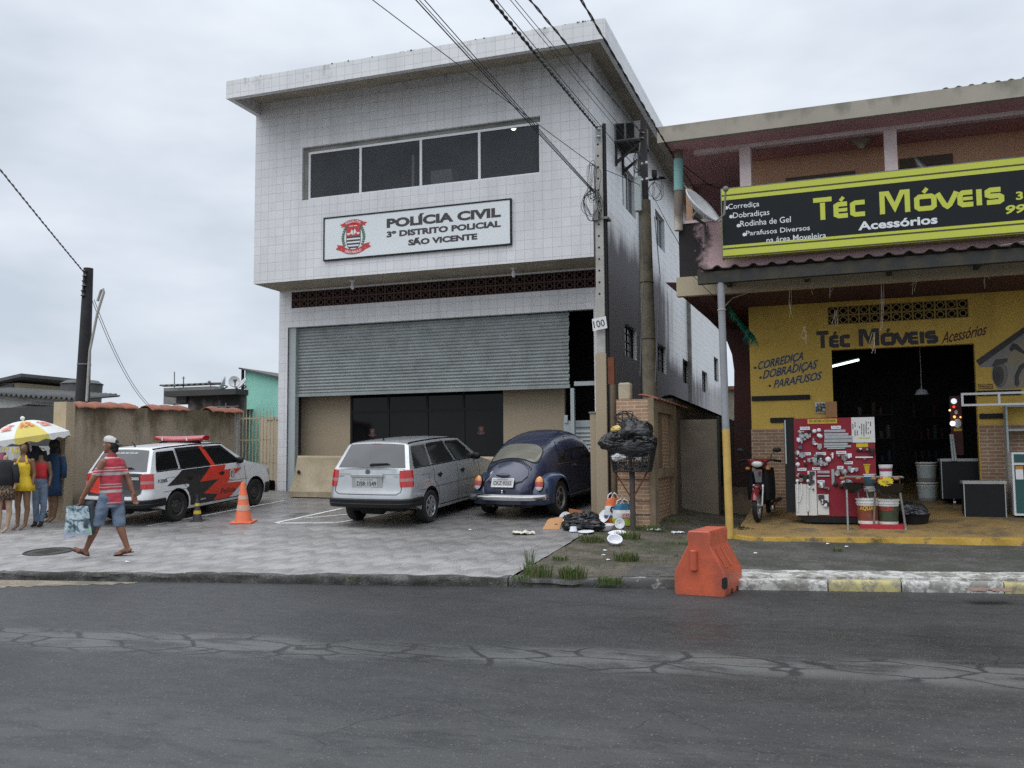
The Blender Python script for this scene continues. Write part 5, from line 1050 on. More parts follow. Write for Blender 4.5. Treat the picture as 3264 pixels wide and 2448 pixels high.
def B_top(x, y, off=0):
    w, zt, zb = B_w(y), B_zt(y), B_zb(y); q = max(0, 1-min(1, abs(x)/w)**B_n(y))**(1/B_n(y)); z = zb+(zt-zb)*q
    e = 1e-3; f = lambda X, Y: B_zb(Y)+(B_zt(Y)-B_zb(Y))*max(0, 1-min(1, abs(X)/B_w(Y))**B_n(Y))**(1/B_n(Y))
    n = Vector((-(f(x+.02, y)-f(x-.02, y))/.04, -(f(x, y+.02)-f(x, y-.02))/.04, 1)).normalized() if off else Vector()
    return Vector((x, y, z))+n*off
def B_sd(y, z, off=0, s=1):
    w, zt, zb = B_w(y), B_zt(y), B_zb(y)
    x = w if z <= zb else w*max(0, 1-min(1, (z-zb)/(zt-zb))**B_n(y))**(1/B_n(y))
    return Vector((s*(x+off), y, z+off*.25))
bug_loc = (-5.60, 15.44, gz(-5.60, 15.44))
bug = thing('parked_car', 'dark blue rounded vintage saloon with chrome bumper beside the beige gate pillar', 'car', bug_loc, rot=Euler((math.atan(.073), math.atan(.013), R(-6.5)), 'XYZ'))
blue = pm('dark_blue_car_paint', (.021, .027, .062), .30, .12, var=.10, vs=1.6, coat=.55, dirt=((.035, .036, .05), .35, 1.2))
blue2 = pm('brighter_blue_wing_paint', (.018, .036, .085), .30, .12, var=.10, vs=1.6, coat=.55)
b = MB(); ys = sorted({*[i*.02 for i in range(8)], *[.16+i*.06 for i in range(20)], *[1.4+i*.1 for i in range(10)], *[2.35+i*.05 for i in range(14)], 3.1, 3.2, 3.3, 3.4, 3.5, 3.6, 3.7, 3.8, 3.88, 3.92, 3.95}); rings = []
for y in ys:
    w, zt, zb, n_ = B_w(y), B_zt(y), B_zb(y), B_n(y); z0 = .27 if y < 3.5 else .27+.12*(y-3.5)/.45
    half = [(w*.96, z0), (w*.985, z0+(zb-z0)*.4), (w, zb)]
    for k in range(1, 13): a = math.pi/2*k/12; half.append((w*math.cos(a)**(2/n_), zb+(zt-zb)*math.sin(a)**(2/n_)))
    rings.append([(x, y, z) for x, z in half] + [(-x, y, z) for x, z in reversed(half[:-1])])
n = len(rings[0])
for a, c in zip(rings[:-1], rings[1:]): b.add(a+c, [(i, (i+1) % n, n+(i+1) % n, n+i) for i in range(n)])
for rg in (rings[0], rings[-1]): b.add(rg, [tuple(range(n))])
b.build('body', blue, bug, smooth=50)
# wings
def wing(yc, zc, r0, ridge, xin, xo, a0, a1, s, tail):
    b = MB(); N = 26
    def f(u, j):
        a = a0+(a1-a0)*u; pr = [(xo, r0), (xo+.012, r0+.012), (xo+.005, r0+.035), (xo-.03, r0+(ridge-r0)*.55), (xo-.10, r0+(ridge-r0)*.9), (xo-.18, ridge), (xo-.27, ridge*1.02), (xin, ridge*1.0)]
        x, r_ = pr[int(j)]; t = tail(a); r_ = r_+(t*(r_-r0*.98)/(ridge-r0) if j > 1 else 0)
        return (s*x, yc-r_*math.cos(a), zc+r_*math.sin(a))
    b.grid(f, [i/N for i in range(N+1)], range(8), flip=s > 0); return b
for s in (-1, 1):
    b = wing(.80, .31, .355, .475, .40, .775, R(-6), R(172), s, lambda a: .14*max(0, math.cos(a))**1.5 + .05*max(0, -math.cos(a))); o = b.build('rear_wing', blue2, bug, smooth=60); q = o.modifiers.new('t', 'SOLIDIFY'); q.thickness = .012; q.offset = -1
    b = wing(3.20, .31, .355, .47, .35, .77, R(5), R(200), s, lambda a: .16*max(0, -math.cos(a))**1.5); o = b.build('front_wing', blue2, bug, smooth=60); q = o.modifiers.new('t', 'SOLIDIFY'); q.thickness = .012; q.offset = -1
    b = MB(); b.box(min(s*.62, s*.77), max(s*.62, s*.77), 1.22, 2.86, .27, .32); b.build('running_board', M['black'], bug, bevel=.01)
    b = MB(); b.box(min(s*.3, s*.69), max(s*.3, s*.69), .38, 1.22, .30, .62); b.build('wheel_well', M['vent_dark'], bug)
    # lamps on the wings
    cz = Vector((s*.60, .235, .615)); nrm = Vector((s*.12, -1, .30)).normalized(); ax1 = nrm.cross(Z1).normalized()*-1; up_ = ax1.cross(nrm)*-1
    if up_.z < 0: up_ = -up_
    ax1 = up_.cross(nrm)
    def lens(k0, k1, off, sc=1): 
        P = []; N = 10
        for i in range(N+1): v = k0+(k1-k0)*i/N; w_ = math.sqrt(max(0, 1-v*v)); P.append((w_, v))
        return [cz+ax1*(.072*sc*w_)+up_*(.125*sc*v)+nrm*(off*(1-.6*v*v)*(1 if i_ else 1)) for i_, (w_, v) in enumerate(P)] + [cz-ax1*(.072*sc*w_)+up_*(.125*sc*v)+nrm*(off*(1-.6*v*v)) for w_, v in reversed(P)]
    b = MB(); b.ball((0, 0, 0), 1, 20, 10, 0, lambda x, y, z: cz+ax1*(.082*x)+up_*(.137*z)+nrm*(.065*y*-1-.01)); b.build('lamp_housing', M['black'], bug, smooth=60)
    b = MB()
    for (k0, k1, m_) in ((.22, .995, 0), (-.48, .22, 1), (-.995, -.48, 2)):
        def lf(u, v, k0=k0, k1=k1): vv = k0+(k1-k0)*v; w_ = math.sqrt(max(0, 1-vv*vv)); return cz+ax1*(.076*w_*u)+up_*(.130*vv)+nrm*(.060*math.sqrt(max(0, 1-.8*(u*u*w_*w_+vv*vv)))+.006)
        b.grid(lf, [i/8*2-1 for i in range(9)], [i/6 for i in range(7)], m_)
    b.build('tail_lamp', [pm('amber_lens', (.62, .24, .03), .2, coat=.5), pm('faded_red_lens', (.36, .06, .06), .25, coat=.4), pm('clear_lens', (.6, .58, .56), .2, coat=.5)], bug, smooth=60)
    for yy in (.80, 3.20): wheel(bug, s*.675, yy, .315, .165, 'bug', s)
    # side glass
    for pts in ([(.98, .93), (1.38, .93), (1.40, 1.345), (1.22, 1.33), (1.06, 1.20)], [(1.50, .93), (2.22, .93), (2.22, 1.36), (1.52, 1.37)], [(2.27, .93), (2.62, .93), (2.50, 1.15), (2.30, 1.345), (2.27, 1.35)]):
        b = MB(); patch(b, rounded(pts, .06), lambda y, z: B_sd(y, z, .005, s), cuts=1); b.build('side_window', glass_mat('dim_car_glass', (.018, .018, .017), .08), bug)
    b = MB(); pline(b, [(2.245, .93), (2.245, 1.35)], lambda y, z: B_sd(y, z, .009, s), .018); pline(b, [(.9, .905), (2.72, .905)], lambda y, z: B_sd(y, z, .005, s), .012); b.build('window_trim', M['chrome'], bug)
    b = MB(); pline(b, [(1.45, 1.40), (1.44, .9), (1.40, .5), (1.40, .33)], lambda y, z: B_sd(y, z, .005, s), .008); pline(b, [(2.68, .92), (2.72, .6), (2.70, .33)], lambda y, z: B_sd(y, z, .005, s), .008); b.build('panel_gap', M['black'], bug)
    b = MB(); c = B_sd(1.66, .84, .02, s); b.box(c.x-.012, c.x+.012, 1.60, 1.74, .83, .85); b.build('door_handle', M['chrome'], bug, bevel=.004)
# rear window in an oval frame, vents, lid, plate
rw = rounded([(-.47, .44), (.47, .44), (.43, .80), (.30, .87), (-.30, .87), (-.43, .80)], .16, 6)
b = MB(); patch(b, [(x*1.05, .44+(y-.44)*1.05-.012) for x, y in rw], lambda x, y: B_top(x, y, .005), cuts=3); b.build('window_seal', M['black'], bug)
b = MB(); patch(b, rw, lambda x, y: B_top(x, y, .011), cuts=3); b.build('rear_window', glass_mat('hazy_rear_glass', (.17, .165, .135), .12), bug, smooth=60)
b = MB(); ar = lambda x: .30+.075*(1-(x/.42)**2)
for k in range(24):
    x = -.40+.80*k/23; b.ngon([B_top(X, Y, .007) for X, Y in ((x-.012, ar(x)-.0), (x+.010, ar(x)-.0), (x+.010, ar(x)+.038), (x-.012, ar(x)+.038))])
b.build('air_vent', M['black'], bug)
lid = [(-.40, .285), (-.42, .20), (-.35, .10), (-.20, .035), (.0, .02), (.20, .035), (.35, .10), (.42, .20), (.40, .285), (.25, .333), (0, .352), (-.25, .333)]
b = MB(); patch(b, lid, lambda x, y: B_top(x*.93, y, .014), cuts=3); b.build('engine_lid', blue, bug, smooth=60)
b = MB(); pline(b, lid+[lid[0]], lambda x, y: B_top(x*.93, y, .016), .010); b.build('panel_gap', M['black'], bug)
Fb = Fr(B_top(0, .035, .05)+Vector((0, -.01, .005)), (1, 0, 0), Vector((0, .42, 1)))
bp = sub('number_plate', bug); b = MB(); b.box(-.215, .215, -.085, .085, -.02, .0, 0, Fb); b.build('plate_frame', M['white'], bp, bevel=.008)
b = MB(); b.box(-.195, .195, -.055, .07, .001, .004, 0, Fb); b.build('plate', pm('grey_number_plate', (.38, .38, .38), .45, var=.08), bp)
b = MB(); text(b, Fb, 'CKZ·9255', -.175, -.045, .35, .07, .006, 0, .02); text(b, Fb, 'SP-S.VICENTE', -.10, .042, .20, .016, .006); b.build('lettering', M['ink'], bp)
b = MB(); b.ball((0, 0, 0), 1, 16, 8, 0, lambda x, y, z: Fb(.145*x, .125+.035*z, .01+.04*y)); b.build('plate_light', blue, bug, smooth=60)
b = MB(); c = B_top(0, .0, .05); b.ball((0, -.035, .505), (.022, .03, .028), 10, 6); b.tube([(0, -.04, .50), (0, -.05, .47)], .014, 6); b.build('lid_latch', M['chrome'], bug, smooth=50)
b = MB(); P = lambda x, z: B_top(x, .15+(z)*.5, .02)
for k in range(5): a = 1.0+k*.3; b.ngon([P(-.30+.0, .02), P(-.30+.045*math.cos(a), .06+.07*math.sin(a)), P(-.30+.045*math.cos(a+.26), .06+.07*math.sin(a+.26))])
b.tube([P(-.31, -.02), P(-.30, .05)], .004, 5); b.tube([P(-.36, -.07), P(-.24, .02)], .005, 5); b.build('sticker', pm('pale_sticker', (.40, .42, .46), .5), bug)
# chrome bumper, valance
b = MB(); pr = [(.0, -.055), (-.012, -.05), (-.016, -.02), (-.030, -.012), (-.030, .012), (-.016, .02), (-.012, .05), (.0, .055)]
def bf(u, j): d, h = pr[int(j)]; x = u*.80; y = -.085+.20*abs(u)**5+.05*u*u; return (x*(1-d*.3), y+d, .40+h*(1-.15*abs(u)**6))
b.grid(bf, [i/30*2-1 for i in range(31)], range(8)); o = b.build('rear_bumper', M['chrome'], bug, smooth=45); q = o.modifiers.new('t', 'SOLIDIFY'); q.thickness = .006
b = MB(); b.grid(lambda u, v: (u*(.66-.10*v), .04+.10*u*u+.05*v, .40-.15*v), [i/12*2-1 for i in range(13)], [0, .3, .6, 1]); b.build('valance', blue2, bug, smooth=60)
b = MB(); b.box(-.45, .45, .2, .9, .20, .30); [b.tube([(x, .1, .24), (x, -.02, .235)], .02, 8) for x in (-.2, .2)]; b.build('exhaust', M['iron'], bug)
b = MB(); b.box(-.5, .5, 1., 3.3, .2, .3); b.build('underbody', M['vent_dark'], bug)
b = MB(); b.grid(lambda u, v: B_top(u*.55*(1-.1*v), 2.44+.34*(1-v), .008), [i/10*2-1 for i in range(11)], [i/6 for i in range(7)]); b.build('windshield', M['glass'], bug, smooth=60)
# ================================================================== POLES AND WIRES
YA = 16.5
pa0, pa1 = PY(1926, 1645, YA), PY(1911, 400, YA)
pA = thing('utility_pole', 'pale square concrete pole with bolt holes and beige painted foot', 'pole', (pa0.x, YA, pa0.z))
b = MB(); zc = PY(1925, 1128, YA).z
def psec(z): t = (z-pa0.z)/(pa1.z-pa0.z); return pa0.x+(pa1.x-pa0.x)*t, .098-.030*t
def pslab(b, z0, z1, m, g=0):
    (x0, w0), (x1, w1) = psec(z0), psec(z1); P = []
    for x, w, z in ((x0, w0+g, z0), (x1, w1+g, z1)): P += [(x-w, YA-.11-g, z), (x+w, YA-.11-g, z), (x+w, YA+.11+g, z), (x-w, YA+.11+g, z)]
    b.add(P, [(0, 1, 5, 4), (1, 2, 6, 5), (2, 3, 7, 6), (3, 0, 4, 7), (4, 5, 6, 7), (3, 2, 1, 0)], m)
pslab(b, zc, pa1.z, 0); pslab(b, pa0.z-.1, zc, 1, .012)
b.build('pole_shaft', [M['pole_white'], M['beige']], pA, bevel=.012, world=True)
b = MB()
for k in range(15):
    z = pa1.z-.18-k*.215; x, w = psec(z); b.lathe([(.02, 0), (.0, .002)], 10, (x-.01, YA-.1135, z), 'y')
b.build('bolt_hole', M['vent_dark'], pA, world=True)
b = MB(); x, w = psec(pa1.z); x2, w2 = psec(zc); b.tube([(x+w+.03, YA-.05, pa1.z-.0), (x2+w2+.03, YA-.05, zc), (x2+w2+.06, YA-.05, .7)], .035, 8); b.build('conduit', M['black'], pA, smooth=50, world=True)
q = PY(1918, 700, YA); b = MB(); b.box(q.x-.15, q.x+.15, YA-.128, YA+.13, q.z-.02, q.z+.02); b.box(q.x-.10, q.x-.02, YA-.2, YA-.12, q.z-.05, q.z+.14); b.build('clamp', M['conc'], pA, world=True)
for k, (px, py) in enumerate(((1907, 408), (1907, 432))):
    c = PY(px, py, YA-.17); b = MB(); b.lathe([(.02, -.05), (.05, -.03), (.03, 0), (.05, .03), (.02, .05)], 10, c); b.build('insulator', M['frame_grey'], pA, smooth=50, world=True)
# number plate 100
c = PY(1909, 1032, YA-.2); np_ = thing('number_board', 'tilted white board with the number 100 hung on the pale pole', 'sign', c)
F = Fr(c, Vector((1, 0, .16))); F.y = Vector((-.16, 0, 1)).normalized()
b = MB(); b.ngon([F(x, y, .006) for x, y in ((-.13, -.11), (.14, -.11), (.15, .11), (-.11, .11))]); b.box(-.11, .13, -.10, .10, -.006, .004, 0, F); b.build('board', M['white'], np_, world=True)
b = MB(); text(b, F, '100', -.10, -.065, .21, .13, .009, 0, .01); b.build('lettering', M['ink'], np_, world=True)
# cable coils
def coil(name, pts, rx, rz, n, label, seed, r=.005):
    random.seed(seed); b = MB(); c = Vector(pts)
    for k in range(n):
        ax, az, ph = rx*random.uniform(.6, 1.1), rz*random.uniform(.75, 1.1), random.uniform(0, 6); dx, dz = random.uniform(-.05, .05), random.uniform(-.06, .06)
        P = [c+Vector((dx+ax*math.cos(a)+.02*math.sin(3*a+ph), .05*math.sin(a+ph), dz+az*math.sin(a))) for a in [2*math.pi*i/22 for i in range(23)]]; b.tube(P, r, 5, cap=False)
    return tag(b.build(name, M['wire'], smooth=60), label, 'cable coil', 'loose cable coils on the poles')
coil('cable_coil', PY(1893, 575, YA-.2), .10, .36, 5, 'upper long bundle of looped cable beside the pale pole', 1); coil('cable_coil', PY(1890, 650, YA-.2), .15, .26, 6, 'lower messy coil of cable at the clamp of the pale pole', 2, .0055)
coil('cable_coil', PY(2032, 520, 17.7), .09, .22, 4, 'small cable loops left of the dark pole top', 3); coil('cable_coil', PY(2092, 600, 17.7), .12, .2, 4, 'cable loops hanging right of the dark pole', 4, .005); coil('cable_coil', PY(1992, 1335, 15.3), .13, .10, 5, 'drooping black cable coil on top of the brick pier', 5, .008)
# older round pole
YBp = 18.0; c0, c1, c2 = PY(2073, 1300, YBp), PY(2054, 640, YBp), PY(2051, 385, YBp)
pB = thing('utility_pole', 'old lichened round pole with dark top rising behind the brick pier', 'pole', (c0.x, YBp, .5))
b = MB(); b.tube([(c0.x, YBp, .45), c0, (c0+c1)/2, c1], [.145, .140, .132, .122], 18); b.build('pole_shaft', M['pole_old'], pB, smooth=50, world=True)
b = MB(); b.tube([c1-Vector((0, 0, .1)), c2], [.090, .062], 16); b.build('upper_shaft', M['wood_dk'], pB, smooth=50, world=True)
q = PY(2037, 620, YBp-.12); b = MB(); b.box(q.x-.08, q.x+.06, YBp-.2, YBp-.08, q.z-.35, q.z+.35); b.build('cable_box', M['frame_grey'], pB, bevel=.02, world=True)
for px, py in ((2046, 420), (2044, 437)): c = PY(px, py, YBp-.2); b = MB(); b.lathe([(.02, -.06), (.06, -.04), (.035, 0), (.06, .04), (.02, .06)], 10, c); b.build('insulator', M['insul'], pB, smooth=50, world=True)
q = PY(2084, 572, YBp-.1); b = MB(); b.tube([q+Vector((-.1, 0, 0)), q+Vector((.25, -.02, .0))], .025, 6); b.lathe([(.045, 0), (.055, .04), (.055, .14), (.03, .16)], 10, q+Vector((.02, -.03, .03))); b.ball(q+Vector((.16, -.03, .02)), (.06, .04, .03), 8, 6); b.build('cable_clamp', M['black'], pB, smooth=40, world=True)
for px, py in ((2046, 522), (2060, 518), (2046, 573), (2062, 570)): c = PY(px, py, YBp-.17); b = MB(); b.ball(c, .028, 8, 6); b.build('bolt', M['white'], pB, world=True)
for z in (PY(2080, 900, YBp).z, PY(2090, 1080, YBp).z): b = MB(); b.lathe([(.134, -.012), (.142, 0), (.134, .012)], 18, c0.lerp(c1, (z-c0.z)/(c1.z-c0.z))); b.build('strap', M['iron'], pB, world=True)
b = MB(); b.tube([PY(2040, 455, 17.72), PY(2036, 500, 17.72), PY(2024, 530, 17.72), PY(2020, 570, 17.76)], .014, 6); b.tube([PY(2040, 700, 17.75), PY(2052, 880, 17.74), PY(2045, 1010, 17.74), PY(2040, 1200, 17.73)], .010, 5); b.tube([PY(2086, 690, 17.76), PY(2104, 880, 17.75), PY(2098, 1010, 17.73), PY(2088, 1220, 17.71)], .010, 5); b.build('cable', M['wire_grey'], pB, smooth=60, world=True)
def wire(ptop, pend, yend, label, sag=.0, r=.0065, ytop=10.3, ext=2.2, twist=0, mat='wire', tail=None, group='overhead wires'):
    a, e = PY(ptop[0], ptop[1], ytop), PY(pend[0], pend[1], yend); far = e+(a-e)*ext; N = 60; P = []
    for i in range(N+1):
        t = i/N; p = far.lerp(e, t); p.z -= sag*4*t*(1-t)*((far-e).length/12); P.append(p)
    b = MB()
    if twist:
        for k in range(2):
            Q = []
            for i in range(N*4+1):
                t = i/(N*4); j = min(N-1, int(t*N)); p = P[j].lerp(P[j+1], t*N-j); a_ = t*ext*2*math.pi*twist+k*math.pi; Q.append(p+Vector((math.cos(a_)*r*.9, 0, math.sin(a_)*r*.9)))
            b.tube(Q, r*(1 if not k else .7), 5, cap=False)
    else: b.tube(P, r, 5, cap=False)
    if tail: b.tube([e]+[PY(x, y, Y) for x, y, Y in tail], r, 5, cap=False)
    return tag(b.build('overhead_wire', M[mat], smooth=60), label, 'wire', group)
wire((1206, 0), (1893, 527), 16.3, 'leftmost thin wire crossing the tiled facade with a slack dip', .05, tail=[(1975, 560, 17.2), (2040, 590, 17.8)])
wire((1331, 0), (1894, 616), 16.35, 'lower wire of the bundle ending at the pale pole clamp', .02, .009); wire((1338, 0), (1896, 614), 16.35, 'middle wire of the bundle ending at the pale pole clamp', .005, .006); wire((1361, 0), (1897, 612), 16.35, 'upper wire of the bundle ending at the pale pole clamp', .03, .007)
wire((1572, 0), (1903, 409), 16.35, 'thick twisted cable ending at the top of the pale pole', .02, .015, twist=16)
wire((1565, 0), (1910, 405), 16.5, 'thin wire hugging the thick twisted cable', -.0, .005); wire((1590, 0), (2036, 545), 17.8, 'thin wire just right of the twisted cable running to dark pole', .03, .006); wire((1630, 0), (2040, 500), 17.8, 'first of two parallel thin wires passing the air conditioner', .01, .005); wire((1642, 0), (2042, 482), 17.8, 'second of two parallel thin wires passing the air conditioner', -.0, .005)
wire((1696, 0), (2046, 425), 17.8, 'wavy cable ending at the insulator atop the dark pole', .02, .010, twist=9); wire((1858, 0), (2150, 505), 16.2, 'rightmost cable crossing the roof corner to the pink building', .03, .010, twist=8, tail=[(2260, 590, 16.4), (2330, 610, 17)])
wire((0, 535), (268, 868), 19.85, 'twisted service cable from top left to the timber pole', .04, .014, 14.5, 1.6, twist=14, mat='wire_grey')
for k, (x0, x1) in enumerate(((293, 470), (300, 478))):
    a, e = PY(x0, 955, 19.9), PY(x1, 1292, 26); b = MB(); b.tube([a.lerp(e, i/20)-Vector((0, 0, .35*4*(i/20)*(1-i/20))) for i in range(21)], .009, 5, cap=False); tag(b.build('overhead_wire', M['wire_grey'], smooth=60), ('left', 'right')[k]+' of two slack wires dropping from timber pole to low roofs', 'wire', 'overhead wires')
b = MB(); b.tube([PY(2095, 575, 17.9), PY(2150, 585, 16.3), PY(2200, 590, 16.2), PY(2270, 588, 17)], .006, 5); tag(b.build('overhead_wire', M['wire'], smooth=60), 'short thin wire from dark pole clamp to the pink balcony', 'wire', 'overhead wires')
b = MB(); b.tube([PY(2090, 640, 17.8), PY(2120, 700, 16.4), PY(2160, 770, 16.2), PY(2210, 880, 15.8), PY(2270, 940, 15.8)], .006, 5); tag(b.build('overhead_wire', M['wire'], smooth=60), 'thin wire sagging from dark pole across the stained pink corner', 'wire', 'overhead wires')
# gate pillar, brick pier, passage -----------------------------------
q0, q1 = PY(1889, 1640, 16.72), PY(1910, 1318, 16.72); t = thing('gate_pillar', 'short beige plastered pillar beside the blue car', 'pillar', (q0.x, 16.7, .5)); b = MB(); b.box(q0.x, pa0.x-.05, 16.62, 16.85, .4, q1.z); b.build('pillar_body', M['beige'], t, bevel=.01, world=True); b = MB(); b.box(q0.x-.015, pa0.x-.05, 16.6, 16.87, q1.z+.001, q1.z+.03); b.build('cap', M['conc'], t, world=True)
a, c = PY(1937, 1140, 16.45), PY(1960, 1225, 16.45); rp = thing('rusty_pipe', 'brown pipe with a rusty red metal box above it beside the pale pole', 'pipe', ((a.x+c.x)/2, 16.45, .5)); b = MB(); b.box(a.x+.01, c.x, 16.40, 16.5, c.z, a.z); b.build('metal_box', M['rust'], rp, world=True); b = MB(); b.tube([((a.x+c.x)/2+.02, 16.46, .45), ((a.x+c.x)/2+.02, 16.46, c.z-.002)], .065, 10); b.build('pipe', pm('brown_pipe', (.14, .10, .06), .7, var=.2), rp, smooth=50, world=True)
XP0, XP1, YP = PY(1966, 1400, 15.4).x, PY(2086, 1400, 15.4).x, 15.4; zt = PY(2030, 1272, 15.4).z
pier = thing('brick_pier', 'tan brick clad meter pier with open cabinet on its side', 'pier', ((XP0+XP1)/2, YP, .42))
b = MB(); b.box(XP0, XP1-.092, YP, 15.9, .3, zt); b.box(XP1-.2, XP1-.092, 15.901, 17.62, .3, zt); 
for z in (PY(2020, 1528, YP).z, PY(2020, 1640, YP).z, PY(2020, 1345, YP).z): pass
b.build('pier_body', M['brick_tan'], pier, world=True)
b = MB(); FSd = Fr((XP1, 0, 0), (0, 1, 0)); holes = [(15.75, 17.30, PX(2120, 1492, XP1).z, PX(2120, 1318, XP1).z), (15.70, 17.34, .3, PX(2125, 1520, XP1).z)]
wall_holes(b, FSd, YP-.02, 17.62, .3, zt+.02, holes, .09); b.ngon([(XP1, YP-.02, .3), (XP1-.09, YP-.02, .3), (XP1-.09, YP-.02, zt+.02), (XP1, YP-.02, zt+.02)]); b.ngon([(XP1, YP-.02, zt+.02), (XP1-.09, YP-.02, zt+.02), (XP1-.09, 17.62, zt+.02), (XP1, 17.62, zt+.02)]); b.build('meter_frame', pm('tan_plaster', (.25, .19, .12), .85, var=.12, vs=3., dirt=((.08, .06, .04), .5, 2.5)), pier, world=True)
b = MB(); b.box(XP1-.088, XP1-.07, 15.80, 16.5, holes[0][2]+.01, holes[0][3]-.02); b.build('meter_board', pm('old_board', (.17, .13, .09), .85, var=.2), pier, world=True)
b = MB()
for z in (PY(2020, 1528, YP).z, PY(2020, 1597, YP).z, PY(2020, 1640, YP).z, PY(2020, 1345, YP).z): b.box(XP0-.004, XP1-.092, YP-.008, YP-.001, z-.006, z+.006)
b.build('joint', M['conc_dk'], pier, world=True)
b = MB()
for k in range(11): y = 15.42+k*.30; b.grid(lambda u, v: (XP1-.20+.30*u, y+.28*v, zt+.045+.04*(1-u*u)+.015*v-.06*max(0, u)), [i/5*2-1 for i in range(11)][5:] if 0 else [-.2, 0, .3, .6, .9], [0, .5, 1])
o = b.build('coping_tile', M['terra'], pier, smooth=60, world=True); s = o.modifiers.new('s', 'SOLIDIFY'); s.thickness = .02
b = MB(); q = PY(1980, 1222, 15.75); b.box(XP0-.01, XP0+.2, 15.6, 15.8, zt+.002, q.z, 0); b.build('cream_stub', pm('peeling_cream', (.42, .36, .25), .85, var=.15, vs=6., dirt=((.18, .16, .13), .4, 6.)), pier, bevel=.03, world=True)
# lot wall running back along the passage
XB = -2.97; zb0, zb1 = PX(2110, 1258, XB).z, PX(2300, 1338, XB).z
lw2 = thing('passage_wall', 'dark mossy wall running back between the two buildings', 'wall', (XB, 17, .5)); y1 = 31.
b = MB(); b.box(XB-.15, XB, 17.63, y1, .3, 0, 0, lambda x, y, z: (x, y, .3 if z > .1 else zb0+(zb1-zb0)*(y-17.63)/(y1-17.63))); b.build('wall_body', stain_mat('dark_mossy_plaster', (.13, .105, .08), (.03, .026, .02), 2.8, 1.4, .9, 1.4, cut=.5), lw2, world=True)
b = MB(); b.grid(lambda u, v: (XB-.22+.3*u+.012*mn.noise(Vector((v*40, 1, 1))), 17.6+(y1-17.6)*v, zb0+(zb1-zb0)*v+.02+.05*(1-(2*u-1)**2)+.012*mn.noise(Vector((v*60, u*3, 1)))), [0, .25, .5, .75, 1], [i/60 for i in range(61)]); b.build('coping', M['conc_dk'], lw2, smooth=60, world=True)
# beige panel wall and barred gate across the passage
YPn = 18.4; a, c, e = PY(2188, 1338, YPn), PY(2285, 1336, YPn), PY(2288, 1630, YPn)
t = thing('passage_panel', 'plain beige wall panel standing in the dark passage', 'wall', (a.x, YPn, .5)); b = MB(); b.box(XB+.002, c.x, YPn, YPn+.08, .35, a.z); b.build('panel', pm('dull_beige_plaster', (.23, .19, .145), .85, var=.08, vs=1.4, dirt=((.1, .08, .06), .4, 1.6)), t, world=True); b = MB(); b.box(c.x, c.x+.05, YPn-.02, YPn+.1, .35, a.z+.06); b.build('post', M['iron'], t, world=True)
YGt = 19.1; a, c = PY(2289, 1330, YGt), PY(2392, 1345, YGt); t = thing('iron_gate', 'dark iron bar gate closing the passage beside the yellow shop', 'gate', (a.x, YGt, .55)); b = MB()
for k in range(8): x = a.x+(c.x-a.x)*k/7; b.box(x-.01, x+.01, YGt, YGt+.02, .95, a.z-.02-.015*k)
for z in (.97, 1.6, 2.1): b.box(a.x, c.x, YGt+.021, YGt+.03, z, z+.03)
b.build('bar', M['iron'], t, world=True); b = MB(); b.box(a.x, c.x, YGt-.02, YGt+.1, .35, .93); b.build('base_wall', stain_mat('peeling_base', (.2, .15, .11), (.07, .05, .04), .95, .5, .7, 4., cut=.45), t, world=True)
t = PY(2300, 1345, 23.5); b = MB(); b.box(-3.2, SP(-1.95, 23.5, 0).x, 23.5, 23.7, .4, t.z); tag(b.build('passage_backdrop', M['conc_dk']), 'dark sheet added across the passage so the gap behind the bars stays dark', 'wall')  # added dark sheet: the passage's darkness is put into its colour
a, c = PY(2316, 1232, 42), PY(2352, 1300, 42); hh = thing('far_house', 'small distant cream house glimpsed through the gap beside grey post', 'house', (a.x, 42, .5)); b = MB(); b.box(a.x-.3, c.x+2, 42, 46, .4, a.z-.15); b.build('wall', M['soffit'], hh, world=True); b = MB(); b.box(a.x-.5, c.x+2.2, 41.8, 46.2, a.z-.149, a.z+.0); b.build('roof', M['terra'], hh, world=True)
# ================================================================== PINK AND YELLOW SHOP BUILDING
sb = thing('shop_building', 'two storey pink and yellow shop building with open balcony', 'building', SP(2, 18, .6))
VS, VB, VR = 18., 15.9, 15.3
FSh = lambda v, z=0: Fr(SP(0, v, z), SU)
def sbox(b, u0, u1, v0, v1, z0, z1, m=0): return b.box(u0, u1, v0, v1, z0, z1, m, lambda u, v, z: SP(u, v, z))
def spart(b, name, mat, par=None, **k): return b.build(name, mat, par or sb, world=True, **k)
UE = 8.; uL = ps(2386, 1000, VS)[0]
dL, dT = ps(2650, 1115, VS); dR = ps(3106, 1104, VS)[0]; vL, vT = ps(2637, 979, VS); vR, vB = ps(3089, 1017, VS)[0], ps(2639, 1036, VS)[1]
F = FSh(VS); b = MB(); wall_holes(b, F, uL, UE, .3, 4.5, [(dL, dR, .3, dT), (vL, vR, vB, vT)], .18); b.ngon([F(uL, .3), F(uL, 4.5), F(uL, 4.5, -10), F(uL, .3, -10)]); spart(b, 'front_wall', M['yellow_wall'])
bz = ps(2389, 1368, VS)[1]; b = MB()
for u0, u1 in ((uL-.01, dL-.14), (dR+.02, UE)): sbox(b, u0, u1, VS-.03, VS-.002, .35, bz)
spart(b, 'brick_wainscot', M['brick_shop'])
b = MB(); breeze(b, F, vL, vR, vB, vT, 13, 2, .12, 'o', .016); b.box(vL, vR, vB, vT, -.18, -.17, 1, F); spart(b, 'vent_grille', [M['vent_yellow'], M['vent_dark']])
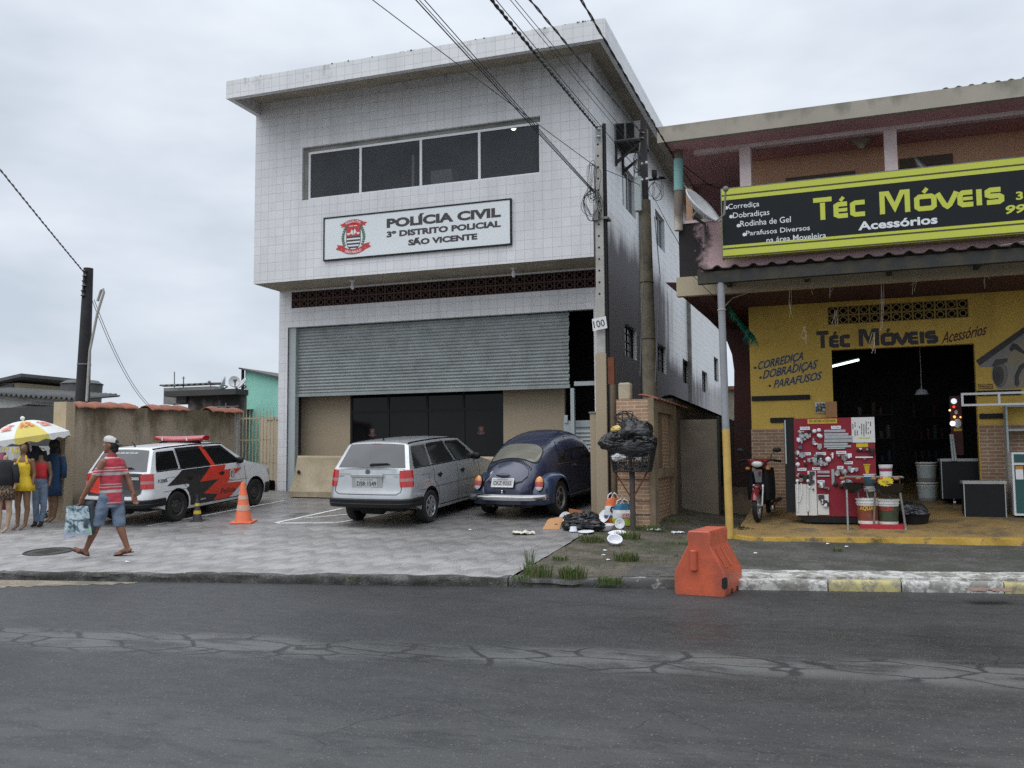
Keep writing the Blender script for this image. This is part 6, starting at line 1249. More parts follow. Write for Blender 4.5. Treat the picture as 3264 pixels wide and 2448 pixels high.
b = MB(); sbox(b, dL-1, dR+1, VS+6, VS+6.1, .5, 4.2); sbox(b, dL-1.1, dL-1, VS+.2, VS+6, .5, 4.2); sbox(b, dR+1, dR+1.1, VS+.2, VS+6, .5, 4.2); sbox(b, dL-1, dR+1, VS+.19, VS+6, 4.0, 4.1); sbox(b, dL-1, dL, VS+.185, VS+.24, .5, 4.); sbox(b, dR, dR+1, VS+.185, VS+.24, .5, 4.); spart(b, 'shop_interior', M['conc_dk'])
# balcony slab, parapet, posts, roof
sL, sB = ps(2157, 945, VB); sT = ps(2153, 885, VB)[1]
b = MB(); sbox(b, sL, UE, VB, VB+.15, sB, sT); spart(b, 'balcony_edge', M['cream'])
maroon = pm('dark_maroon_paint', (.075, .028, .028), .8, var=.12, vs=1.2)
b = MB(); sbox(b, sL+.02, UE, VB+.15, VS+10, sB+.06, sT-.02); sbox(b, sL+.35, sL+.6, VB+.15, VS+10, sB-.05, sB+.06); spart(b, 'balcony_soffit', maroon)
Fm = FSh(20.2); b = MB(); P = [ps(x, y, 20.2) for x, y in ((2340, 1180), (2340, 1660), (2420, 1660), (2420, 900), (2120, 900), (2250, 1010), (2290, 1050), (2318, 1090), (2333, 1130))]; b.prism([Fm(p[0], p[1]) for p in P], SN*.25); spart(b, 'side_arch', maroon)
pz = ps(2300, 703, VB+.03)[1]; pu = ps(2163, 736, VB+.03)[0]
b = MB(); sbox(b, pu, UE, VB+.03, VB+.16, sT, pz); sbox(b, pu, pu+.13, VB+.16, VS+8, sT, pz)
def black_pink():
    m = M['pink']; t = m.node_tree; bs = t.nodes['Principled BSDF']; old = bs.inputs['Base Color'].links[0].from_socket
    g = nd(t, 'ShaderNodeNewGeometry'); sp = nd(t, 'ShaderNodeSeparateXYZ'); t.links.new(g.outputs['Position'], sp.inputs[0])
    n = noise_(t, 2.6, 8., .72); e = mth(t, 'ADD', sp.outputs[0], mth(t, 'MULTIPLY', mth(t, 'SUBTRACT', n, .5), -1.3)); f = rng(t, e, pu+.70, pu+.92, 1., 0.)
    t.links.new(mixc(t, f, old, (.022, .017, .017)), bs.inputs['Base Color'])
black_pink(); spart(b, 'parapet', M['pink'])
b = MB(); sbox(b, pu-.02, UE, VB+.01, VB+.18, pz+.001, pz+.05); spart(b, 'parapet_cap', M['pink_white'])
rL, rT = ps(2094, 406, VR); rB = ps(2094, 456, VR)[1]
b = MB(); sbox(b, rL, UE, VR, VR+.12, rB, rT); sbox(b, rL, rL+.12, VR+.12, VS+10, rB, rT); spart(b, 'roof_edge', M['slab_roof'])
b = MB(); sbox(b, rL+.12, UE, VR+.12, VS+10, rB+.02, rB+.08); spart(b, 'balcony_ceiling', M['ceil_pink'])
b = MB(); sbox(b, rL+.12, UE, VR+.12, VS+10, rB+.1, rT-.03); spart(b, 'roof', M['zinc_roof'])
b = MB(); x0 = ps(3000, 262, VR+.3)[0]; b.grid(lambda u, v: SP(x0+(UE-x0)*u, VR+.15+2.5*v, rT+.03+.35*v+.03*math.sin(u*(UE-x0)/.18*2*math.pi)), [i/240 for i in range(241)], [0, 1]); o = spart(b, 'roof_sheet', M['zinc_roof'], smooth=50); s = o.modifiers.new('s', 'SOLIDIFY'); s.thickness = .02
b = MB(); sbox(b, rL+.5, UE, VB+.06, VB+.2, rB-.05, rB+.018); spart(b, 'lintel', M['pink_white'])
for px0, px1 in ((2357, 2393), (2820, 2862), (3330, 3374)):
    u0, u1 = ps(px0, 520, VB+.05)[0], ps(px1, 520, VB+.05)[0]; b = MB(); sbox(b, u0, u1, VB+.05, VB+.3, pz-.3, rB-.04); spart(b, 'balcony_post', M['pink_white'], bevel=.008)
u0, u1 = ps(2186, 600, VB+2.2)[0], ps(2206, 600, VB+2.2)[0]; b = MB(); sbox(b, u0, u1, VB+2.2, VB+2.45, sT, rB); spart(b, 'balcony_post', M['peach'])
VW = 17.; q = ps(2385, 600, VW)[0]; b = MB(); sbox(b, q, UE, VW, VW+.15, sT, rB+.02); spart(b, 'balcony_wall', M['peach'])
b = MB(); sbox(b, rL+.2, q+.3, VS+8, VS+8.1, sT, rB+.02); spart(b, 'corridor_end', maroon)
b = MB(); p_ = PS(2163, 457, VB-.02); p2 = PS(2163, 735, VB-.02); b.tube([p2, p_], .075, 12, 0); dp = spart(b, 'drain_pipe', stain_mat('dirty_pvc_pipe', (.5, .45, .38), (.10, .07, .05), 5.9, 5.5, .8, 5., cut=.4), smooth=50)
b = MB(); b.tube([PS(2163, 608, VB-.02), PS(2163, 508, VB-.02)], .083, 12); b.build('sleeve', pm('turquoise_pvc', (.20, .40, .38), .5), dp, smooth=50, world=True)
for x0, x1, y0, y1, nm in ((2505, 2726, 545, 660, 'window'), (2866, 3036, 490, 640, 'door'), (3060, 3330, 497, 620, 'window')):
    (a, zt_), (c, _), (_, zb_) = ps(x0, y0+20*(x0 < 2600)*0+((x1-x0)*.11), VW-.0), ps(x1, y0, VW), ps(x0, y1, VW); zt_ = ps(x1, y0, VW)[1]
    wv = sub(nm, sb); b = MB(); t_ = .16
    sbox(b, a, c, VW-.03, VW-.002, zt_-t_, zt_); sbox(b, a, a+t_, VW-.03, VW-.002, zb_-1, zt_-t_); sbox(b, c-t_, c, VW-.03, VW-.002, zb_-1, zt_-t_); spart(b, 'frame', pm('olive_brown_trim', (.11, .085, .06), .7, var=.1), wv)
    b = MB(); sbox(b, a+t_, c-t_, VW-.015, VW-.004, zb_-1, zt_-t_); spart(b, 'pane' if nm == 'window' else 'leaf', M['glass'] if nm == 'window' else pm('mauve_door', (.16, .09, .09), .6), wv)
q = PS(2745, 432, VB+.6); q.z = rB+.02; b = MB(); b.lathe([(.17, 0), (.17, -.03), (.1, -.07), (.06, -.10), (.05, -.16)], 16, q); spart(b, 'ceiling_lamp', M['soffit'], smooth=50)
# awning on a beam and post
VA = 15.0; aU, aZ = ps(2225, 853, VA); aZ2 = ps(3264, 775, VA)
b = MB(); per = .285; b.grid(lambda u, v: SP(u, VA+.86*v, aZ-.02+.06*v+.04*max(-.25, math.sin((u-aU)/per*2*math.pi+1.2)) + .008*mn.noise(Vector((u*5, v, 3)))), [aU+(UE-aU)*i/330 for i in range(331)], [0, .5, 1]); o = spart(b, 'awning_sheet', pm('dark_old_roof_sheet', (.055, .046, .045), .85, var=.3, vs=5., dirt=((.09, .05, .045), .4, 4.)), smooth=50); s = o.modifiers.new('s', 'SOLIDIFY'); s.thickness = .018
b = MB(); sbox(b, aU-.02, UE, VA+.05, VA+.17, aZ-.26, aZ-.07); 
for k in range(8): u = aU+.35+k*1.25; sbox(b, u, u+.07, VA+.17, VB, aZ-.2, aZ-.08)
spart(b, 'awning_beam', pm('dull_grey_beam', (.026, .027, .026), .8, var=.2, vs=4., dirt=((.12, .09, .03), .3, 3.)))
pb0 = PF(2326, 1706); ptop = PS(2296, 868, VA+.11); r_ = .058; po = thing('awning_post', 'round post painted grey above and yellow below carrying the awning', 'post', pb0)
mz = PY(2312, 1368, pb0.y).z; px_ = (pb0.x+ptop.x)/2; pts = lambda z: Vector((pb0.x+(ptop.x-pb0.x)*(z-pb0.z)/(ptop.z-pb0.z), pb0.y+(ptop.y-pb0.y)*(z-pb0.z)/(ptop.z-pb0.z), z))
b = MB(); b.tube([pts(mz), ptop], r_, 20); b.build('upper_shaft', M['post_grey'], po, smooth=50, world=True); b = MB(); b.tube([pts(pb0.z-.1), pts(mz)], r_+.003, 20); b.build('lower_shaft', M['post_yellow'], po, smooth=50, world=True)
# big sign box -----------------------------------------------------
VG = 15.6; g0, gT = ps(2299, 604, VG); gB = ps(2309, 822, VG)[1]; gE = 3.9
bs_ = thing('shop_sign', 'large black and yellow furniture fittings sign along the balcony', 'sign', SP(1, VG, gB))
H_ = gT-gB; F = FSh(VG); b = MB(); b.box(g0, gE, gB, gT, -.16, 0, 0, F); b.build('panel', M['sign_yellow'], bs_, world=True)
b = MB(); b.box(g0-.012, g0-.001, gB-.01, gT+.01, -.165, .004, 0, F); b.box(g0, gE, gT+.001, gT+.012, -.165, .004, 0, F); b.build('frame', M['conc'], bs_, world=True)
b = MB(); b.ngon([F(g0+.004, gB+H_*.178, .002), F(gE, gB+H_*.178, .002), F(gE, gB+H_*.835, .002), F(g0+.004, gB+H_*.835, .002)]); b.build('black_field', M['sign_black'], bs_, world=True)
b = MB()
for z in (.893, .118, .004): b.ngon([F(g0+.004, gB+H_*z, .002), F(gE, gB+H_*z, .002), F(gE, gB+H_*(z+.022), .002), F(g0+.004, gB+H_*(z+.022), .002)])
b.build('line', M['sign_olive'], bs_, world=True)
LOGO = [([(0, .87), (.88, .87)], 0), ([(.44, .74), (.44, 0)], 0), ([(1.60, .60), (1.20, .60), (1.07, .54), (1.07, .16), (1.20, .10), (1.62, .10)], 0), ([(1.18, .35), (1.60, .35)], .15), ([(1.28, .74), (1.44, .90)], .14),
    ([(2.42, .60), (1.98, .60), (1.85, .54), (1.85, .16), (1.98, .10), (2.42, .10)], 0),
    ([(3.22, 0), (3.22, .86), (3.46, .86), (3.79, .24), (4.12, .86), (4.36, .86), (4.36, 0)], 0),
    ([(4.78, .16), (4.78, .50), (4.90, .58), (5.42, .58), (5.54, .50), (5.54, .16), (5.42, .08), (4.90, .08), (4.78, .16)], 0), ([(5.08, .74), (5.26, .92)], .15),
    ([(5.70, .66), (6.00, .16), (6.12, .08), (6.24, .16), (6.54, .66)], 0), ([(7.22, .58), (6.80, .58), (6.68, .50), (6.68, .16), (6.80, .08), (7.24, .08)], 0), ([(6.78, .33), (7.22, .33)], .14), ([(7.50, 0), (7.50, .66)], 0),
    ([(8.42, .58), (7.98, .58), (7.86, .52), (7.86, .38), (7.98, .33), (8.34, .33), (8.44, .27), (8.44, .14), (8.34, .08), (7.82, .08)], 0)]
def logo(b, F, x, y, W_, H, c, wt=.20, m=0):
    for pts, w in LOGO: cl = pts[0] == pts[-1]; stroke(b, F, pts[:-1] if cl else pts, (w or wt)*H, c, m, cl, tf=lambda p: Vector((x+p[0]/8.52*W_, y+p[1]*H)))
c6 = lambda cx, cy: ps(2050+cx*.5488, 250+cy*.5488, VG)
(a, ya_), (c_, yc_) = c6(1000, 822), c6(2092, 722); b = MB(); th_ = c6(1050, 690)[1]-c6(1050, 824)[1]; logo(b, F, c6(987, 700)[0], ya_-.01, c6(2092, 700)[0]-c6(987, 700)[0], th_, .006); b.build('logo_lettering', M['sign_yellow'], bs_, world=True)
b = MB()
for t_, bl, tr, bo in (('Corrediça', (495, 768), (674, 712), .004), ('Dobradiças', (523, 820), (733, 760), .004), ('Rodinha de Gel', (565, 862), (857, 800), .004), ('Parafusos Diversos', (598, 914), (968, 852), .004), ('na área Moveleira', (717, 957), (1062, 893), .004), ('Acessórios', (1250, 884), (1708, 792), .03)):
    (x0, z0), (x1, z1) = c6(*bl), c6(*tr); text(b, F, t_, x0, z0, x1-x0, z1-z0, .005, 0, bo)
for cx, cy in ((484, 752), (511, 803), (554, 855), (588, 907)): x, z = c6(cx, cy); b.ngon([F(x+.03*math.cos(k*math.pi/6), z+.03*math.sin(k*math.pi/6), .005) for k in range(12)])
b.build('lettering', M['sign_white'], bs_, world=True)
b = MB(); (x0, z0), (x1, z1) = c6(2166, 707), c6(2205, 655); text(b, F, '3', x0, z0, x1-x0, z1-z0, .005, 0, .03); (x0, z0), (x1, z1) = c6(2106, 790), c6(2222, 728); text(b, F, '99', x0, z0, x1-x0, z1-z0, .005, 0, .03, .2); b.build('lettering', M['sign_yellow'], bs_, world=True)
# lettering painted on the yellow wall
F = FSh(VS); c7 = lambda cx, cy: ps(2300+cx*.5425, 850+cy*.5425, VS-.003); b = MB()
x0, z0 = c7(560, 480); logo(b, F, x0, z0, c7(1268, 460)[0]-x0, c7(590, 376)[1]-c7(590, 478)[1], .004, .23); spart(b, 'painted_logo', M['ink'])
b = MB(); bo = MB()
def ptext(bb, t_, bl, br, tl, bold, sh, c): (x, z), (x1, z1), (_, zt_) = c7(*bl), c7(*br), c7(*tl); text(bb, F, t_, x, z, x1-x, zt_-z, c, 0, bold, sh, (z1-z)/(x1-x))
for t_, bl, br, tl in (('CORREDIÇA', (215, 618), (480, 558), (215, 560)), ('DOBRADIÇAS', (242, 672), (566, 607), (242, 612)), ('PARAFUSOS', (305, 715), (592, 662), (305, 668))): ptext(bo, t_, bl, br, tl, .055, .35, .003); ptext(b, t_, bl, br, tl, .008, .35, .005)
for cx, cy in ((197, 594), (229, 652), (283, 700)): x, z = c7(cx, cy); b.ngon([F(x+.025*math.cos(k*math.pi/5), z+.025*math.sin(k*math.pi/5), .005) for k in range(10)])
spart(bo, 'lettering_outline', pm('grey_blue_outline', (.34, .34, .33), .8, var=.1)); spart(b, 'painted_lettering', M['ink'])
b = MB(); ptext(b, 'Acessórios', (1292, 455), (1560, 400), (1292, 388), .012, .45, .004); (x0, z0), (x1, z1) = c7(1503, 722), c7(1592, 686)
for k, t_ in enumerate(('MOVEIS', 'ARMARIOS', 'COZINHAS')): text(b, F, t_, x0+.01, z0+(z1-z0)*(.68-.33*k), (x1-x0), (z1-z0)*.28, .004, 0, .03)
spart(b, 'painted_lettering', pm('dark_red_paint', (.085, .022, .022), .7))
b = MB(); P = lambda L, c=.003: [F(*c7(*p), c) for p in L]
b.ngon(P([(1510, 590), (1780, 380), (1990, 380), (1990, 700), (1620, 720), (1585, 650), (1590, 590)]), 0)
b.ngon(P([(1494, 552), (1516, 582), (1800, 375), (1790, 345)], .005), 1); b.ngon(P([(1690, 480), (1712, 448), (1735, 455), (1770, 490), (1830, 520), (1830, 545), (1765, 508), (1720, 485), (1700, 500)], .005), 1)
def ell(cx, cy, rx, ry, m, c): b.ngon([F(*c7(cx+rx*math.cos(t), cy+ry*math.sin(t)), c) for t in [2*math.pi*k/24 for k in range(24)]], m)
ell(1636, 635, 44, 72, 1, .005); ell(1640, 635, 38, 66, 2, .0065); ell(1630, 640, 29, 56, 3, .008); ell(1620, 650, 14, 30, 1, .0095); b.ngon(P([(1588, 582), (1610, 545), (1682, 538), (1678, 560), (1600, 590)], .010), 3)
b.ngon(P([(1722, 695), (1722, 640), (1750, 580), (1800, 550), (1800, 580), (1765, 605), (1745, 650), (1750, 690), (1738, 705)], .005), 1); b.ngon(P([(1732, 690), (1732, 645), (1758, 590), (1800, 565), (1800, 572), (1762, 600), (1741, 650), (1744, 690)], .0065), 3)
spart(b, 'mural', [pm('mural_grey', (.25, .245, .24), .8, var=.15, vs=2.5, dirt=((.5, .33, .05), .35, 2.)), M['ink'], pm('mural_mid', (.20, .19, .18), .8), pm('mural_dark', (.085, .08, .075), .8)])
for x0, x1, y0 in ((178, 520, 776), (287, 425, 903), (1500, 1760, 745), (1515, 1660, 880)):
    (a, z), (c, z2) = c7(x0, y0), c7(x1, y0-(x1-x0)*.022); b = MB(); sbox(b, a, c, VS-.035, VS-.001, z-.045, z+.045); o = spart(b, 'dark_rail', M['black']); o.parent = None; o.matrix_parent_inverse = Matrix.Identity(4); tag(o, {178: 'long black drawer slide fixed under the slanted wall lettering', 287: 'short black drawer slide just above the red board', 1500: 'black drawer slide behind the white frame at right', 1515: 'black drawer slide below the white frame at right'}[x0], 'drawer slide', 'black slides on the yellow wall')
# dishes on the balcony
c = PS(2240, 655, VG-.15); dish('satellite_dish', c, .80, (.74, -.28, .60), PS(2246, 775, VB-.02), 'white satellite dish on a mast on the stained pink parapet', logo='VO TV')
c = PS(2970, 556, 16.35); dish('satellite_dish', c, .80, (.74, -.30, .58), PS(2975, 640, 16.4), 'grey satellite dish peeping over the big sign by a pink post', mat=pm('grey_dish', (.30, .32, .32), .5), logo='SKY', arm=False)
c = PS(2482, 612, 16.35); dish('satellite_dish', c, .5, (.6, -.5, .6), PS(2485, 660, 16.4), 'white dish tip barely showing above left part of the big sign', arm=False)
# green tinsel and a string of lights under the awning
random.seed(5); tn = MB()
for i in range(420):
    t = random.random(); x, y = 2318+85*t, 968+105*t**.8+random.uniform(-6, 6); L = random.uniform(.03, .13)*(1+1.2*(t > .75)); p = PS(x, y, 16.6+1.2*t); a = random.uniform(-.6, .6)
    tn.ngon([p, p+Vector((.012, random.uniform(-.02, .02), 0)), p+Vector((a*L, random.uniform(-.03, .03), -L))])
tag(tn.build('tinsel', pm('green_tinsel', (.015, .20, .13), .25, .5, var=.6, vs=40.)), 'dark green tinsel garland hanging between post and yellow wall', 'garland')
b = MB(); L = [(2302, 985), (2335, 950), (2470, 905), (2590, 883), (2800, 852), (2990, 815), (3264, 770), (3500, 735)]; P = [PS(x, y, VA+.10 if i == 0 else VA+.5) for i, (x, y) in enumerate(L)]; b.tube(P, .007, 5)
b.lathe([(r_+.006, -.012), (r_+.012, 0), (r_+.006, .012)], 16, pts(PS(2302, 985, VA).z))
for px, py, h in ((2515, 905, 120), (2590, 883, 60), (2560, 1040, 60), (2650, 880, 70), (2660, 990, 50), (2780, 1060, 70), (2805, 855, 200), (2910, 850, 90), (3140, 810, 110), (2880, 840, 50)):
    p = PS(px, py, VA+.5); 
    for k in range(3): b.tube([p+Vector((.02*k, 0, 0)), p+Vector((random.uniform(-.06, .06), .02, -h/2965*15.5*.5)), p+Vector((random.uniform(-.05, .05), 0, -h/2965*15.5*random.uniform(.6, 1)))], .003, 4)
tag(b.build('string_light', M['soffit'], smooth=60), 'slack pale string of lights tied to the grey post under awning', 'string light')
# ================================================================== PEOPLE AND MANNEQUINS
def ring(b, rings, n=16, m=0):                   # rings: (centre, rx, ry, yaw) stacked into a closed skin
    vs = []
    for c, rx, ry, yw in rings:
        ca, sa = math.cos(yw), math.sin(yw)
        for j in range(n): t = 2*math.pi*j/n; x, y = rx*math.cos(t), ry*math.sin(t); vs.append((c[0]+x*ca-y*sa, c[1]+x*sa+y*ca, c[2]))
    k = len(rings); fs = [(i*n+j, i*n+(j+1) % n, (i+1)*n+(j+1) % n, (i+1)*n+j) for i in range(k-1) for j in range(n)] + [tuple(range(n-1, -1, -1)), tuple((k-1)*n+j for j in range(n))]
    b.add(vs, fs, m)
def limb(b, pts, rs, n=10):
    b.tube(pts, rs, n)
    for p, r_ in zip(pts, rs): b.ball(p, r_ if not hasattr(r_, '__len__') else max(r_), 10, 6)
CAMYAW = math.atan2(RT[1], RT[0])
skin = pm('brown_skin', (.20, .085, .048), .55, var=.10, vs=7., sss=.08)
hair_m = pm('black_hair', (.012, .010, .009), .7, var=.3, vs=40., bmp=.4, bs=90)
def striped():
    m, t, b = newmat('striped_polo_cloth'); o = nd(t, 'ShaderNodeTexCoord'); sp = nd(t, 'ShaderNodeSeparateXYZ'); t.links.new(o.outputs['Object'], sp.inputs[0])
    z = mth(t, 'ADD', sp.outputs[2], mth(t, 'MULTIPLY', sp.outputs[0], -.05)); z = mth(t, 'ADD', z, mth(t, 'MULTIPLY', noise_(t, 6., 3.), .015)); c = mixc(t, rng(t, noise_(t, 7., 5.), .3, .7), (.40, .035, .055), (.52, .055, .08))
    wsum = None
    for z0, z1 in ((1.405, 1.45), (1.268, 1.279), (1.228, 1.240), (1.165, 1.205), (1.032, 1.042), (.992, 1.004), (.915, .955), (.768, .776), (.742, .75)):
        e = mth(t, 'MULTIPLY', rng(t, z, z0-.003, z0+.003), rng(t, z, z1+.003, z1-.003)); wsum = e if wsum is None else mth(t, 'MAXIMUM', wsum, e)
    c = mixc(t, wsum, c, (.46, .42, .40)); t.links.new(c, b.inputs['Base Color']); b.inputs['Roughness'].default_value = .85; bump(t, b, noise_(t, 14., 5., .6), .5, .02); return m
denim = pm('faded_blue_denim', (.095, .135, .20), .9, var=.3, vs=5., bmp=.3, bs=25, dirt=((.25, .31, .39), .5, 5.))
mp_ = PG(338.7, 1774); man = thing('person', 'man in red striped polo, denim shorts and pale cap walking with a shopping bag', 'person', mp_, CAMYAW)
V = Vector; HL, HR = V((.00, -.06, .86)), V((.10, .07, .86))
b = MB()
ring(b, [((.05, 0, .80), .13, .12, .5), ((.05, 0, .95), .14, .11, .6), ((.05, .0, 1.15), .145, .10, .7), ((.05, 0, 1.32), .16, .10, .75), ((.05, 0, 1.40), .11, .08, .75)])
limb(b, [V((.05, .0, 1.38)), V((.045, 0, 1.46)), V((.035, 0, 1.53))], [.062, .056, .056])
hc = V((.028, 0, 1.592)); b.ball(hc, (.095, .076, .112), 18, 12); b.ball(hc+V((-.045, 0, -.055)), (.055, .056, .058), 14, 9)         # skull and jaw, face to -x
b.ball(hc+V((-.103, 0, -.022)), (.022, .013, .020), 8, 6); b.ball(hc+V((-.092, 0, .004)), (.014, .01, .022), 8, 6); b.ball(hc+V((-.088, 0, .022)), (.016, .045, .012), 10, 6)
b.ball(hc+V((-.090, 0, -.058)), (.017, .028, .008), 8, 5); b.ball(hc+V((-.086, 0, -.073)), (.017, .024, .008), 8, 5); b.ball(hc+V((-.082, 0, -.102)), (.022, .026, .018), 8, 6)
for s in (-1, 1): b.ball(hc+V((.012, s*.078, -.012)), (.022, .010, .032), 8, 6)
SL, SR = V((-.025, -.12, 1.345)), V((.13, .10, 1.345)); EL, ER = V((-.135, -.19, 1.105)), V((.23, .13, 1.10)); WL, WR_ = V((-.275, -.20, .84)), V((.335, .09, .875))
limb(b, [SL, SL.lerp(EL, .4), EL, EL.lerp(WL, .35), WL], [.060, .054, .044, .046, .029]); limb(b, [SR, SR.lerp(ER, .4), ER, ER.lerp(WR_, .35), WR_], [.060, .054, .044, .046, .029])
def hand(b, w, d, side, curl, sc=1.0):            # palm plus four bent fingers and a thumb leaving the side of the palm
    d = d.normalized(); s = side.normalized(); n = d.cross(s).normalized(); p1 = w+d*.085*sc
    for k in range(5): t = k/4-.5; limb(b, [w+s*t*.045*sc, p1+s*t*.075*sc], [.016*sc, .0135*sc], 8)
    for k, L in enumerate((.070, .078, .073, .056)):
        t = (k-1.5)/3; q = p1+s*t*.072*sc; pts = [q]; a = 0; dd = d
        for j in range(3): a += curl*(.8+.15*j); dd = (d*math.cos(a)+n*math.sin(a)); q = q+dd*L*sc*(.45, .32, .26)[j]; pts.append(q)
        limb(b, pts, [.0105*sc, .0098*sc, .0092*sc, .008*sc], 7)
    q = w+d*.025*sc-s*.028*sc; t1 = (d*.6-s*.55+n*.45).normalized(); t2 = (d*.8-s*.1+n*.6).normalized(); limb(b, [q, q+t1*.042*sc, q+t1*.042*sc+t2*.036*sc], [.014*sc, .0115*sc, .009*sc], 7)
hand(b, WL, V((-.12, .0, -1)), V((-.4, -1, 0)), .95); hand(b, WR_, V((.22, -.05, -1)), V((.5, .8, 0)), .35)
KL, KR = V((-.115, -.07, .455)), V((.145, .06, .455)); AL, AR = V((-.272, -.06, .095)), V((.285, .05, .105))
for h, k_, a_ in ((HL, KL, AL), (HR, KR, AR)): limb(b, [h, h.lerp(k_, .5), k_, k_.lerp(a_, .28), k_.lerp(a_, .7), a_], [.088, .076, .056, .058, .042, .034])
def foot(b, heel, ball_, toe): 
    limb(b, [heel, heel.lerp(ball_, .5)+V((0, 0, .025)), ball_, toe], [(.032), .036, .040, .022], 10)
    for k in range(5): t = (k-2)*.016; limb(b, [ball_+V((0, t*1.4, -.008)), toe+V((.008*abs(k-1), t*1.3, -.004))], [.014, .011], 7)
foot(b, V((-.245, -.06, .048)), V((-.36, -.06, .085)), V((-.425, -.06, .125)))
foot(b, V((.315, .05, .085)), V((.19, .05, .045)), V((.115, .05, .032)))
limb(b, [AL, V((-.262, -.06, .055))], [.036, .036]); limb(b, [AR, V((.285, .05, .07))], [.036, .036])
o = b.build('body', skin, man); remesh(o, .0065, 3)
for s in (-1, 1):
    e = MB(); e.ball(hc+V((-.086, s*.032, .004)), (.010, .012, .009), 8, 6); e.build('eye', M['white'], man, smooth=60); e = MB(); e.ball(hc+V((-.0945, s*.032, .004)), (.003, .006, .006), 8, 6); e.build('iris', M['black'], man)
b = MB(); ring(b, [((.045, 0, .745), .158, .132, .5), ((.045, 0, .80), .156, .130, .5), ((.045, 0, .92), .152, .122, .6), ((.045, -.0, 1.10), .155, .115, .7), ((.05, 0, 1.24), .168, .115, .72), ((.05, 0, 1.33), .172, .104, .72), ((.05, 0, 1.385), .14, .085, .7), ((.045, 0, 1.425), .078, .068, .7)], 24)
limb(b, [V((.0, -.05, 1.36)), SL+V((0, 0, .0)), SL.lerp(EL, .4), SL.lerp(EL, .68)], [.055, .058, .056, .058], 12); limb(b, [V((.1, .05, 1.36)), SR, SR.lerp(ER, .4), SR.lerp(ER, .62)], [.055, .058, .056, .058], 12)
o = b.build('polo_shirt', striped(), man); remesh(o, .011, 4)
for v in o.data.vertices: q = .008*mn.noise(v.co*14)+.010*mn.noise(Vector((v.co.x*6, v.co.y*6, v.co.z*16))); v.co += v.normal*q
b = MB(); b.lathe([(.068, -.012), (.074, .01), (.070, .034), (.064, .036)], 20, (.042, 0, 1.425), 'z', close=False); o = b.build('collar', pm('red_collar', (.42, .04, .06), .85), man, smooth=50)
b = MB(); ring(b, [((.045, 0, .70), .135, .12, .5), ((.045, 0, .80), .142, .122, .5), ((.045, 0, .9), .135, .11, .5)], 20)
limb(b, [HL, HL.lerp(KL, .55), HL.lerp(KL, .98)], [.094, .093, .090], 14); limb(b, [HR, HR.lerp(KR, .55), HR.lerp(KR, .98)], [.096, .094, .090], 14)
o = b.build('denim_shorts', denim, man); remesh(o, .012, 3)
for v in o.data.vertices:
    v.co += v.normal*(.012*mn.noise(Vector((v.co.x*8, v.co.y*8, v.co.z*14)))); v.co.z = max(v.co.z, .425+.02*mn.noise(v.co*5)) if v.co.z < .47 else v.co.z
b = MB(); capm = pm('pale_grey_cap', (.46, .45, .42), .85, var=.1, vs=9., bmp=.2); tl = lambda x, y, z: hc+V((x*.97-z*.24, y, z*.97+x*.24*-1*.55+.012))
b.grid(lambda u, v: tl(.010+.108*math.cos(v)*math.cos(u), .088*math.cos(v)*math.sin(u), .034+.098*math.sin(v)), [2*math.pi*i/24 for i in range(25)], [math.pi/2*j/8*.999 for j in range(9)]); b.build('cap', capm, man, smooth=60)
b = MB(); b.grid(lambda u, v: tl(.105+.055*v*math.cos(u*.9)+.010, .080*math.sin(u*.9)*1.05, .040-.035*v-.01*abs(u)), [i/8*2-1 for i in range(9)], [0, .5, 1]); o = b.build('cap_visor', pm('dark_cap_brim', (.05, .05, .055), .8), man, smooth=60); s = o.modifiers.new('s', 'SOLIDIFY'); s.thickness = .008
b = MB(); b.ball(hc+V((.032, 0, .002)), (.082, .080, .098), 18, 12); b.ball(hc+V((.055, 0, -.065)), (.05, .062, .05), 12, 8); o = b.build('hair', hair_m, man, smooth=60)
sand = pm('dark_rubber_sandal', (.035, .022, .018), .7, var=.2)
for c0, c1, w in ((V((-.225, -.06, .012)), V((-.445, -.06, .092)), .046), (V((.365, .05, .050)), V((.095, .05, .004)), .046)):
    b = MB(); d = (c1-c0); n = V((0, 1, 0)); up = V((-d.z, 0, d.x)).normalized(); up = up if up.z > 0 else -up
    P = [c0+d*t+n*(s*w*k) for t, s, k in ((0, -1, .6), (.2, -1, .75), (.6, -1, .85), (.85, -1, 1.), (1, -1, .6), (1.03, 0, 0), (1, 1, .6), (.85, 1, 1.), (.6, 1, .85), (.2, 1, .75), (0, 1, .6), (-.03, 0, 0))]
    b.prism(P, up*.016); q = c0+d*.80+up*.012
    for s in (-1, 1): b.tube([q, c0+d*.58+n*(s*.026)+up*.058, c0+d*.42+n*(s*w*.9)+up*.014], .007, 6)
    b.build('sandal', sand, man, smooth=40)
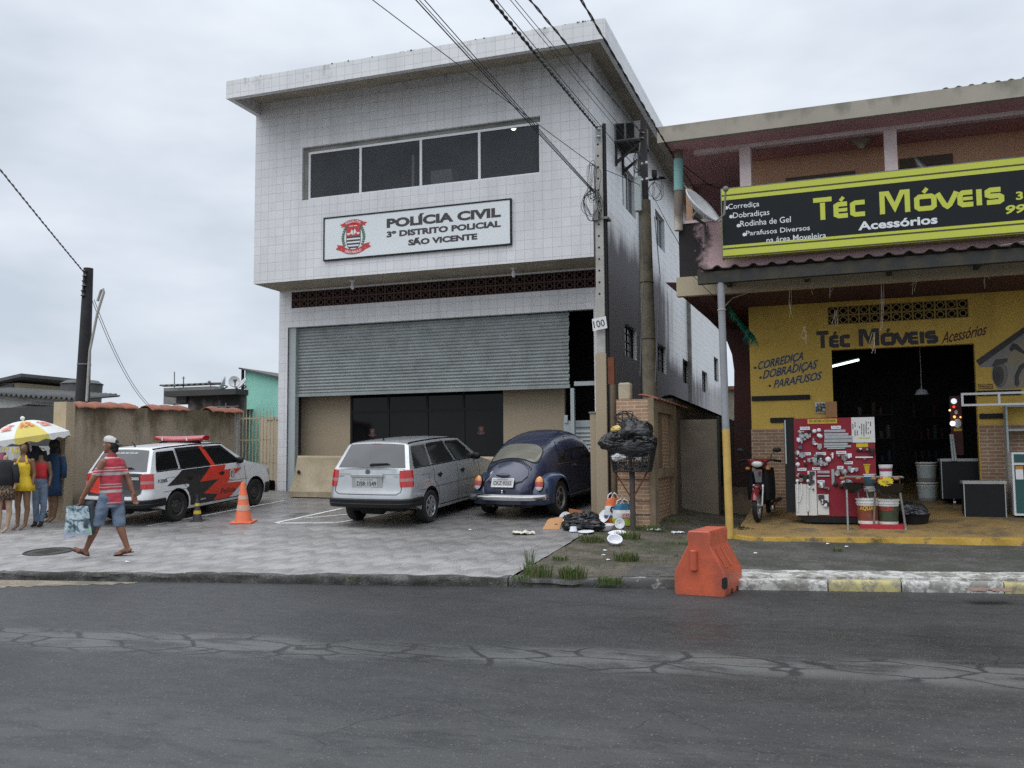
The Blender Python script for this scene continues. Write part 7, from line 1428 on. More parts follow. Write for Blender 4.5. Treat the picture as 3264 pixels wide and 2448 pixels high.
# shopping bag in the hand
bagc = WL+V((-.012, .0, -.10)); bl_ = man.location; bag = thing('shopping_bag', 'blue white printed plastic shopping bag carried by the walking man', 'bag', mp_, CAMYAW)
def bag_mat():
    m, t, b = newmat('printed_bag'); n = nd(t, 'ShaderNodeTexNoise', i_Scale=9., i_Detail=5., i_Distortion=1.2); t.links.new(nd(t, 'ShaderNodeTexCoord').outputs['Object'], n.inputs['Vector'])
    cr_ = nd(t, 'ShaderNodeValToRGB'); t.links.new(n.outputs['Fac'], cr_.inputs[0]); e = cr_.color_ramp.elements; e[0].position = .32; e[0].color = (.015, .022, .03, 1); e[1].position = .68; e[1].color = (.48, .53, .56, 1)
    for p, c in ((.42, (.06, .09, .115, 1)), (.5, (.20, .31, .35, 1)), (.58, (.38, .46, .49, 1))): q = e.new(p); q.color = c
    sp = nd(t, 'ShaderNodeSeparateXYZ'); t.links.new(nd(t, 'ShaderNodeTexCoord').outputs['Object'], sp.inputs[0]); lo_ = rng(t, sp.outputs[2], .375, .345)
    c = mixc(t, lo_, cr_.outputs[0], (.30, .33, .40)); gx = mth(t, 'MULTIPLY', rng(t, sp.outputs[0], -.19, -.165), mth(t, 'MULTIPLY', rng(t, sp.outputs[2], .42, .40), rng(t, sp.outputs[2], .35, .36))); c = mixc(t, mth(t, 'MULTIPLY', gx, .7), c, (.25, .5, .2))
    t.links.new(c, b.inputs['Base Color']); b.inputs['Roughness'].default_value = .35; bump(t, b, noise_(t, 12., 5.), .7, .02); return m
def bg_pt(u, v, side): # u across, v down
    w = .155+.045*v; th = (.02+.055*v**.7)*(1-abs(u)**2.2); x = bagc.x-.055+u*w+.02*v; z = bagc.z-.005-.44*v+.02*(1-abs(u))*(v > .9); return V((x-.0, bagc.y+.0+side*th+.008*mn.noise(V((u*4, v*4, side*3))), z+.012*mn.noise(V((u*3, v*5, 9))) + .03*u*v))
b = MB()
for sd in (-1, 1): b.grid(lambda u, v: bg_pt(u, v, sd), [i/16*2-1 for i in range(17)], [i/14 for i in range(15)])
b.grid(lambda u, v: bg_pt(u, 1, v), [i/16*2-1 for i in range(17)], [-1, 0, 1]); b.build('bag_body', bag_mat(), bag, smooth=60)
b = MB(); gr = WL+V((-.02, 0, -.085)); b.tube([bg_pt(-.45, 0, 0), gr+V((-.03, -.01, -.01)), gr+V((.0, -.012, .005)), gr+V((.03, -.01, -.01)), bg_pt(.4, 0, 0)], [.012, .016, .014, .016, .012], 8); b.build('bag_handle', M['black'], bag, smooth=60)
b = MB(); b.grid(lambda u, v: V((bagc.x+.095+.06*u+.03*v, bagc.y+.03+.02*u, bagc.z+.06-.47*v+.01*u)), [-.9, 0, 1], [i/8 for i in range(9)]); o = b.build('dark_gusset', pm('dark_bag_side', (.035, .045, .055), .5, bmp=.6, bs=12), bag, smooth=60); s = o.modifiers.new('s', 'SOLIDIFY'); s.thickness = .02
# ------------------------------------------------------------------ mannequins
def mannequin(px, py, label, skinm, h=1.62, head=True, yaw=0., lean=0., legs=True, sep=.085, sc=.92):
    p = PG(px, py); t = thing('mannequin', label, 'mannequin', p, CAMYAW+yaw, group='dressed mannequins by the boundary wall'); k = h/1.72; b = MB()
    ring(b, [((0, 0, .84*k), .135*k, .095*k, 0), ((0, 0, .92*k), .145*k, .10*k, 0), ((0, 0, 1.05*k), .105*k, .075*k, 0), ((0, 0, 1.22*k), .125*k, .09*k, 0), ((0, 0, 1.36*k), .15*k, .075*k, 0), ((0, 0, 1.42*k), .07*k, .055*k, 0)])
    limb(b, [V((0, 0, 1.40*k)), V((.0, 0, 1.50*k))], [.05*k, .045*k])
    for s in (-1, 1):
        limb(b, [V((s*.07, 0, .86*k)), V((s*sep, .0, .48*k)), V((s*sep+.005, .02, .40*k)), V((s*sep*.8-.01, .01, .09*k)), V((s*sep*.8-.05, -.05, .03*k)), V((s*sep*.8-.06, -.10, .015*k))], [.085*k, .055*k, .052*k, .035*k, .028*k, .018*k])
        limb(b, [V((s*.165*k, 0, 1.36*k)), V((s*.20*k, .03, 1.10*k)), V((s*.19*k, -.02, .88*k))], [.045*k, .036*k, .026*k])
    if head: b.ball((0, -.01, 1.60*k), (.075*k, .09*k, .11*k), 14, 9); b.ball((0, -.10*k, 1.59*k), (.012, .02, .02), 6, 5)
    o = b.build('body', skinm, t); remesh(o, .012, 3); t.scale = (sc,)*3; return t, k
def garment(t, name, rings_, mat, folds=0, extra=None, n=28, nz=.008):
    b = MB(); vs = []; 
    for z, rx, ry, cx in rings_:
        f = folds*(1 if z == rings_[0][0] else .4 if z < rings_[len(rings_)//2][0] else 0)
        for j in range(n): a = 2*math.pi*j/n; q = 1+f*math.sin(a*7); vs.append((cx+rx*q*math.cos(a), ry*q*math.sin(a), z+nz*mn.noise(Vector((a*2, z*8, 1)))))
    k = len(rings_); b.add(vs, [(i*n+j, i*n+(j+1) % n, (i+1)*n+(j+1) % n, (i+1)*n+j) for i in range(k-1) for j in range(n)])
    if extra: extra(b)
    o = b.build(name, mat, t, smooth=60); s = o.modifiers.new('s', 'SOLIDIFY'); s.thickness = .008; return o
pale = pm('pale_mannequin_skin', (.40, .27, .17), .5, var=.06); tan = pm('tan_mannequin_skin', (.20, .105, .055), .5, var=.06)
yel = pm('yellow_playsuit_cloth', (.62, .42, .012), .7, var=.12, vs=8., bmp=.5, bs=14); navy = pm('dark_navy_jacket', (.018, .02, .032), .85, var=.3, vs=6., bmp=.5, bs=12); blk_c = pm('black_cloth', (.016, .015, .017), .9, var=.3, vs=8., bmp=.4, bs=14)
def leopard():
    m, t, b = newmat('leopard_print_cloth'); v = nd(t, 'ShaderNodeTexVoronoi', i_Scale=34.); t.links.new(nd(t, 'ShaderNodeTexCoord').outputs['Object'], v.inputs['Vector']); f = mth(t, 'MULTIPLY', rng(t, v.outputs['Distance'], .12, .2), rng(t, v.outputs['Distance'], .62, .5))
    t.links.new(mixc(t, f, (.20, .13, .075), (.022, .016, .012)), b.inputs['Base Color']); b.inputs['Roughness'].default_value = .85; return m
t, k = mannequin(10, 1698, 'mannequin in black jacket and leopard print skirt nearest the left edge', pale, 1.60, False, .15)
garment(t, 'skirt', [(.60, .175, .13, 0), (.75, .172, .125, 0), (.88, .15, .11, 0), (.95, .12, .09, 0)], leopard(), .02)
def sleeves(k, z0, r0=.062, dx=.185, fl=.0):
    def f(b):
        for s in (-1, 1): b.tube([V((s*.16*k, 0, 1.35*k)), V((s*(dx+.02)*k, .01, 1.15*k)), V((s*(dx+.03)*k, -.01, z0))], [r0*1.15, r0, r0*.9], 12, cap=False)
    return f
garment(t, 'jacket', [(.88, .175, .12, 0), (1.05, .15, .11, 0), (1.2, .165, .115, 0), (1.30, .16, .095, 0), (1.35, .09, .07, 0)], blk_c, .04, sleeves(k, .92))
t, k = mannequin(68, 1689, 'tan mannequin with dark head wearing a short yellow playsuit', tan, 1.66, True, .1)
garment(t, 'playsuit', [(.735, .215, .17, 0), (.85, .20, .15, 0), (.98, .135, .10, 0), (1.03, .115, .085, 0), (1.18, .135, .10, 0), (1.27, .125, .09, 0)], yel, .06)
b = MB(); [b.tube([V((s*.09, -.07, 1.26)), V((s*.045, -.02, 1.40))], .022, 8) for s in (-1, 1)]; b.build('strap', yel, t, smooth=50); b = MB(); b.ball((0, .02, 1.57), (.085, .09, .10), 12, 8); b.build('hair', pm('dark_brown_wig', (.04, .02, .014), .8, bmp=.5, bs=50), t, smooth=60)
jk = thing('hanging_jacket', 'dark navy jacket hanging between the yellow playsuit and red top', 'jacket', PG(100, 1672), CAMYAW); garment(jk, 'jacket_body', [(.80, .16, .10, .0), (.95, .165, .10, .0), (1.15, .17, .10, 0), (1.32, .17, .09, 0), (1.42, .08, .06, 0)], navy, .05, sleeves(.98, .95)); b = MB(); b.tube([(0, 0, 1.42), (0, 0, 1.50), (0, .05, 1.54)], .006, 6); b.tube([(-.2, 0, 1.36), (0, 0, 1.43), (.2, 0, 1.36)], .008, 6); b.build('hanger', M['steel'], jk)
t, k = mannequin(124, 1679, 'mannequin in red strapless top and washed blue jeans', tan, 1.55, False, .12, sep=.07)
garment(t, 'strapless_top', [(.93, .13, .095, 0), (1.02, .11, .085, 0), (1.15, .125, .10, 0), (1.235, .13, .10, 0)], pm('red_top_cloth', (.50, .022, .03), .7, bmp=.4, bs=16))
b = MB(); ring(b, [((0, 0, .74), .125, .10, 0), ((0, 0, .85), .14, .105, 0), ((0, 0, .945), .118, .09, 0)])
for s in (-1, 1): limb(b, [V((s*.065, 0, .78)), V((s*.070, 0, .45)), V((s*.074, .01, .38)), V((s*.052-.01, .01, .10))], [.088, .064, .06, .046])
o = b.build('jeans', denim, t); remesh(o, .012, 3); b = MB(); [b.tube([V((s*.055-.01, .01, .12)), V((s*.055-.02, -.01, .04)), V((s*.055-.04, -.10, .02))], [.044, .042, .02], 10) for s in (-1, 1)]; b.build('boot', blk_c, t, smooth=50)
t, k = mannequin(166, 1664, 'mannequin with black wig and long denim coat against the wall pillar', tan, 1.66, True, 0., sep=.05)
garment(t, 'denim_coat', [(.52, .165, .11, 0), (.7, .165, .11, 0), (.95, .15, .11, 0), (1.2, .165, .115, 0), (1.30, .155, .09, 0), (1.38, .08, .06, 0)], pm('dark_denim_coat', (.022, .055, .12), .9, var=.25, vs=6., bmp=.5, bs=14), .03, sleeves(k, .88)); b = MB(); b.ball((0, .0, 1.55), (.105, .11, .12), 14, 9); b.ball((0, .03, 1.42), (.11, .09, .12), 12, 8); b.build('hair', hair_m, t, smooth=60)
t = thing('hanging_dress', 'pink and purple dress hanging at the left edge beside leopard skirt', 'dress', PG(-14, 1690), CAMYAW); garment(t, 'dress_body', [(.35, .17, .10, 0), (.7, .15, .10, 0), (1.05, .12, .09, 0), (1.35, .13, .08, 0)], pm('pink_patterned_cloth', (.30, .08, .14), .85, var=.5, vs=14.), .05)
# ================================================================== STREET THINGS
def PV(px, py):
    d = V3(ray(px, py)); c = V((0, 0, CH)); h = lambda p: vz(p.x, p.y) if p.x > XR0 else gz(p.x, p.y) if p.y > ky(p.x) else 0
    t = 6.
    while t < 26 and (c+d*t).z > h(c+d*t): t += .01
    return c+d*t
def cone(px, py, h, label, dark):
    p = PG(px, py); t = thing('traffic_cone', label, 'cone', p, rot=Euler((math.atan(.073), 0, .3), 'XYZ')); w = h*.27; b = MB(); b.box(-w, w, -w, w, 0, h*.045); r0, r1 = h*.20, h*.055
    b.build('base', M['cone_dark'] if dark else M['cone_orange'], t, bevel=.008); b = MB(); b.lathe([(r0*1.08, h*.046), (r0, h*.07), (r1, h*.98), (r1*.8, h), (r1*.6, h*.985)], 28); b.build('cone_body', M['cone_dark'] if dark else M['cone_orange'], t, smooth=50)
    rr = lambda z: r0+(r1-r0)*(z/h-.07)/.91+.003
    for z0, z1, mm in (((.32, .47, M['cone_yellow']), (.66, .78, M['cone_yellow'])) if dark else ((.31, .45, M['cone_white']), (.58, .68, M['cone_white']))): b = MB(); b.lathe([(rr(z0*h), z0*h), (rr(z1*h), z1*h)], 28, close=False); b.build('band', mm, t, smooth=60)
    if dark: b = MB(); b.lathe([(r1*1.0, h), (r1*1.0, h*1.12), (r1*.6, h*1.13)], 14); b.build('top_cap', M['cone_dark'], t, smooth=50)
cone(776, 1666, .72, 'tall faded orange traffic cone with scuffed bands on the forecourt', False); cone(629, 1661, .42, 'short dark rubber cone with yellow band beside the police wagon', True)
a, c, e, d = PG(72, 1766), PG(235, 1752), PG(160, 1747), PG(150, 1774); ctr = (a+c)/2; rx = (c-a).length/2; t = thing('manhole_cover', 'round dark manhole cover sunk in the patterned pavement', 'manhole cover', ctr, rot=Euler((math.atan(.073), math.atan(.013), 0), 'XYZ'))
b = MB(); b.lathe([(0, .006), (rx*.88, .006), (rx*.9, .002)], 40); [b.box(-.4*rx, .4*rx, k*.08*rx-.01, k*.08*rx+.01, .006, .012) for k in range(-6, 7, 2)]; b.build('lid', pm('dark_dirty_iron', (.055, .05, .046), .7, .3, var=.3, vs=9., bmp=.5), t); b = MB(); b.lathe([(rx*.91, .002), (rx*.92, .014), (rx*1.0, .012), (rx*1.03, .001)], 40, close=False); b.build('rim', M['iron'], t)
# orange water filled barrier ---------------------------------------
f0, f1, f2 = PZ(2150, 1893, 0), PZ(2313, 1903, 0), PZ(2357, 1879, 0); ax = (f2-f1); ax.z = 0; L = max(.8, ax.length); ax = Vector((ax.x, ax.y, 0)).normalized(); wd = (f1-f0).length/2
nx = Vector((ax.y, -ax.x, 0)); cc = (f0+f1)/2; orb = thing('road_barrier', 'orange plastic water filled road barrier standing on the wet road', 'barrier', cc)
prof = [(-.98, .0), (-1.0, .03), (-1.0, .22), (-.95, .27), (-.47, .525), (-.44, .55), (-.45, .67), (-.40, .712), (.40, .712), (.45, .67), (.44, .55), (.47, .525), (.95, .27), (1., .22), (1., .03), (.98, 0)]
def of(v, j): 
    x, z = prof[int(j)]; e = .03*(v in (0, 1)); rib = 0
    if 4 <= j <= 11 and .0 < v < 1: rib = .012*math.cos(v*math.pi*6) if j in (4, 11) else 0
    p = cc + nx*(x*wd*(1-e)) + ax*(L*v + .02*(v == 0)*(1 if z > .74 else 0)); return Vector((p.x, p.y, z+rib-(.01 if (v in (0, 1) and z > .7) else 0)))
vv = [0, .015, .04, .15, .3, .45, .55, .7, .85, .96, .985, 1]; b = MB(); b.grid(of, vv, range(16)); b.ngon([of(0, j) for j in range(16)]); b.ngon([of(1, j) for j in range(16)]); b.ngon([cc+nx*(s*wd)+ax*(L*v) for s, v in ((-1, 0), (1, 0), (1, 1), (-1, 1))])
o = b.build('barrier_body', M['orange'], orb, smooth=45, world=True); q = o.modifiers.new('b', 'BEVEL'); q.width = .018; q.segments = 3; q.limit_method = 'ANGLE'; q.angle_limit = R(28)
b = MB(); c0 = cc-ax*.012+nx*(-.20*wd); b.tube([c0+Z1*.27, c0+Z1*.28, c0+Z1*.49, c0+Z1*.50], [.03, .042, .042, .03], 14); b.build('lifting_boss', M['orange'], orb, smooth=40, world=True)
b = MB(); hp = [of(.0, 14)+ax*.02]; sq = cc+nx*wd+ax*.06; b.ngon([cc+nx*(wd+.004)+ax*a_+Z1*z for a_, z in ((.0, .09), (.06, .085), (.09, .12), (.08, .19), (.04, .215), (.0, .21))]); b.ngon([cc+nx*(wd*x)-ax*.004+Z1*z for x, z in ((.86, .11), (.90, .085), (.998, .085), (.998, .215), (.88, .20))]); b.build('broken_hole', M['vent_dark'], orb, world=True)
b = MB()
for v0, v1 in ((.30, .42), (.62, .74)): b.prism([cc+nx*(wd+.002)+ax*(L*v)+Z1*z for v, z in ((v0, .0), (v1, .0), (v1-.02, .055), (v0+.02, .055))], nx*.002)
b.build('fork_notch', M['vent_dark'], orb, world=True)
for s in (-1, 1):
    b = MB()
    for k in range(3): v = .18+.30*k; p = [cc+nx*(s*wd*x)+ax*(L*vq)+Z1*z for x, vq, z in ((.90, v, .297), (.90, v+.14, .297), (.50, v+.14, .508), (.50, v, .508))]; b.prism(p, (nx*s*.5+Z1*.8).normalized()*.007)
    b.build('side_rib', M['orange'], orb, world=True, bevel=.008)
# litter basket ------------------------------------------------------
bp_ = PV(2018, 1692); YB_ = bp_.y; lb_ = thing('litter_basket', 'rusty wire litter basket on a post before the brick pier', 'litter basket', bp_); zt_, zb_ = PY(2010, 1412, YB_).z, PY(2015, 1502, YB_).z; xl, xr = PY(1950, 1412, YB_).x, PY(2086, 1412, YB_).x; xbl, xbr = PY(1962, 1500, YB_).x, PY(2070, 1500, YB_).x; xm = (xl+xr)/2; dB = .20
b = MB(); b.tube([(bp_.x, YB_, bp_.z-.1), (bp_.x, YB_, zb_)], .045, 12); b.build('pole', pm('dark_post', (.055, .05, .045), .8, var=.3, vs=6., dirt=((.12, .06, .04), .4, 6.)), lb_, smooth=50, world=True)
b = MB()
for s in (-1, 1): b.tube([(bp_.x+s*.02, YB_-.02, zb_-.42), (bp_.x+s*.27, YB_-.08, zb_)], .014, 6)
b.build('brace', M['rust'], lb_, world=True)
def bk(u, v, s): x0, x1 = xl+(xbl-xl)*v, xr+(xbr-xr)*v; d = dB*(1-.25*v); z = zt_+(zb_-zt_)*v; return {0: V((x0+(x1-x0)*u, YB_-d, z)), 1: V((x0+(x1-x0)*u, YB_+d, z)), 2: V((x0, YB_-d+2*d*u, z)), 3: V((x1, YB_-d+2*d*u, z))}[s]
b = MB()
for s in range(4):
    n = 15 if s < 2 else 10
    for i in range(n+1): b.tube([bk(i/n, 0, s), bk(i/n, 1, s)], .005 if i not in (0, n) else .014, 5)
    for j in range(10): b.tube([bk(0, j/9, s), bk(1, j/9, s)], .005 if j not in (0, 9) else .015, 5)
b.tube([bk(.5, 0, 0)-V((0, .01, 0)), bk(.5, 1, 0)-V((0, .01, 0))], .015, 6); b.tube([bk(.82, 0, 0)-V((0, .01, 0)), bk(.82, 1, 0)-V((0, .01, 0))], .012, 6); b.ngon([bk(0, 1, 0), bk(1, 1, 0), bk(1, 1, 1), bk(0, 1, 1)]); b.build('basket', M['iron'], lb_, world=True)
def blob(name, label, cat, c, r, mat, seed, amp=.22, group=None, fr_=2.2, flat=0, tail=None):
    b = MB(); b.ball((0, 0, 0), 1, 72, 44); c = V(c); o = None
    for i, v in enumerate(b.v):
        p = V(v); q = 1+amp*mn.noise(p*fr_*.6+V((seed, 0, 0)))+amp*.55*abs(mn.noise(p*fr_*1.7+V((0, seed, 0))))-amp*.5*abs(mn.noise(p*fr_*3.+V((seed, seed, 0))))+amp*.28*(.35-abs(mn.noise(p*fr_*6.5+V((seed, 2, 0))))); p = V((p.x*r[0], p.y*r[1], p.z*r[2]))*q
        if flat: p.z = max(p.z, -r[2]*flat)
        b.v[i] = tuple(p)
    if tail: b.tube([V(x) for x in tail[0]], tail[1], 10)
    t = thing(name, label, cat, c, group=group); b.build('bag_body', mat, t, smooth=60); return t
at = lambda px, py, Y: PY(px, py, Y)
blob('bin_bag', 'big black bin bag heaped on top of the litter basket', 'bin bag', at(2018, 1376, YB_), (.31, .27, .21), M['bag_black'], 1.2, .25, 'bin bags'); blob('bin_bag', 'black bin bag drooping over the left rim of the basket', 'bin bag', at(1958, 1410, YB_-.12), (.22, .17, .16), M['bag_black'], 4.1, .4, 'bin bags'); blob('bin_bag', 'dark bin bag squashed over the right rim of the basket', 'bin bag', at(2052, 1402, YB_-.05), (.20, .22, .10), M['bag_black'], 7.3, .35, 'bin bags')
blob('bin_bag', 'black bin liner hanging down over the front of the wire basket', 'bin bag', at(2020, 1426, YB_-.20), (.28, .06, .13), M['bag_black'], 3.9, .35, 'bin bags')
blob('bin_bag', 'black bin bag lying on the ground beside the blue car', 'bin bag', PV(1852, 1688)+Z1*.11, (.36, .26, .17), M['bag_black'], 2.7, .4, 'bin bags', flat=.65)
for px, py, r, m_, s_, lab in ((1975, 1452, (.15, .13, .10), 'bag_white', 1.1, 'white plastic bag in the left half of the wire basket'), (2038, 1450, (.13, .12, .10), 'bag_white', 2.2, 'white plastic bag in the right half of the wire basket'), (1975, 1425, (.09, .06, .05), None, 3.3, 'dark red packet near the top of the wire basket'), (1972, 1390, (.09, .05, .055), 'bag_white', 4.4, 'small white carrier bag tucked beside the drooping bin bag'), (1966, 1367, (.09, .06, .05), None, 5.5, 'pale yellow packet behind the drooping bin bag')):
    mm = M[m_] if m_ else pm('red_packet', (.25, .01, .03), .5) if s_ < 4 else pm('yellow_packet', (.60, .45, .15), .6); blob('litter_bag', lab, 'litter', at(px, py, YB_-(.08 if py > 1400 else .16)), r, mm, s_, .35, 'litter in the basket')
for i in range(16): pass
b = MB(); random.seed(3)
for i in range(46): c = V((random.uniform(xbl+.03, xbr-.03), YB_+random.uniform(-.1, .1), zb_+random.uniform(.01, .14))); b.ball(c, (random.uniform(.02, .05), .03, random.uniform(.015, .03)), 6, 4)
tag(b.build('rubbish', pm('mixed_rubbish', (.15, .14, .14), .7, var=.9, vs=16.)), 'grey mixed rubbish in the bottom of the wire basket', 'litter', kind='stuff')
# filled carrier bags
def carrier(px, py, w, h, cols, label, seed, logo=None):
    p = PV(px, py); t = thing('carrier_bag', label, 'bag', p, CAMYAW, group='full carrier bags by the basket post'); n = len(cols); b = MB()
    def f(u, v): k = (1-.30*v**2.5)*(.86+.14*math.sin(v*3)); q = 1+.10*mn.noise(V((math.cos(u)*1.5, math.sin(u)*1.5, v*4+seed)))+.05*mn.noise(V((math.cos(u)*5, math.sin(u)*5, v*9+seed))); return V((w/2*k*q*math.cos(u), w*.36*k*q*math.sin(u), h*v))
    us = [2*math.pi*i/30 for i in range(31)]; zz_ = [0]+[c[0] for c in cols]
    for i, (z1, m_) in enumerate(cols): b.grid(f, us, [zz_[i]+(z1-zz_[i])*j/6 for j in range(7)], i)
    b.ngon([f(u, 1) for u in us[:-1]], n-1); b.build('bag_body', [M[m_] for _, m_ in cols], t, smooth=60)
    for s in (-1, 1): b = MB(); b.tube([V((s*w*.28, -.02, h*.97)), V((s*w*.24, -.03, h*1.14)), V((s*w*.08, -.02, h*1.22)), V((-s*w*.02, 0, h*1.12)), V((s*w*.1, 0, h*.98))], .012, 6); b.build('bag_handle', M['bag_white'], t, smooth=60)
    F = Fr((0, -w*.385, h*.48), (1, 0, 0)); b = MB()
    if logo: b.box(-.02, .16, -.035, .035, -.06, .004, 0, F); b.build('logo_block', M['bag_white'], t); b = MB(); [b.box(*q, .0042, .006, 0, F) for q in ((-.02, .16, .028, .035), (-.02, .16, -.035, -.028), (-.02, -.013, -.028, .028), (.153, .16, -.028, .028))]; text(b, F, logo, -.005, -.02, .15, .042, .0062, 0, .03); b.build('lettering', M['red'], t)
    else:
        for k in range(24): a, c = 2*math.pi*k/24, 2*math.pi*(k+1)/24; b.ngon([F(.0+r_*math.cos(q), .03+r_*math.sin(q), .006) for r_, q in ((.03, a), (.06, a), (.06, c), (.03, c))])
        b.build('round_mark', M['ink'], t)
carrier(1954, 1668, .30, .42, [(.22, 'bag_orange'), (.34, 'bag_blue'), (.70, 'bag_white'), (1., 'bag_orange')], 'orange and white full carrier bag with a round mark', 1.5); carrier(1985, 1675, .36, .36, [(.34, 'bag_lime'), (.72, 'bag_white'), (1., 'bag_blue')], 'lime white and blue full carrier bag with red lettering', 6.2, 'DESC')
def dishware(name, label, p, nrm, prof, mat='foam', group='foam plates and tubs dropped on the verge'):
    t = thing(name, label, 'litter', p, group=group, rot=Vector(nrm).to_track_quat('Z', 'Y').to_euler()); b = MB(); n = 26; b.lathe(prof, n, close=False); o = b.build('plate', M[mat], t, smooth=50); s = o.modifiers.new('s', 'SOLIDIFY'); s.thickness = .005
plate = [(0.001, 0), (.07, .0), (.095, .018), (.108, .024), (.112, .022)]; bowl = [(.001, 0), (.07, 0), (.10, .05), (.105, .075), (.118, .078)]
pn = lambda px, py, dz=.0: PV(px, py)+Z1*dz
dishware('foam_plate', 'foam plate propped up behind the torn cardboard', pn(1803, 1672, .10), (-.2, -1, .35), plate); dishware('foam_cup', 'small white tub upside down in front of the black bag', pn(1828, 1696, .085), (0, 0, -1), [(.001, 0), (.045, 0), (.06, .07), (.07, .075)]); dishware('foam_plate', 'white plate half hidden in grass just right of the tub', pn(1868, 1700, .01), (0, -.1, 1), [(r_*1.15, h) for r_, h in plate]); dishware('foam_bowl', 'round white bowl standing upright below the leaning plate', pn(1930, 1690, .005), (0, -.1, 1), [(r_*1.2, h*1.1) for r_, h in bowl]); dishware('foam_plate', 'white plate leaning on the orange carrier bag', pn(1928, 1668, .11), (-.5, -.8, .5), [(r_*1.15, h) for r_, h in plate]); dishware('foam_plate', 'round white lid facing the road below the lime bag', pn(1976, 1686, .085), (0, -1, .15), [(.001, 0), (.06, 0), (.065, .01), (.085, .012), (.088, .0)]); dishware('foam_plate', 'white plate lying flat on the verge below the lid', pn(1967, 1706, .02), (0, -.2, 1), [(r_*1.25, h) for r_, h in plate]); dishware('foam_bowl', 'crumpled white bowl nearest the kerb', pn(1959, 1735, .02), (.2, -.5, .8), [(r_*.95, h) for r_, h in bowl])
p = PV(1760, 1688); t = thing('cardboard_piece', 'torn brown cardboard sheet leaning by the foam plate', 'cardboard', p, CAMYAW); b = MB(); F = Fr((-.16, 0, 0.0), (1, .1, 0), (.12, .6, .55)); b.prism([F(x, y) for x, y in ((0, 0), (.28, 0), (.34, .33), (.30, .28), (.24, .27), (.10, .24), (.06, .20))], F.n*.006); b.box(.19, .24, .10, .12, .007, .009, 1, F); b.build('sheet', [M['card'], M['ink']], t)
p = PV(1830, 1655); t = thing('cardboard_piece', 'dark orange box flap behind the black bag near the car wheel', 'cardboard', p, CAMYAW); b = MB(); F = Fr((-.1, 0, 0), (1, .2, 0), (0, .4, .8)); b.prism([F(x, y) for x, y in ((0, 0), (.3, 0), (.24, .16), (.02, .2))], F.n*.006); b.build('sheet', pm('rusty_card', (.30, .11, .04), .85, var=.15), t)
def rag(px, py, name, label, mat, wx, wy, seed, hz=.05):
    p = PV(px, py); b = MB(); g = lambda u, v: V((u*wx*(1+.3*mn.noise(V((v*3, seed, 0)))), v*wy*(1+.4*mn.noise(V((u*3, seed, 5)))), hz*max(.12, .5+mn.noise(V((u*2.2, v*2.2, seed)))+.5*mn.noise(V((u*6, v*6, seed)))))); b.grid(g, [i/16*2-1 for i in range(17)], [i/10*2-1 for i in range(11)]); t = thing(name, label, 'litter', p, CAMYAW); o = b.build('sheet', mat, t, smooth=70); s = o.modifiers.new('s', 'SOLIDIFY'); s.thickness = .006
rag(1668, 1703, 'crumpled_cloth', 'crumpled cream cloth lying on the tiled forecourt', pm('cream_cloth', (.58, .56, .45), .8), .17, .12, 3.); rag(3152, 1884, 'cardboard_piece', 'flat brown cardboard scrap in the gutter by the painted kerb', pm('wet_cardboard', (.19, .13, .105), .85, var=.2), .20, .10, 8., .035); rag(2160, 1700, 'crumpled_paper', 'grey torn paper scrap on the dirt near the post', M['foam'], .10, .05, 12., .03); rag(2085, 1692, 'crumpled_paper', 'long white paper strip lying by the pier foot', M['foam'], .11, .035, 15., .03)
for k, (px, py) in enumerate(((1930, 1756), (1925, 1771), (1940, 1786), (1885, 1722), (405, 1792), (2640, 1735), (2700, 1744), (1690, 1610), (2410, 1765), (1500, 1690))):
    p = PV(px, py); b = MB(); b.add([p+V((-.035, -.01, .006)), p+V((.03, -.015, .012)), p+V((.04, .012, .006)), p+V((-.02, .015, .02))], [(0, 1, 2, 3)]); tag(b.build('paper_scrap', M['foam']), 'tiny white paper scrap lying flat on the ground', 'litter', 'tiny paper scraps')
# vegetation ----------------------------------------------------------
def tuft(px, py, r, h, n, label, mat='grass', seed=0, lean=.5):
    random.seed(seed+int(px)); p = PV(px, py); b = MB()
    for i in range(n):
        a, d = random.uniform(0, 6.283), r*math.sqrt(random.random()); q = V((d*math.cos(a), d*math.sin(a)*.8, 0)); L = h*random.uniform(.45, 1.1); a2 = a+random.uniform(-.8, .8); o_ = V((math.cos(a2), math.sin(a2), 0))*L*lean*random.uniform(.3, 1.2); w = V((-o_.y, o_.x, 0)).normalized()*random.uniform(.003, .006)
        m1, e = q+o_*.35+Z1*L*.65, q+o_+Z1*L*random.uniform(.6, 1.); b.add([q-w, q+w, m1+w*.8, m1-w*.8, e], [(0, 1, 2, 3), (3, 2, 4)], 1 if random.random() < .15 else 0)
    t = thing('grass_tuft', label, 'grass', p, group='grass tufts on the verge'); b.build('blade', [M[mat], M['grass_dry']], t, weld=False)
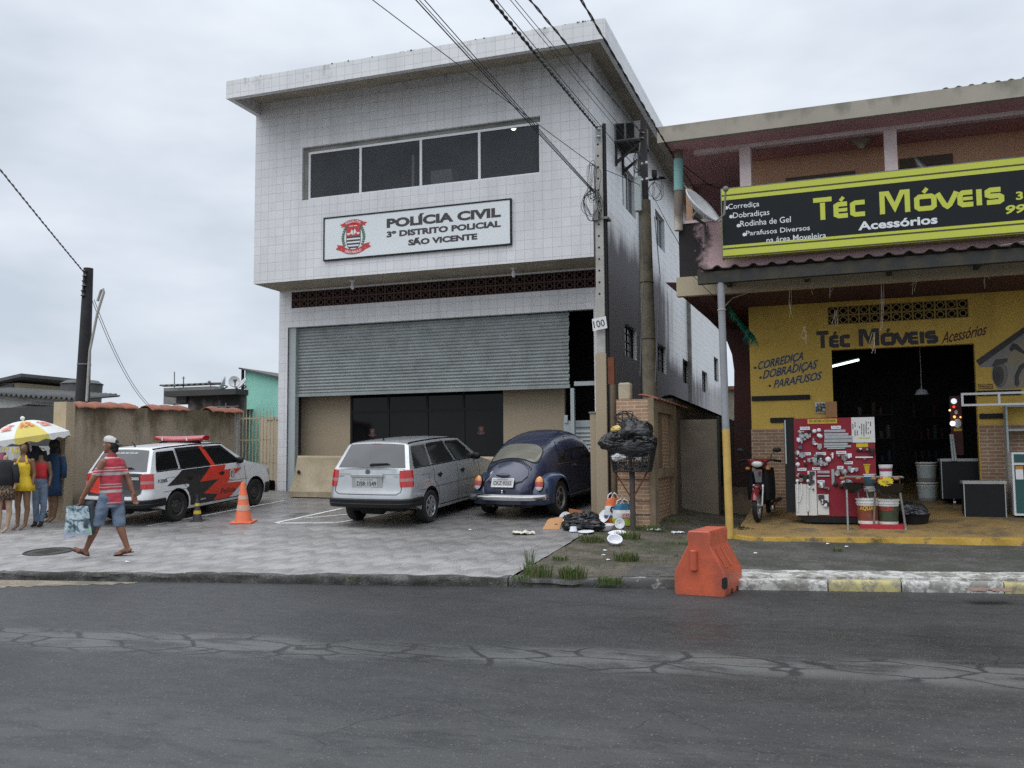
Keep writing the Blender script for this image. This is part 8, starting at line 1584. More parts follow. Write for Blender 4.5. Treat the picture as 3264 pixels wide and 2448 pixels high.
for a in ((1712, 1842, .20, .24, 190, 'tall weedy grass tuft at the broken kerb end of the forecourt'), (1690, 1815, .05, .36, 30, 'few tall seed stalks rising at the forecourt corner'), (1660, 1850, .12, .08, 70, 'low grass spilling on the kerb left of the tall tuft'), (1825, 1845, .17, .22, 240, 'bright bushy grass tuft in the middle of the dirt verge'), (1945, 1862, .16, .12, 150, 'sprawling grass beside the end of the dark kerb stone'), (1885, 1728, .20, .14, 260, 'grass tuft between the flat plates and cardboard'), (2000, 1718, .20, .15, 240, 'dark grass tuft at the foot of the basket post'), (1995, 1788, .17, .16, 220, 'lone green tuft in the middle of the bare soil'), (2070, 1690, .25, .12, 200, 'grass at the foot of the brick pier'), (2180, 1735, .35, .06, 200, 'thin grass patch left of the orange barrier'), (1790, 1786, .12, .09, 100, 'small grass clump on the tile edge above the tall tuft'), (1118, 1845, .12, .05, 90, 'moss and grass cushion on the kerb below the silver wagon'), (2668, 1758, .08, .07, 60, 'tiny grass clump on the shop sidewalk'), (2155, 1665, .3, .10, 160, 'dark grass in the passage behind the basket')): tuft(*a)
def weed(px, py, r, n, label, seed):
    random.seed(seed); p = PV(px, py); b = MB()
    for i in range(n):
        a, d = random.uniform(0, 6.283), r*math.sqrt(random.random()); q = V((d*math.cos(a), d*math.sin(a)*.6, random.uniform(.01, r*.8)*(1-d/r*.6))); s = random.uniform(.015, .04); x = V((random.uniform(-1, 1), random.uniform(-1, 1), random.uniform(-.4, .4))).normalized()*s; y = x.cross(V((random.uniform(-.5, .5), random.uniform(-.5, .5), 1))).normalized()*s*.6; b.add([q-x, q+y, q+x, q-y], [(0, 1, 2, 3)])
    t = thing('weed', label, 'plant', p, group='leafy weeds'); b.build('leaf', M['weed'], t, weld=False)
weed(2362, 1702, .24, 200, 'leafy weeds at the foot of the yellow post', 2); weed(170, 1650, .24, 260, 'leafy weed at the foot of the white stall wall', 3)
random.seed(9); b = MB()
for i in range(2600):
    x = random.uniform(-3.8, -1.6); y = ky(x)+.1+random.random()**1.0*4.6
    if mn.noise(V((x*1.6, y*1.6, 3))) < .08: continue
    q = V((x, y, vz(x, y))); L = random.uniform(.02, .07); o_ = V((random.uniform(-1, 1), random.uniform(-1, 1), 0))*L*.7; w = V((-o_.y, o_.x, 0)).normalized()*.0035; b.add([q-w, q+w, q+o_+Z1*L], [(0, 1, 2)])
tag(b.build('grass', M['grass'], weld=False), 'short sparse grass over the dirt verge', kind='stuff')
# ================================================================== SHOP FRONT THINGS
# motorcycle ---------------------------------------------------------
mb_ = PF(2416, 1664); mo = thing('motorcycle', 'small red and black motorcycle parked facing the street beside the post', 'motorcycle', mb_, R(-6))
# local: wheel contact of the front wheel at origin, bike runs back along +y
red_m = pm('dark_red_motor_paint', (.16, .015, .018), .3, coat=.6, var=.15)
for y, nm in ((0, 0), (1.22, 1)): wh = sub('wheel', mo, (0, y, .275)); b = MB(); b.lathe([(.215, -.03), (.255, -.042), (.275, -.018), (.275, .018), (.255, .042), (.215, .03)], 32, ax='x', close=False); b.build('tyre', M['rubber'], wh, smooth=50); b = MB(); b.lathe([(.215, -.03), (.19, -.02), (.19, .02), (.215, .03)], 28, ax='x', close=False); [b.tube([(0, 0, 0), (.0, .2*math.cos(a), .2*math.sin(a))], .008, 5) for a in [math.pi*2*k/8 for k in range(8)]]; b.lathe([(.05, -.04), (.05, .04)], 14, ax='x'); b.build('rim', M['steel'], wh, smooth=40)
b = MB(); [b.tube([(s*.075, .0, .275), (s*.075, .14, .62)], [.022, .026], 8) for s in (-1, 1)]; b.tube([(-.09, 0, .275), (.09, 0, .275)], .014, 6); b.build('fork', M['steel'], mo, smooth=50)
b = MB(); b.grid(lambda a, u: (u*.058, -.31*math.cos(a)*(1-.12*u*u), .275+.31*math.sin(a)*(1-.12*u*u)), [R(20)+R(115)*i/12 for i in range(13)], [i/4*2-1 for i in range(5)]); b.ball((0, .02, .585), (.075, .12, .05), 12, 7); b.build('front_fender', red_m, mo, smooth=60)
b = MB(); b.ball((0, .16, .985), (.155, .12, .085), 18, 10); b.ball((0, .20, 1.03), (.20, .10, .045), 16, 8); b.build('headlight_cowl', red_m, mo, smooth=60); b = MB(); b.ball((0, .065, .975), (.095, .045, .055), 16, 9); b.build('headlight', pm('clear_headlight', (.55, .56, .55), .12, var=.15, vs=20., coat=.6), mo, smooth=60)
b = MB(); b.tube([(-.36, .30, 1.02), (-.2, .22, 1.05), (.2, .22, 1.05), (.36, .30, 1.02)], .014, 8); [b.tube([(s*.36, .30, 1.02), (s*.24, .24, 1.045)], .020, 8) for s in (-1, 1)]; [b.tube([(s*.36, .22, 1.04), (s*.22, .18, 1.05)], .008, 6) for s in (-1, 1)]; b.build('handlebar', M['black'], mo, smooth=50)
for s in (-1, 1): b = MB(); b.tube([(s*.20, .22, 1.05), (s*.22, .22, 1.14), (s*.28, .22, 1.20)], .008, 6); b.ball((s*.31, .22, 1.215), (.075, .02, .04), 14, 8); b.build('mirror', M['black'], mo, smooth=60)
b = MB(); [b.grid(lambda u, v: (s*(.10+.14*math.sin(u*math.pi*.5)*(1-.3*(v-.5)**2)), .13+.20*u*u+.10*v, .92-.56*v), [i/6 for i in range(7)], [i/8 for i in range(9)]) for s in (-1, 1)]; b.ball((0, .33, .62), (.20, .12, .30), 16, 10); o = b.build('leg_shield', M['black'], mo, smooth=60); 
b = MB(); b.grid(lambda u, v: (u*.075*(1-.35*v), .095+.06*v, .885-.22*v), [-1, -.4, .4, 1], [0, .3, .6, 1]); b.build('front_panel', pm('grey_black_panel', (.18, .19, .20), .4, var=.2), mo, smooth=50); b = MB(); b.ngon([(.01, .088, .84), (.055, .092, .86), (.05, .10, .80), (.02, .105, .76)]); b.build('red_flash', red_m, mo)
b = MB(); b.ball((0, .95, .72), (.12, .45, .09), 16, 10); b.build('seat', M['black'], mo, smooth=60); b = MB(); b.ball((0, .75, .42), (.12, .32, .16), 14, 9); [b.tube([(-.2, .62, .30), (.22, .62, .30)], .012, 6)]; b.tube([(.13, .5, .28), (.15, 1.4, .34)], .035, 8); b.build('engine', M['iron'], mo, smooth=60); b = MB(); b.box(.14, .21, .58, .66, .27, .31); b.build('foot_peg', pm('orange_peg', (.35, .10, .05), .6), mo)
for s in (-1, 1): b = MB(); b.ball((s*.17, .12, .90), (.045, .03, .03), 10, 6); b.build('indicator', pm('amber_indicator', (.40, .14, .02), .25), mo, smooth=60)
# red hardware display board -----------------------------------------
vd = 16.55; db0 = PF(2640, 1672); vd = db0.dot(SN); c9 = lambda cx, cy: ps(2500+cx*.27125, 1250+cy*.27125, vd); F = FSh(vd); bu0, bz1 = c9(108, 312); bu1, bz0 = c9(868, 1448)[0], c9(150, 1452)[1]; bu2 = c9(1066, 620)[0]
bd = thing('display_board', 'red hardware display board with fittings and white panels by the shop door', 'display board', SP((bu0+bu1)/2, vd, db0.z)); redb = pm('red_felt_board', (.225, .012, .025), .8, var=.1, vs=3.)
b = MB(); b.box(bu0, bu2, bz0, bz1, -.06, 0, 0, F); b.build('panel', redb, bd, world=True); b = MB(); b.box(bu0-.16, bu0-.002, bz0+.05, bz1, -.30, -.02, 0, F); b.build('side_panel', M['black'], bd, world=True)
b = MB(); b.box(bu0-.15, bu0-.13, bz1-.75, bz1-.02, -.02, -.005, 0, F); b.build('rail', M['frame_grey'], bd, world=True)
b = MB(); b.prism([F(x, z, .0) for x, z in ((bu0+.02, bz0-.01), (bu2-.1, bz0-.01), (bu2-.15, db0.z+.03), (bu0+.14, db0.z+.03), (bu0+.06, db0.z+.10))], F.n*-.5); b.build('base', M['black'], bd, world=True)
for s in (.2, .9): b = MB(); b.lathe([(.045, -.02), (.045, .02)], 12, F(bu0+s, db0.z+.03, -.1), 'x'); b.build('castor', M['iron'], bd, world=True)
wp_ = pm('white_board_panel', (.62, .61, .58), .45, var=.04)
for k, (x0, y0, x1, y1) in enumerate(((128, 1080, 275, 1448), (272, 925, 388, 1448), (388, 1200, 528, 1442), (785, 298, 1068, 590))): (a, z1), (c, z0) = c9(x0, y0), c9(x1, y1); b = MB(); b.box(a, c, z0, z1, .002, .012, 0, F); b.build('white_panel', wp_, bd, world=True)
b = MB(); (a, z1), (c, z0) = c9(272, 318), c9(620, 366); b.box(a, c, z0, z1, .001, .006, 0, F); b.build('title_card', pm('yellow_card', (.55, .40, .02), .6), bd, world=True); b = MB(); text(b, F, 'TEC MOVEIS ACESSORIOS', a+.02, z0+.02, c-a-.04, (z1-z0)*.6, .008, 0, .02); b.build('lettering', M['ink'], bd, world=True)
b = MB(); (a, z1), (c, z0) = c9(845, 602), c9(985, 645); b.box(a, c, z0, z1, .001, .006, 0, F); b.build('title_card', pm('yellow_card', (.55, .38, .02), .6), bd, world=True)
b = MB()
for r_ in range(9):
    for q in range(6):
        if random.random() < .6: a, z = c9(800+r_*26, 345+q*24+random.random()*10); b.box(a, a+.012, z-.05*random.random()-.02, z, .013, .0135, 0, F)
b.build('price_writing', M['ink'], bd, world=True); b = MB(); (a, z1), (c, z0) = c9(870, 534), c9(1010, 545); b.box(a, c, z0, z1, .013, .0135, 0, F); b.build('lime_rule', M['bag_lime'], bd, world=True)
for x0, y0, x1, t_ in ((185, 408, 300, 'Dobradiças'), (550, 397, 665, 'Corrediças'), (225, 708, 312, 'Trincos'), (372, 706, 490, 'Batedores'), (610, 692, 728, 'Fechaduras'), (705, 812, 806, 'Pistões'), (620, 868, 695, 'Puxador'), (390, 1035, 475, 'Rodizio'), (153, 890, 260, 'Parafuso'), (327, 882, 422, 'Suporte')):
    (a, z1), (c, z0) = c9(x0, y0), c9(x1, y0+33); b = MB(); b.box(a, c, z0, z1, .001, .005, 0, F); o = b.build('label_card', M['foam'], bd, world=True); b = MB(); text(b, F, t_, a+.02, z0+.015, c-a-.04, (z1-z0)*.5, .0065, 0, .01); b.build('lettering', M['ink'], o, world=True)
for x0, x1, y0, hh_, m_ in ((468, 720, 445, 26, 'steel'), (468, 755, 485, 26, 'steel'), (472, 800, 517, 30, 'steel'), (470, 802, 558, 30, 'steel'), (465, 745, 600, 20, 'frame_grey'), (465, 785, 628, 20, 'frame_grey'), (500, 715, 655, 12, 'frame_grey'), (388, 535, 925, 30, 'steel'), (388, 535, 977, 18, 'steel'), (835, 1040, 758, 14, 'foam'), (845, 1030, 686, 12, 'iron')): (a, z1), (c, z0) = c9(x0, y0), c9(x1, y0+hh_); b = MB(); b.box(a, c, z0, z1, .002, .025, 0, F); b.build('drawer_slide', M[m_], bd, world=True, bevel=.003)
(a, z1), (c, z0) = c9(552, 905), c9(592, 1085); b = MB(); b.box(a, c, z0, z1, .002, .02, 0, F); b.build('drawer_slide', M['steel'], bd, world=True)
random.seed(11); ms_ = ['steel', 'foam', 'frame_grey', 'iron', 'steel', 'conc']
zones = [(140, 460, 300, 580, 12), (320, 405, 430, 640, 8), (140, 700, 215, 880, 8), (235, 740, 370, 860, 8), (375, 735, 590, 850, 10), (615, 735, 760, 785, 4), (620, 905, 725, 1000, 8), (720, 885, 805, 915, 4), (155, 965, 260, 1045, 6), (400, 1070, 520, 1140, 6), (285, 945, 375, 1190, 7), (400, 1220, 515, 1360, 7), (600, 1040, 780, 1105, 6), (835, 660, 1040, 920, 8)]
for x0, y0, x1, y1, n in zones:
    for i in range(n):
        a, z = c9(random.uniform(x0, x1), random.uniform(y0, y1)); w, h = random.uniform(.012, .05), random.uniform(.01, .04); b = MB(); m_ = random.choice(ms_)
        if random.random() < .5: b.box(a-w, a+w, z-h, z+h, .013, .035, 0, F); b.box(a-w*.4, a+w*.4, z-h*1.5, z+h*.5, .035, .05, 0, F)
        else: b.lathe([(w*.8, 0), (w, -.02), (w*.5, -.04), (.0, -.042)], 10, F(a, z, .012), 'y')
        if x0 in (285, 400) and y0 > 900 and x0 != 400 or (x0, y0) == (400, 1220): m_ = random.choice(['ink', 'ink', 'foam'])
        b.build('fitting', M[m_], bd, world=True)
b = MB(); p = [c9(160, 645), c9(205, 625), c9(208, 665), c9(180, 668)]; b.prism([F(x, z, .01) for x, z in p], F.n*.03); b.build('fitting', M['bag_blue'], bd, world=True)
for x in (155, 280): b = MB(); b.tube([F(*c9(x, 1045), .03), F(*c9(x, 1400), .03)], .014, 8); b.ball(F(*c9(x, 1042), .03), .03, 8, 6); b.build('fitting', M['white'], bd, world=True, smooth=50)
b = MB(); b.tube([F(*c9(200, 1070), .03), F(*c9(210, 1180), .03), F(*c9(180, 1290), .03)], .012, 8); b.build('fitting', M['white'], bd, world=True, smooth=50)
# card sign ------------------------------------------------------------
F = FSh(VS-.05); (a, z1), (c, z0) = ps(2597, 1283, VS-.05), ps(2651, 1314, VS-.05); cs = thing('card_sign', 'small white and dark card payment sign at the shop door jamb', 'sign', SP(a, VS-.05, z0)); b = MB(); b.box(a, c, z0, z1, -.03, 0, 0, F); b.build('panel', M['white'], cs, world=True); w, h = c-a, z1-z0
b = MB(); b.box(a+.01, c-.01, z0+.012, z0+h*.60, .001, .003, 0, F); b.build('dark_field', pm('dark_green_print', (.012, .03, .028), .5), cs, world=True); b = MB(); text(b, F, 'use', a+w*.12, z0+h*.62, w*.5, h*.3, .004, 0, .03); b.build('lettering', M['ink'], cs, world=True); b = MB(); text(b, F, 'elo', a+w*.45, z0+h*.16, w*.48, h*.32, .005, 0, .01); b.build('lettering', M['white'], cs, world=True)
b = MB(); cx, cz = a+w*.22, z0+h*.32
for k, (t0, t1) in enumerate(((.2, 1.6), (2.0, 4.0), (4.3, 5.9))):
    for i in range(6): q0, q1 = t0+(t1-t0)*i/6, t0+(t1-t0)*(i+1)/6; b.ngon([F(cx+r_*math.cos(q), cz+r_*math.sin(q), .005) for r_, q in ((.022, q0), (.040, q0), (.040, q1), (.022, q1))], k)
b.build('ring_mark', [pm('yellow_mark', (.6, .4, .02), .5), pm('blue_mark', (.02, .2, .45), .5), M['red']], cs, world=True)
(a, z1), (c, z0) = ps(2653, 1280, VS-.06), ps(2668, 1330, VS-.06); b = MB(); sbox(b, dL-.135, dL+.06, VS-.06, VS+.15, z0-.0, z1); tag(b.build('cardboard_piece', M['card']), 'small cardboard panel on the door jamb beside the card sign', 'cardboard')
# door side board under the sign
# grills and paint buckets ---------------------------------------------
def bucket(px, py, r, h, cols, label, v=None, txt=None, base=None, tc='cone_yellow', group='paint buckets outside the shop'):
    p = base if base is not None else PF(px, py) if v is None else PS(px, py, v); t = thing('paint_bucket', label, 'bucket', p, group=group); b = MB(); rr = lambda z: r*(.88+.12*z); zs = [0]+[c[0] for c in cols]
    for i, (z1, m_) in enumerate(cols): b.lathe([(rr(zs[i]), h*zs[i]), (rr(z1), h*z1)], 28, m=i, close=False)
    b.lathe([(.001, .001), (rr(0), .0)], 28, m=0, close=False); b.build('bucket_body', [m_ for _, m_ in cols], t, smooth=50); b = MB(); b.lathe([(r*1.0, h*.93), (r*1.07, h*.94), (r*1.07, h*1.0), (r*.98, h*1.01), (0, h*1.005)], 28); b.lathe([(r*1.0, h*.80), (r*1.04, h*.81), (r*1.04, h*.84), (r*1.0, h*.85)], 28, close=False); b.build('lid', M['white'], t, smooth=40)
    if txt:
        vs, fs = text_geo(txt, .03); m1 = max(v_[0] for v_ in vs); b = MB(); b.add([(lambda a_: (rr(.5)*1.03*math.cos(a_), rr(.5)*1.03*math.sin(a_), h*.55+v_[1]*h*.22))(-math.pi/2-.15+(v_[0]/m1-.5)*1.3) for v_ in vs], fs); b.build('lettering', M[tc], t)
    return t, p, h
dred, dgreen = pm('rust_red_label', (.21, .055, .03), .5, var=.3, vs=12.), pm('dark_green_label', (.045, .06, .03), .5, var=.35, vs=10.); wht = M['white']; redp = pm('red_platform', (.36, .014, .025), .6)
pf = PF(2800, 1686); vpl = pf.dot(SN); (pu0, pz0), (pu1, pz1) = ps(2742, 1686, vpl), ps(2884, 1673, vpl); b = MB(); sbox(b, pu0, pu1, vpl, vpl+.40, pz0-.05, pz1); tag(b.build('red_platform', redp, bevel=.006), 'low red platform under the paint buckets', 'platform')
bz = pz1; b1 = PS(2768, 1663, vpl+.17); b1.z = bz+.002; b2 = PS(2832, 1662, vpl+.17); b2.z = bz+.002
bucket(0, 0, .175, .40, [(.12, wht), (.72, dred), (1, wht)], 'white paint bucket with rust red AQUA label on the red platform', base=b1, txt='AQUA'); bucket(0, 0, .165, .39, [(.10, wht), (.72, dgreen), (1, wht)], 'white paint bucket with dark green label on the red platform', base=b2, txt='PISCINA', tc='red')
s1 = b1+V((.045, .20, .0)); o_ = pm('olive_label', (.085, .075, .02), .5); bucket(0, 0, .11, .34, [(.1, wht), (.8, dgreen), (1, wht)], 'dark hidden bucket at the bottom of the stack behind the grills', base=s1+V((0, 0, .0))); bucket(0, 0, .095, .20, [(.1, wht), (.75, o_), (1, wht)], 'small bucket with olive label in the middle of the stack', base=s1+V((0, 0, .352))); bucket(0, 0, .10, .22, [(.1, wht), (.55, pm('teal_label', (.05, .09, .085), .5)), (.8, M['bag_blue']), (1, wht)], 'white bucket with blue band near the top of the stack', base=s1+V((0, 0, .562)))
p_ = s1+V((-.03, 0, .792)); t = thing('yellow_pot', 'small yellow plastic pot on top of the bucket stack', 'pot', p_); b = MB(); b.lathe([(.05, 0), (.065, .13), (.072, .132), (.072, .15), (.0, .15)], 20); b.build('pot_body', pm('yellow_pot_plastic', (.55, .38, .02), .4), t, smooth=40)
def grill(px0, px1, py0, py1, feet, label, vq):
    (u0, z1), (u1, z0) = ps(px0, py0, vq), ps(px1, py1, vq); c = SP((u0+u1)/2, vq+.2, z1); r_ = (u1-u0)/2; t = thing('barbecue_grill', label, 'grill', c, group='round barbecue grills before the shop'); dk = pm('black_enamel', (.012, .012, .012), .4, var=.3, vs=9.)
    b = MB(); b.lathe([(0, z0-z1), (r_*.5, (z0-z1)*.92), (r_*.85, (z0-z1)*.55), (r_, 0), (r_*1.03, .012), (r_*.98, .014), (r_*.82, (z0-z1)*.5)], 30, (0, 0, 0), close=False); b.build('bowl', dk, t, smooth=50)
    b = MB(); zz = .10; b.box(-r_*.85, r_*.95, -.16, .16, zz, zz+.012); [b.tube([(-r_*.8, -.16+.04*k, zz+.018), (r_*.9, -.16+.04*k, zz+.018)], .005, 5) for k in range(9)]; b.build('grate', pm('dull_steel', (.20, .20, .19), .5, .6, var=.2), t); b = MB(); [b.ball((x, -.2, zz-.01), (.045, .03, .025), 10, 6) for x in (-r_*1.0, r_*.45)]; [b.tube([(x, 0, 0), (x, -.0, zz)], .01, 6) for x in (-r_*.7, r_*.7)]; b.build('wooden_handle', pm('wood_handle', (.30, .15, .06), .6), t, smooth=50)
    for fx, fy, tx in feet: q = PF(fx, fy); b = MB(); top = SP(ps(tx, 1575, vq)[0], vq+.2+(-.12 if fy > 1682 else .1), z0+.06); b.tube([top, q+Z1*.03], .017, 8); b.tube([q+Z1*.03, q], .022, 8); b.build('leg', M['steel'], t, smooth=50, world=True)
vg = PF(2700, 1690).dot(SN); grill(2684, 2756, 1543, 1574, [(2703, 1688, 2699), (2781, 1680, 2762), (2740, 1668, 2735)], 'smaller black grill bowl at left in front of the red board', vg); grill(2784, 2886, 1544, 1584, [(2785, 1684, 2790), (2887, 1688, 2870), (2836, 1676, 2838)], 'larger black grill bowl beside the shop door with price star', vg)
gp = PS(2824, 1520, vg+.2); bucket(0, 0, .10, .19, [(.12, wht), (.45, M['bag_white']), (.72, pm('red_purple_label', (.26, .04, .07), .5, var=.5, vs=20.)), (1, wht)], 'white tub with red and purple label standing on the grill', base=V((gp.x, gp.y, gp.z)))
F = Fr(PS(2823, 1534, vg-.02), SU); t = thing('price_tag', 'yellow star shaped price tag hung on the larger grill', 'price tag', F.o); b = MB(); b.prism([F((.095 if k % 2 else .115)*1.05*math.cos(math.pi*k/14), (.066 if k % 2 else .08)*math.sin(math.pi*k/14)) for k in range(28)], F.n*.004); b.build('card', pm('yellow_star_card', (.66, .48, .02), .5), t, world=True); b = MB(); text(b, F, '90,00', -.05, -.03, .09, .04, .0055, 0, .01); b.build('lettering', pm('green_ink', (.05, .12, .03), .6), t, world=True); b = MB(); b.ngon([F(x, y, .0055) for x, y in ((-.10, .02), (-.04, .035), (-.04, .055), (-.09, .045))]); b.build('red_flash', M['red'], t, world=True)
p_ = PF(2912, 1674); t = thing('black_basin', 'black rubber basin holding a dark plastic bag on the shop floor', 'basin', p_+V((0, .25, 0))); b = MB(); b.lathe([(.0, 0), (.22, 0), (.27, .16), (.29, .165), (.275, .17), (.22, .02)], 28, close=False); b.build('basin', M['black'], t, smooth=40); q = p_+V((-.02, .28, .2)); blob('bin_bag', 'shiny dark plastic bag lying in the black basin', 'bin bag', q, (.25, .2, .16), pm('shiny_grey_bag', (.02, .02, .022), .2, bmp=.8, bs=20), 9.1, .3)
t_ = PF(2850, 1560)
b = MB(); (a, z1), (c, z0) = ps(2790, 1470, VS+.1), ps(2848, 1540, VS+.1); sbox(b, a, c, VS-.3, VS-.1, z0-.3, z1); 
# counters, cabinet, shelf, frame ---------------------------------------
def counter(px0, px1, pyt, pyb, dep, label, name='counter', note=None, lift=.0, side='black'):
    pb_ = PF((px0+px1)/2, pyb); vq = pb_.dot(SN); (u0, z1), (u1, _) = ps(px0, pyt, vq), ps(px1, pyt, vq); z0 = pb_.z+lift; t = thing(name, label, 'counter', SP((u0+u1)/2, vq, z0)); dkp = pm('black_laminate', (.012, .013, .015), .5, var=.15, vs=3., spec=.2)
    b = MB(); sbox(b, u0, u1, vq, vq+dep, z0, z1-.05); b.build('carcass', dkp, t, world=True); b = MB(); sbox(b, u0-.01, u1+.02, vq-.015, vq+dep+.02, z1-.049, z1); b.build('top', pm('pale_worktop_edge', (.33, .34, .33), .5, var=.15, vs=9.), t, world=True)
    b = MB(); w = .014; sbox(b, u0, u0+w, vq-.008, vq-.001, z0, z1-.05); sbox(b, u1-w, u1, vq-.008, vq-.001, z0, z1-.05); b.build('edge_strip', M['frame_grey'], t, world=True)
    if note: F = FSh(vq); (a, zz1), (c, zz0) = ps(note[0], note[1], vq), ps(note[2], note[3], vq); b = MB(); b.box(a, c, zz0, zz1, .002, .005, 0, F); o = b.build('paper_note', pm('lilac_paper', (.52, .50, .62), .7), t, world=True); b = MB(); text(b, F, 'vende-se', a+.04, zz0+(zz1-zz0)*.4, c-a-.08, (zz1-zz0)*.25, .0065); b.build('lettering', M['ink'], o, world=True)
    if lift:
        for u in (u0+.2, u0+.5): b = MB(); b.lathe([(.05, -.02), (.05, .02)], 14, SP(u, vq+.1, pb_.z+.05), 'x'); b.tube([SP(u, vq+.1, pb_.z+.06), SP(u, vq+.1, z0)], .02, 6); b.build('castor', M['steel'], t, world=True, smooth=40)
    return t
counter(2998, 3164, 1462, 1612, .7, 'long dark counter on castors with pale top and paper note', note=(3121, 1482, 3155, 1505), lift=.12); counter(3070, 3204, 1533, 1648, .45, 'lower black counter standing in front of the long counter')
pb_ = PF(3300, 1652); vq = pb_.dot(SN); (u0, z1), (u1, _) = ps(3224, 1442, vq), ps(3420, 1442, vq); tl_ = pm('teal_laminate', (.012, .075, .075), .4, var=.1); t = thing('cabinet', 'teal kitchen cabinet with white edges at the right picture edge', 'cabinet', SP(u0, vq, pb_.z)); F = FSh(vq)
b = MB(); sbox(b, u0, u1, vq, vq+.5, pb_.z+.04, z1); b.build('carcass', M['alu'], t, world=True); zm = ps(3224, 1478, vq)[1]; b = MB(); sbox(b, u0+.03, u1-.03, vq-.012, vq-.001, zm+.02, z1-.03); b.build('drawer', tl_, t, world=True); b = MB(); sbox(b, u0+.03, u1-.03, vq-.012, vq-.001, pb_.z+.08, zm-.02); b.build('door', tl_, t, world=True)
(a, zz1), (c, zz0) = ps(3236, 1486, vq), ps(3262, 1528, vq); b = MB(); b.box(a, c, zz0, zz1, .014, .017, 0, F); b.build('paper_note', M['foam'], t, world=True); b = MB(); b.box(a, c, zz1-.05, zz1, .018, .02, 0, F); b.build('note_header', pm('amber_header', (.45, .22, .03), .7), t, world=True)
vq2 = vq+.55; (u0, z1), (u1, _) = ps(3204, 1292, vq2), ps(3440, 1280, vq2); t = thing('shelf_unit', 'tall grey open shelf unit behind the teal cabinet', 'shelf', SP(u0, vq2, .5)); z0 = fz(vq2); b = MB(); w = .03
for q0, q1, y0, y1 in ((u0, u0+w, z0, z1), (u1-w, u1, z0, z1), (u0+w, u1-w, z1-w, z1)): sbox(b, q0, q1, vq2, vq2+.4, y0, y1)
b.build('frame', M['frame_grey'], t, world=True); b = MB(); sbox(b, u0+w, u1-w, vq2+.38, vq2+.4, z0, z1-w); b.build('back_panel', pm('grey_panel', (.26, .27, .27), .6, var=.1), t, world=True)
for py in (1374, 1455, 1540): z = ps(3204, py, vq2)[1]; b = MB(); sbox(b, u0+w, u1-w, vq2+.01, vq2+.38, z, z+w); b.build('shelf', M['frame_grey'], t, world=True)
vf = vq+.2; (u0, z1), (u1, z0) = ps(3063, 1253, vf), ps(3420, 1246, vf); z0 = ps(3063, 1295, vf)[1]; um_ = ps(3184, 1250, vf)[0]; t = thing('wall_cabinet', 'white empty aluminium wall cabinet frame above the counters', 'frame', SP(u0, vf, z0)); b = MB(); w = .035
for q0, q1, y0, y1 in ((u0, u1, z1-w, z1), (u0, u1, z0, z0+w), (u0, u0+w, z0+w, z1-w), (um_-w/2, um_+w/2, z0+w, z1-w)): sbox(b, q0, q1, vf, vf+.03, y0, y1)
b.build('frame_bar', M['alu'], t, world=True); b = MB(); [b.tube([SP(u_, vf+.03, z1-.02), SP(u_, VS-.002, z1-.02)], .01, 6) for u_ in (ps(3150, 1250, vf)[0], u1-.1)]; b.build('bracket', M['steel'], t, world=True)
# inside the shop: lit lamps, dim shelves --------------------------------
p, q = PS(2620, 1176, VS+2.2), PS(2737, 1147, VS+2.6); t = thing('fluorescent_lamp', 'lit white fluorescent tube inside the dark shop', 'lamp', p); b = MB(); b.tube([p, q], .022, 8); b.build('tube', pm('lit_tube', (.80, 1, .88), .4, emit=2.2), t, world=True); b = MB(); b.tube([p+V((0, .02, .05)), q+V((0, .02, .05))], .03, 6); b.build('batten', M['conc_dk'], t, world=True)
p = PS(2938, 1250, VS+2.); t = thing('pendant_lamp', 'unlit pale dome lamp hanging in the dark shop', 'lamp', p); b = MB(); b.lathe([(.13, -.05), (.10, .03), (.04, .06), (.02, .08)], 16, p, close=False); b.tube([p+Z1*.07, p+Z1*1.0], .006, 5); b.build('shade', M['foam'], t, world=True, smooth=50)
vl = VS+.55; F = FSh(vl); (a, z1), (c, z0) = ps(3026, 1262, vl), ps(3072, 1450, vl); t = thing('lamp_display', 'dark red lamp display panel with lit bulbs inside the shop', 'display', SP(a, vl, z0)); b = MB(); b.box(a, c, z0, z1, -.04, 0, 0, F); b.build('panel', pm('dark_red_panel', (.06, .012, .012), .7), t, world=True)
for px, py, r_, col, e in ((3040, 1279, .05, (.75, .85, 1), 1.6), (3040, 1297, .022, (1, .05, .02), 2.5), (3027, 1308, .018, (1, .9, .5), 2.5), (3042, 1329, .024, (1, .45, .08), 3.), (3061, 1330, .016, (1, .55, .15), 2.5), (3036, 1350, .045, (1, .95, .85), 3.)): b = MB(); x, z = ps(px, py, vl); b.ball(F(x, z, .03), (r_, .03, r_), 12, 8); b.build('bulb', pm('lit_bulb', col,   .4, emit=e*.45), t, world=True, smooth=60)
for px, py, r_ in ((3052, 1350, .065), (3048, 1314, .03)): b = MB(); x, z = ps(px, py, vl); b.ball(F(x, z, .02), (r_, .02, r_*1.3), 14, 8); b.build('reflector', M['foam'], t, world=True, smooth=60)
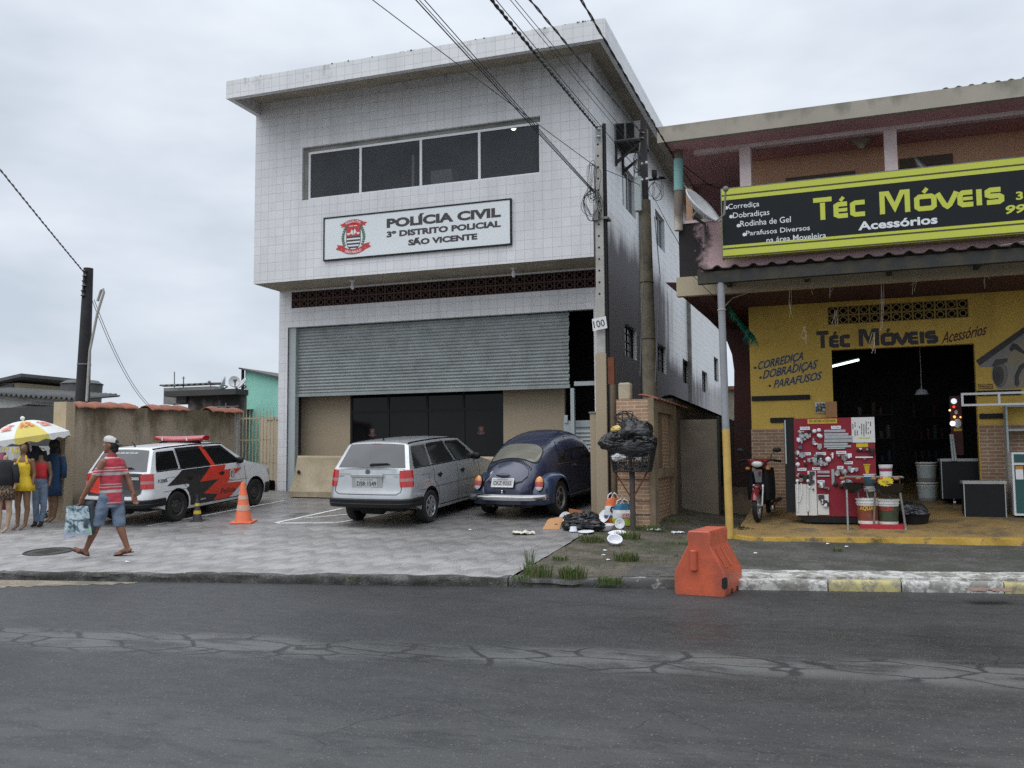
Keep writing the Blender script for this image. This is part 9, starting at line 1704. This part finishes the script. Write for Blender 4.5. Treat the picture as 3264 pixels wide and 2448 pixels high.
b = MB(); (x0, z1), (x1, z0) = ps(3040, 1366, vl), ps(3066, 1374, vl); b.box(x0, x1, z0, z1, .001, .008, 0, F); b.build('price_card', pm('dim_yellow_card', (.45, .33, .03), .6), t, world=True)
t = thing('step_ladder', 'folded pale step ladder leaning inside the shop door', 'ladder', PS(3035, 1445, VS+.4)); b = MB(); [b.tube([PS(x0, 1385, VS+.5), PS(x1, 1470, VS+.35)], .02, 6) for x0, x1 in ((3030, 3038), (3036, 3047))]; [b.tube([PS(3031+.1*(y-1385), y, VS+.42), PS(3038+.11*(y-1385), y, VS+.42)], .012, 5) for y in (1400, 1420, 1440)]; b.build('rail', M['frame_grey'], t, world=True)
random.seed(21); dimm_ = [pm('dim_goods', c, .6) for c in ((.10, .10, .09), (.08, .05, .03), (.03, .045, .07), (.09, .02, .02))]
for k in range(2):
    vq = VS+3.2+k*1.6; u = [dL+.35, dL+1.5][k]; z0 = .68; t = thing('shop_shelf', ['dim shelf of goods deep behind the red board', 'dim shelf of tubs deep in the middle of the dark shop'][k], 'shelf', SP(u, vq, z0)); b = MB()
    for j in range(4): sbox(b, u, u+.75, vq, vq+.35, z0+.2+.5*j, z0+.23+.5*j)
    for du in (0, .72): sbox(b, u+du, u+du+.03, vq+.36, vq+.39, z0, z0+2.)
    b.build('frame', M['iron'], t, world=True)
    for j in range(4):
        for i in range(5):
            if random.random() < .3: continue
            c = SP(u+.08+.14*i, vq+.15, z0+.232+.5*j); b = MB(); hh_ = random.uniform(.12, .3); b.lathe([(.05, 0), (.055, hh_), (.04, hh_+.01)], 10, c); b.build('tub', random.choice(dimm_), t, world=True, smooth=40)
for k, (px, py, lab) in enumerate(((2962, 1600, 'pale paint drum standing just inside the shop door'), (2962, 1560, 'grey paint drum stacked on the pale one inside the door'))):
    p = PF(2962, 1602); bucket(0, 0, .18, .36, [(.2, M['conc']), (.8, M['frame_grey']), (1, M['conc'])], lab, base=p+Z1*(.002+.372*k)+V((0, .3, 0)), group='paint drums inside the door')
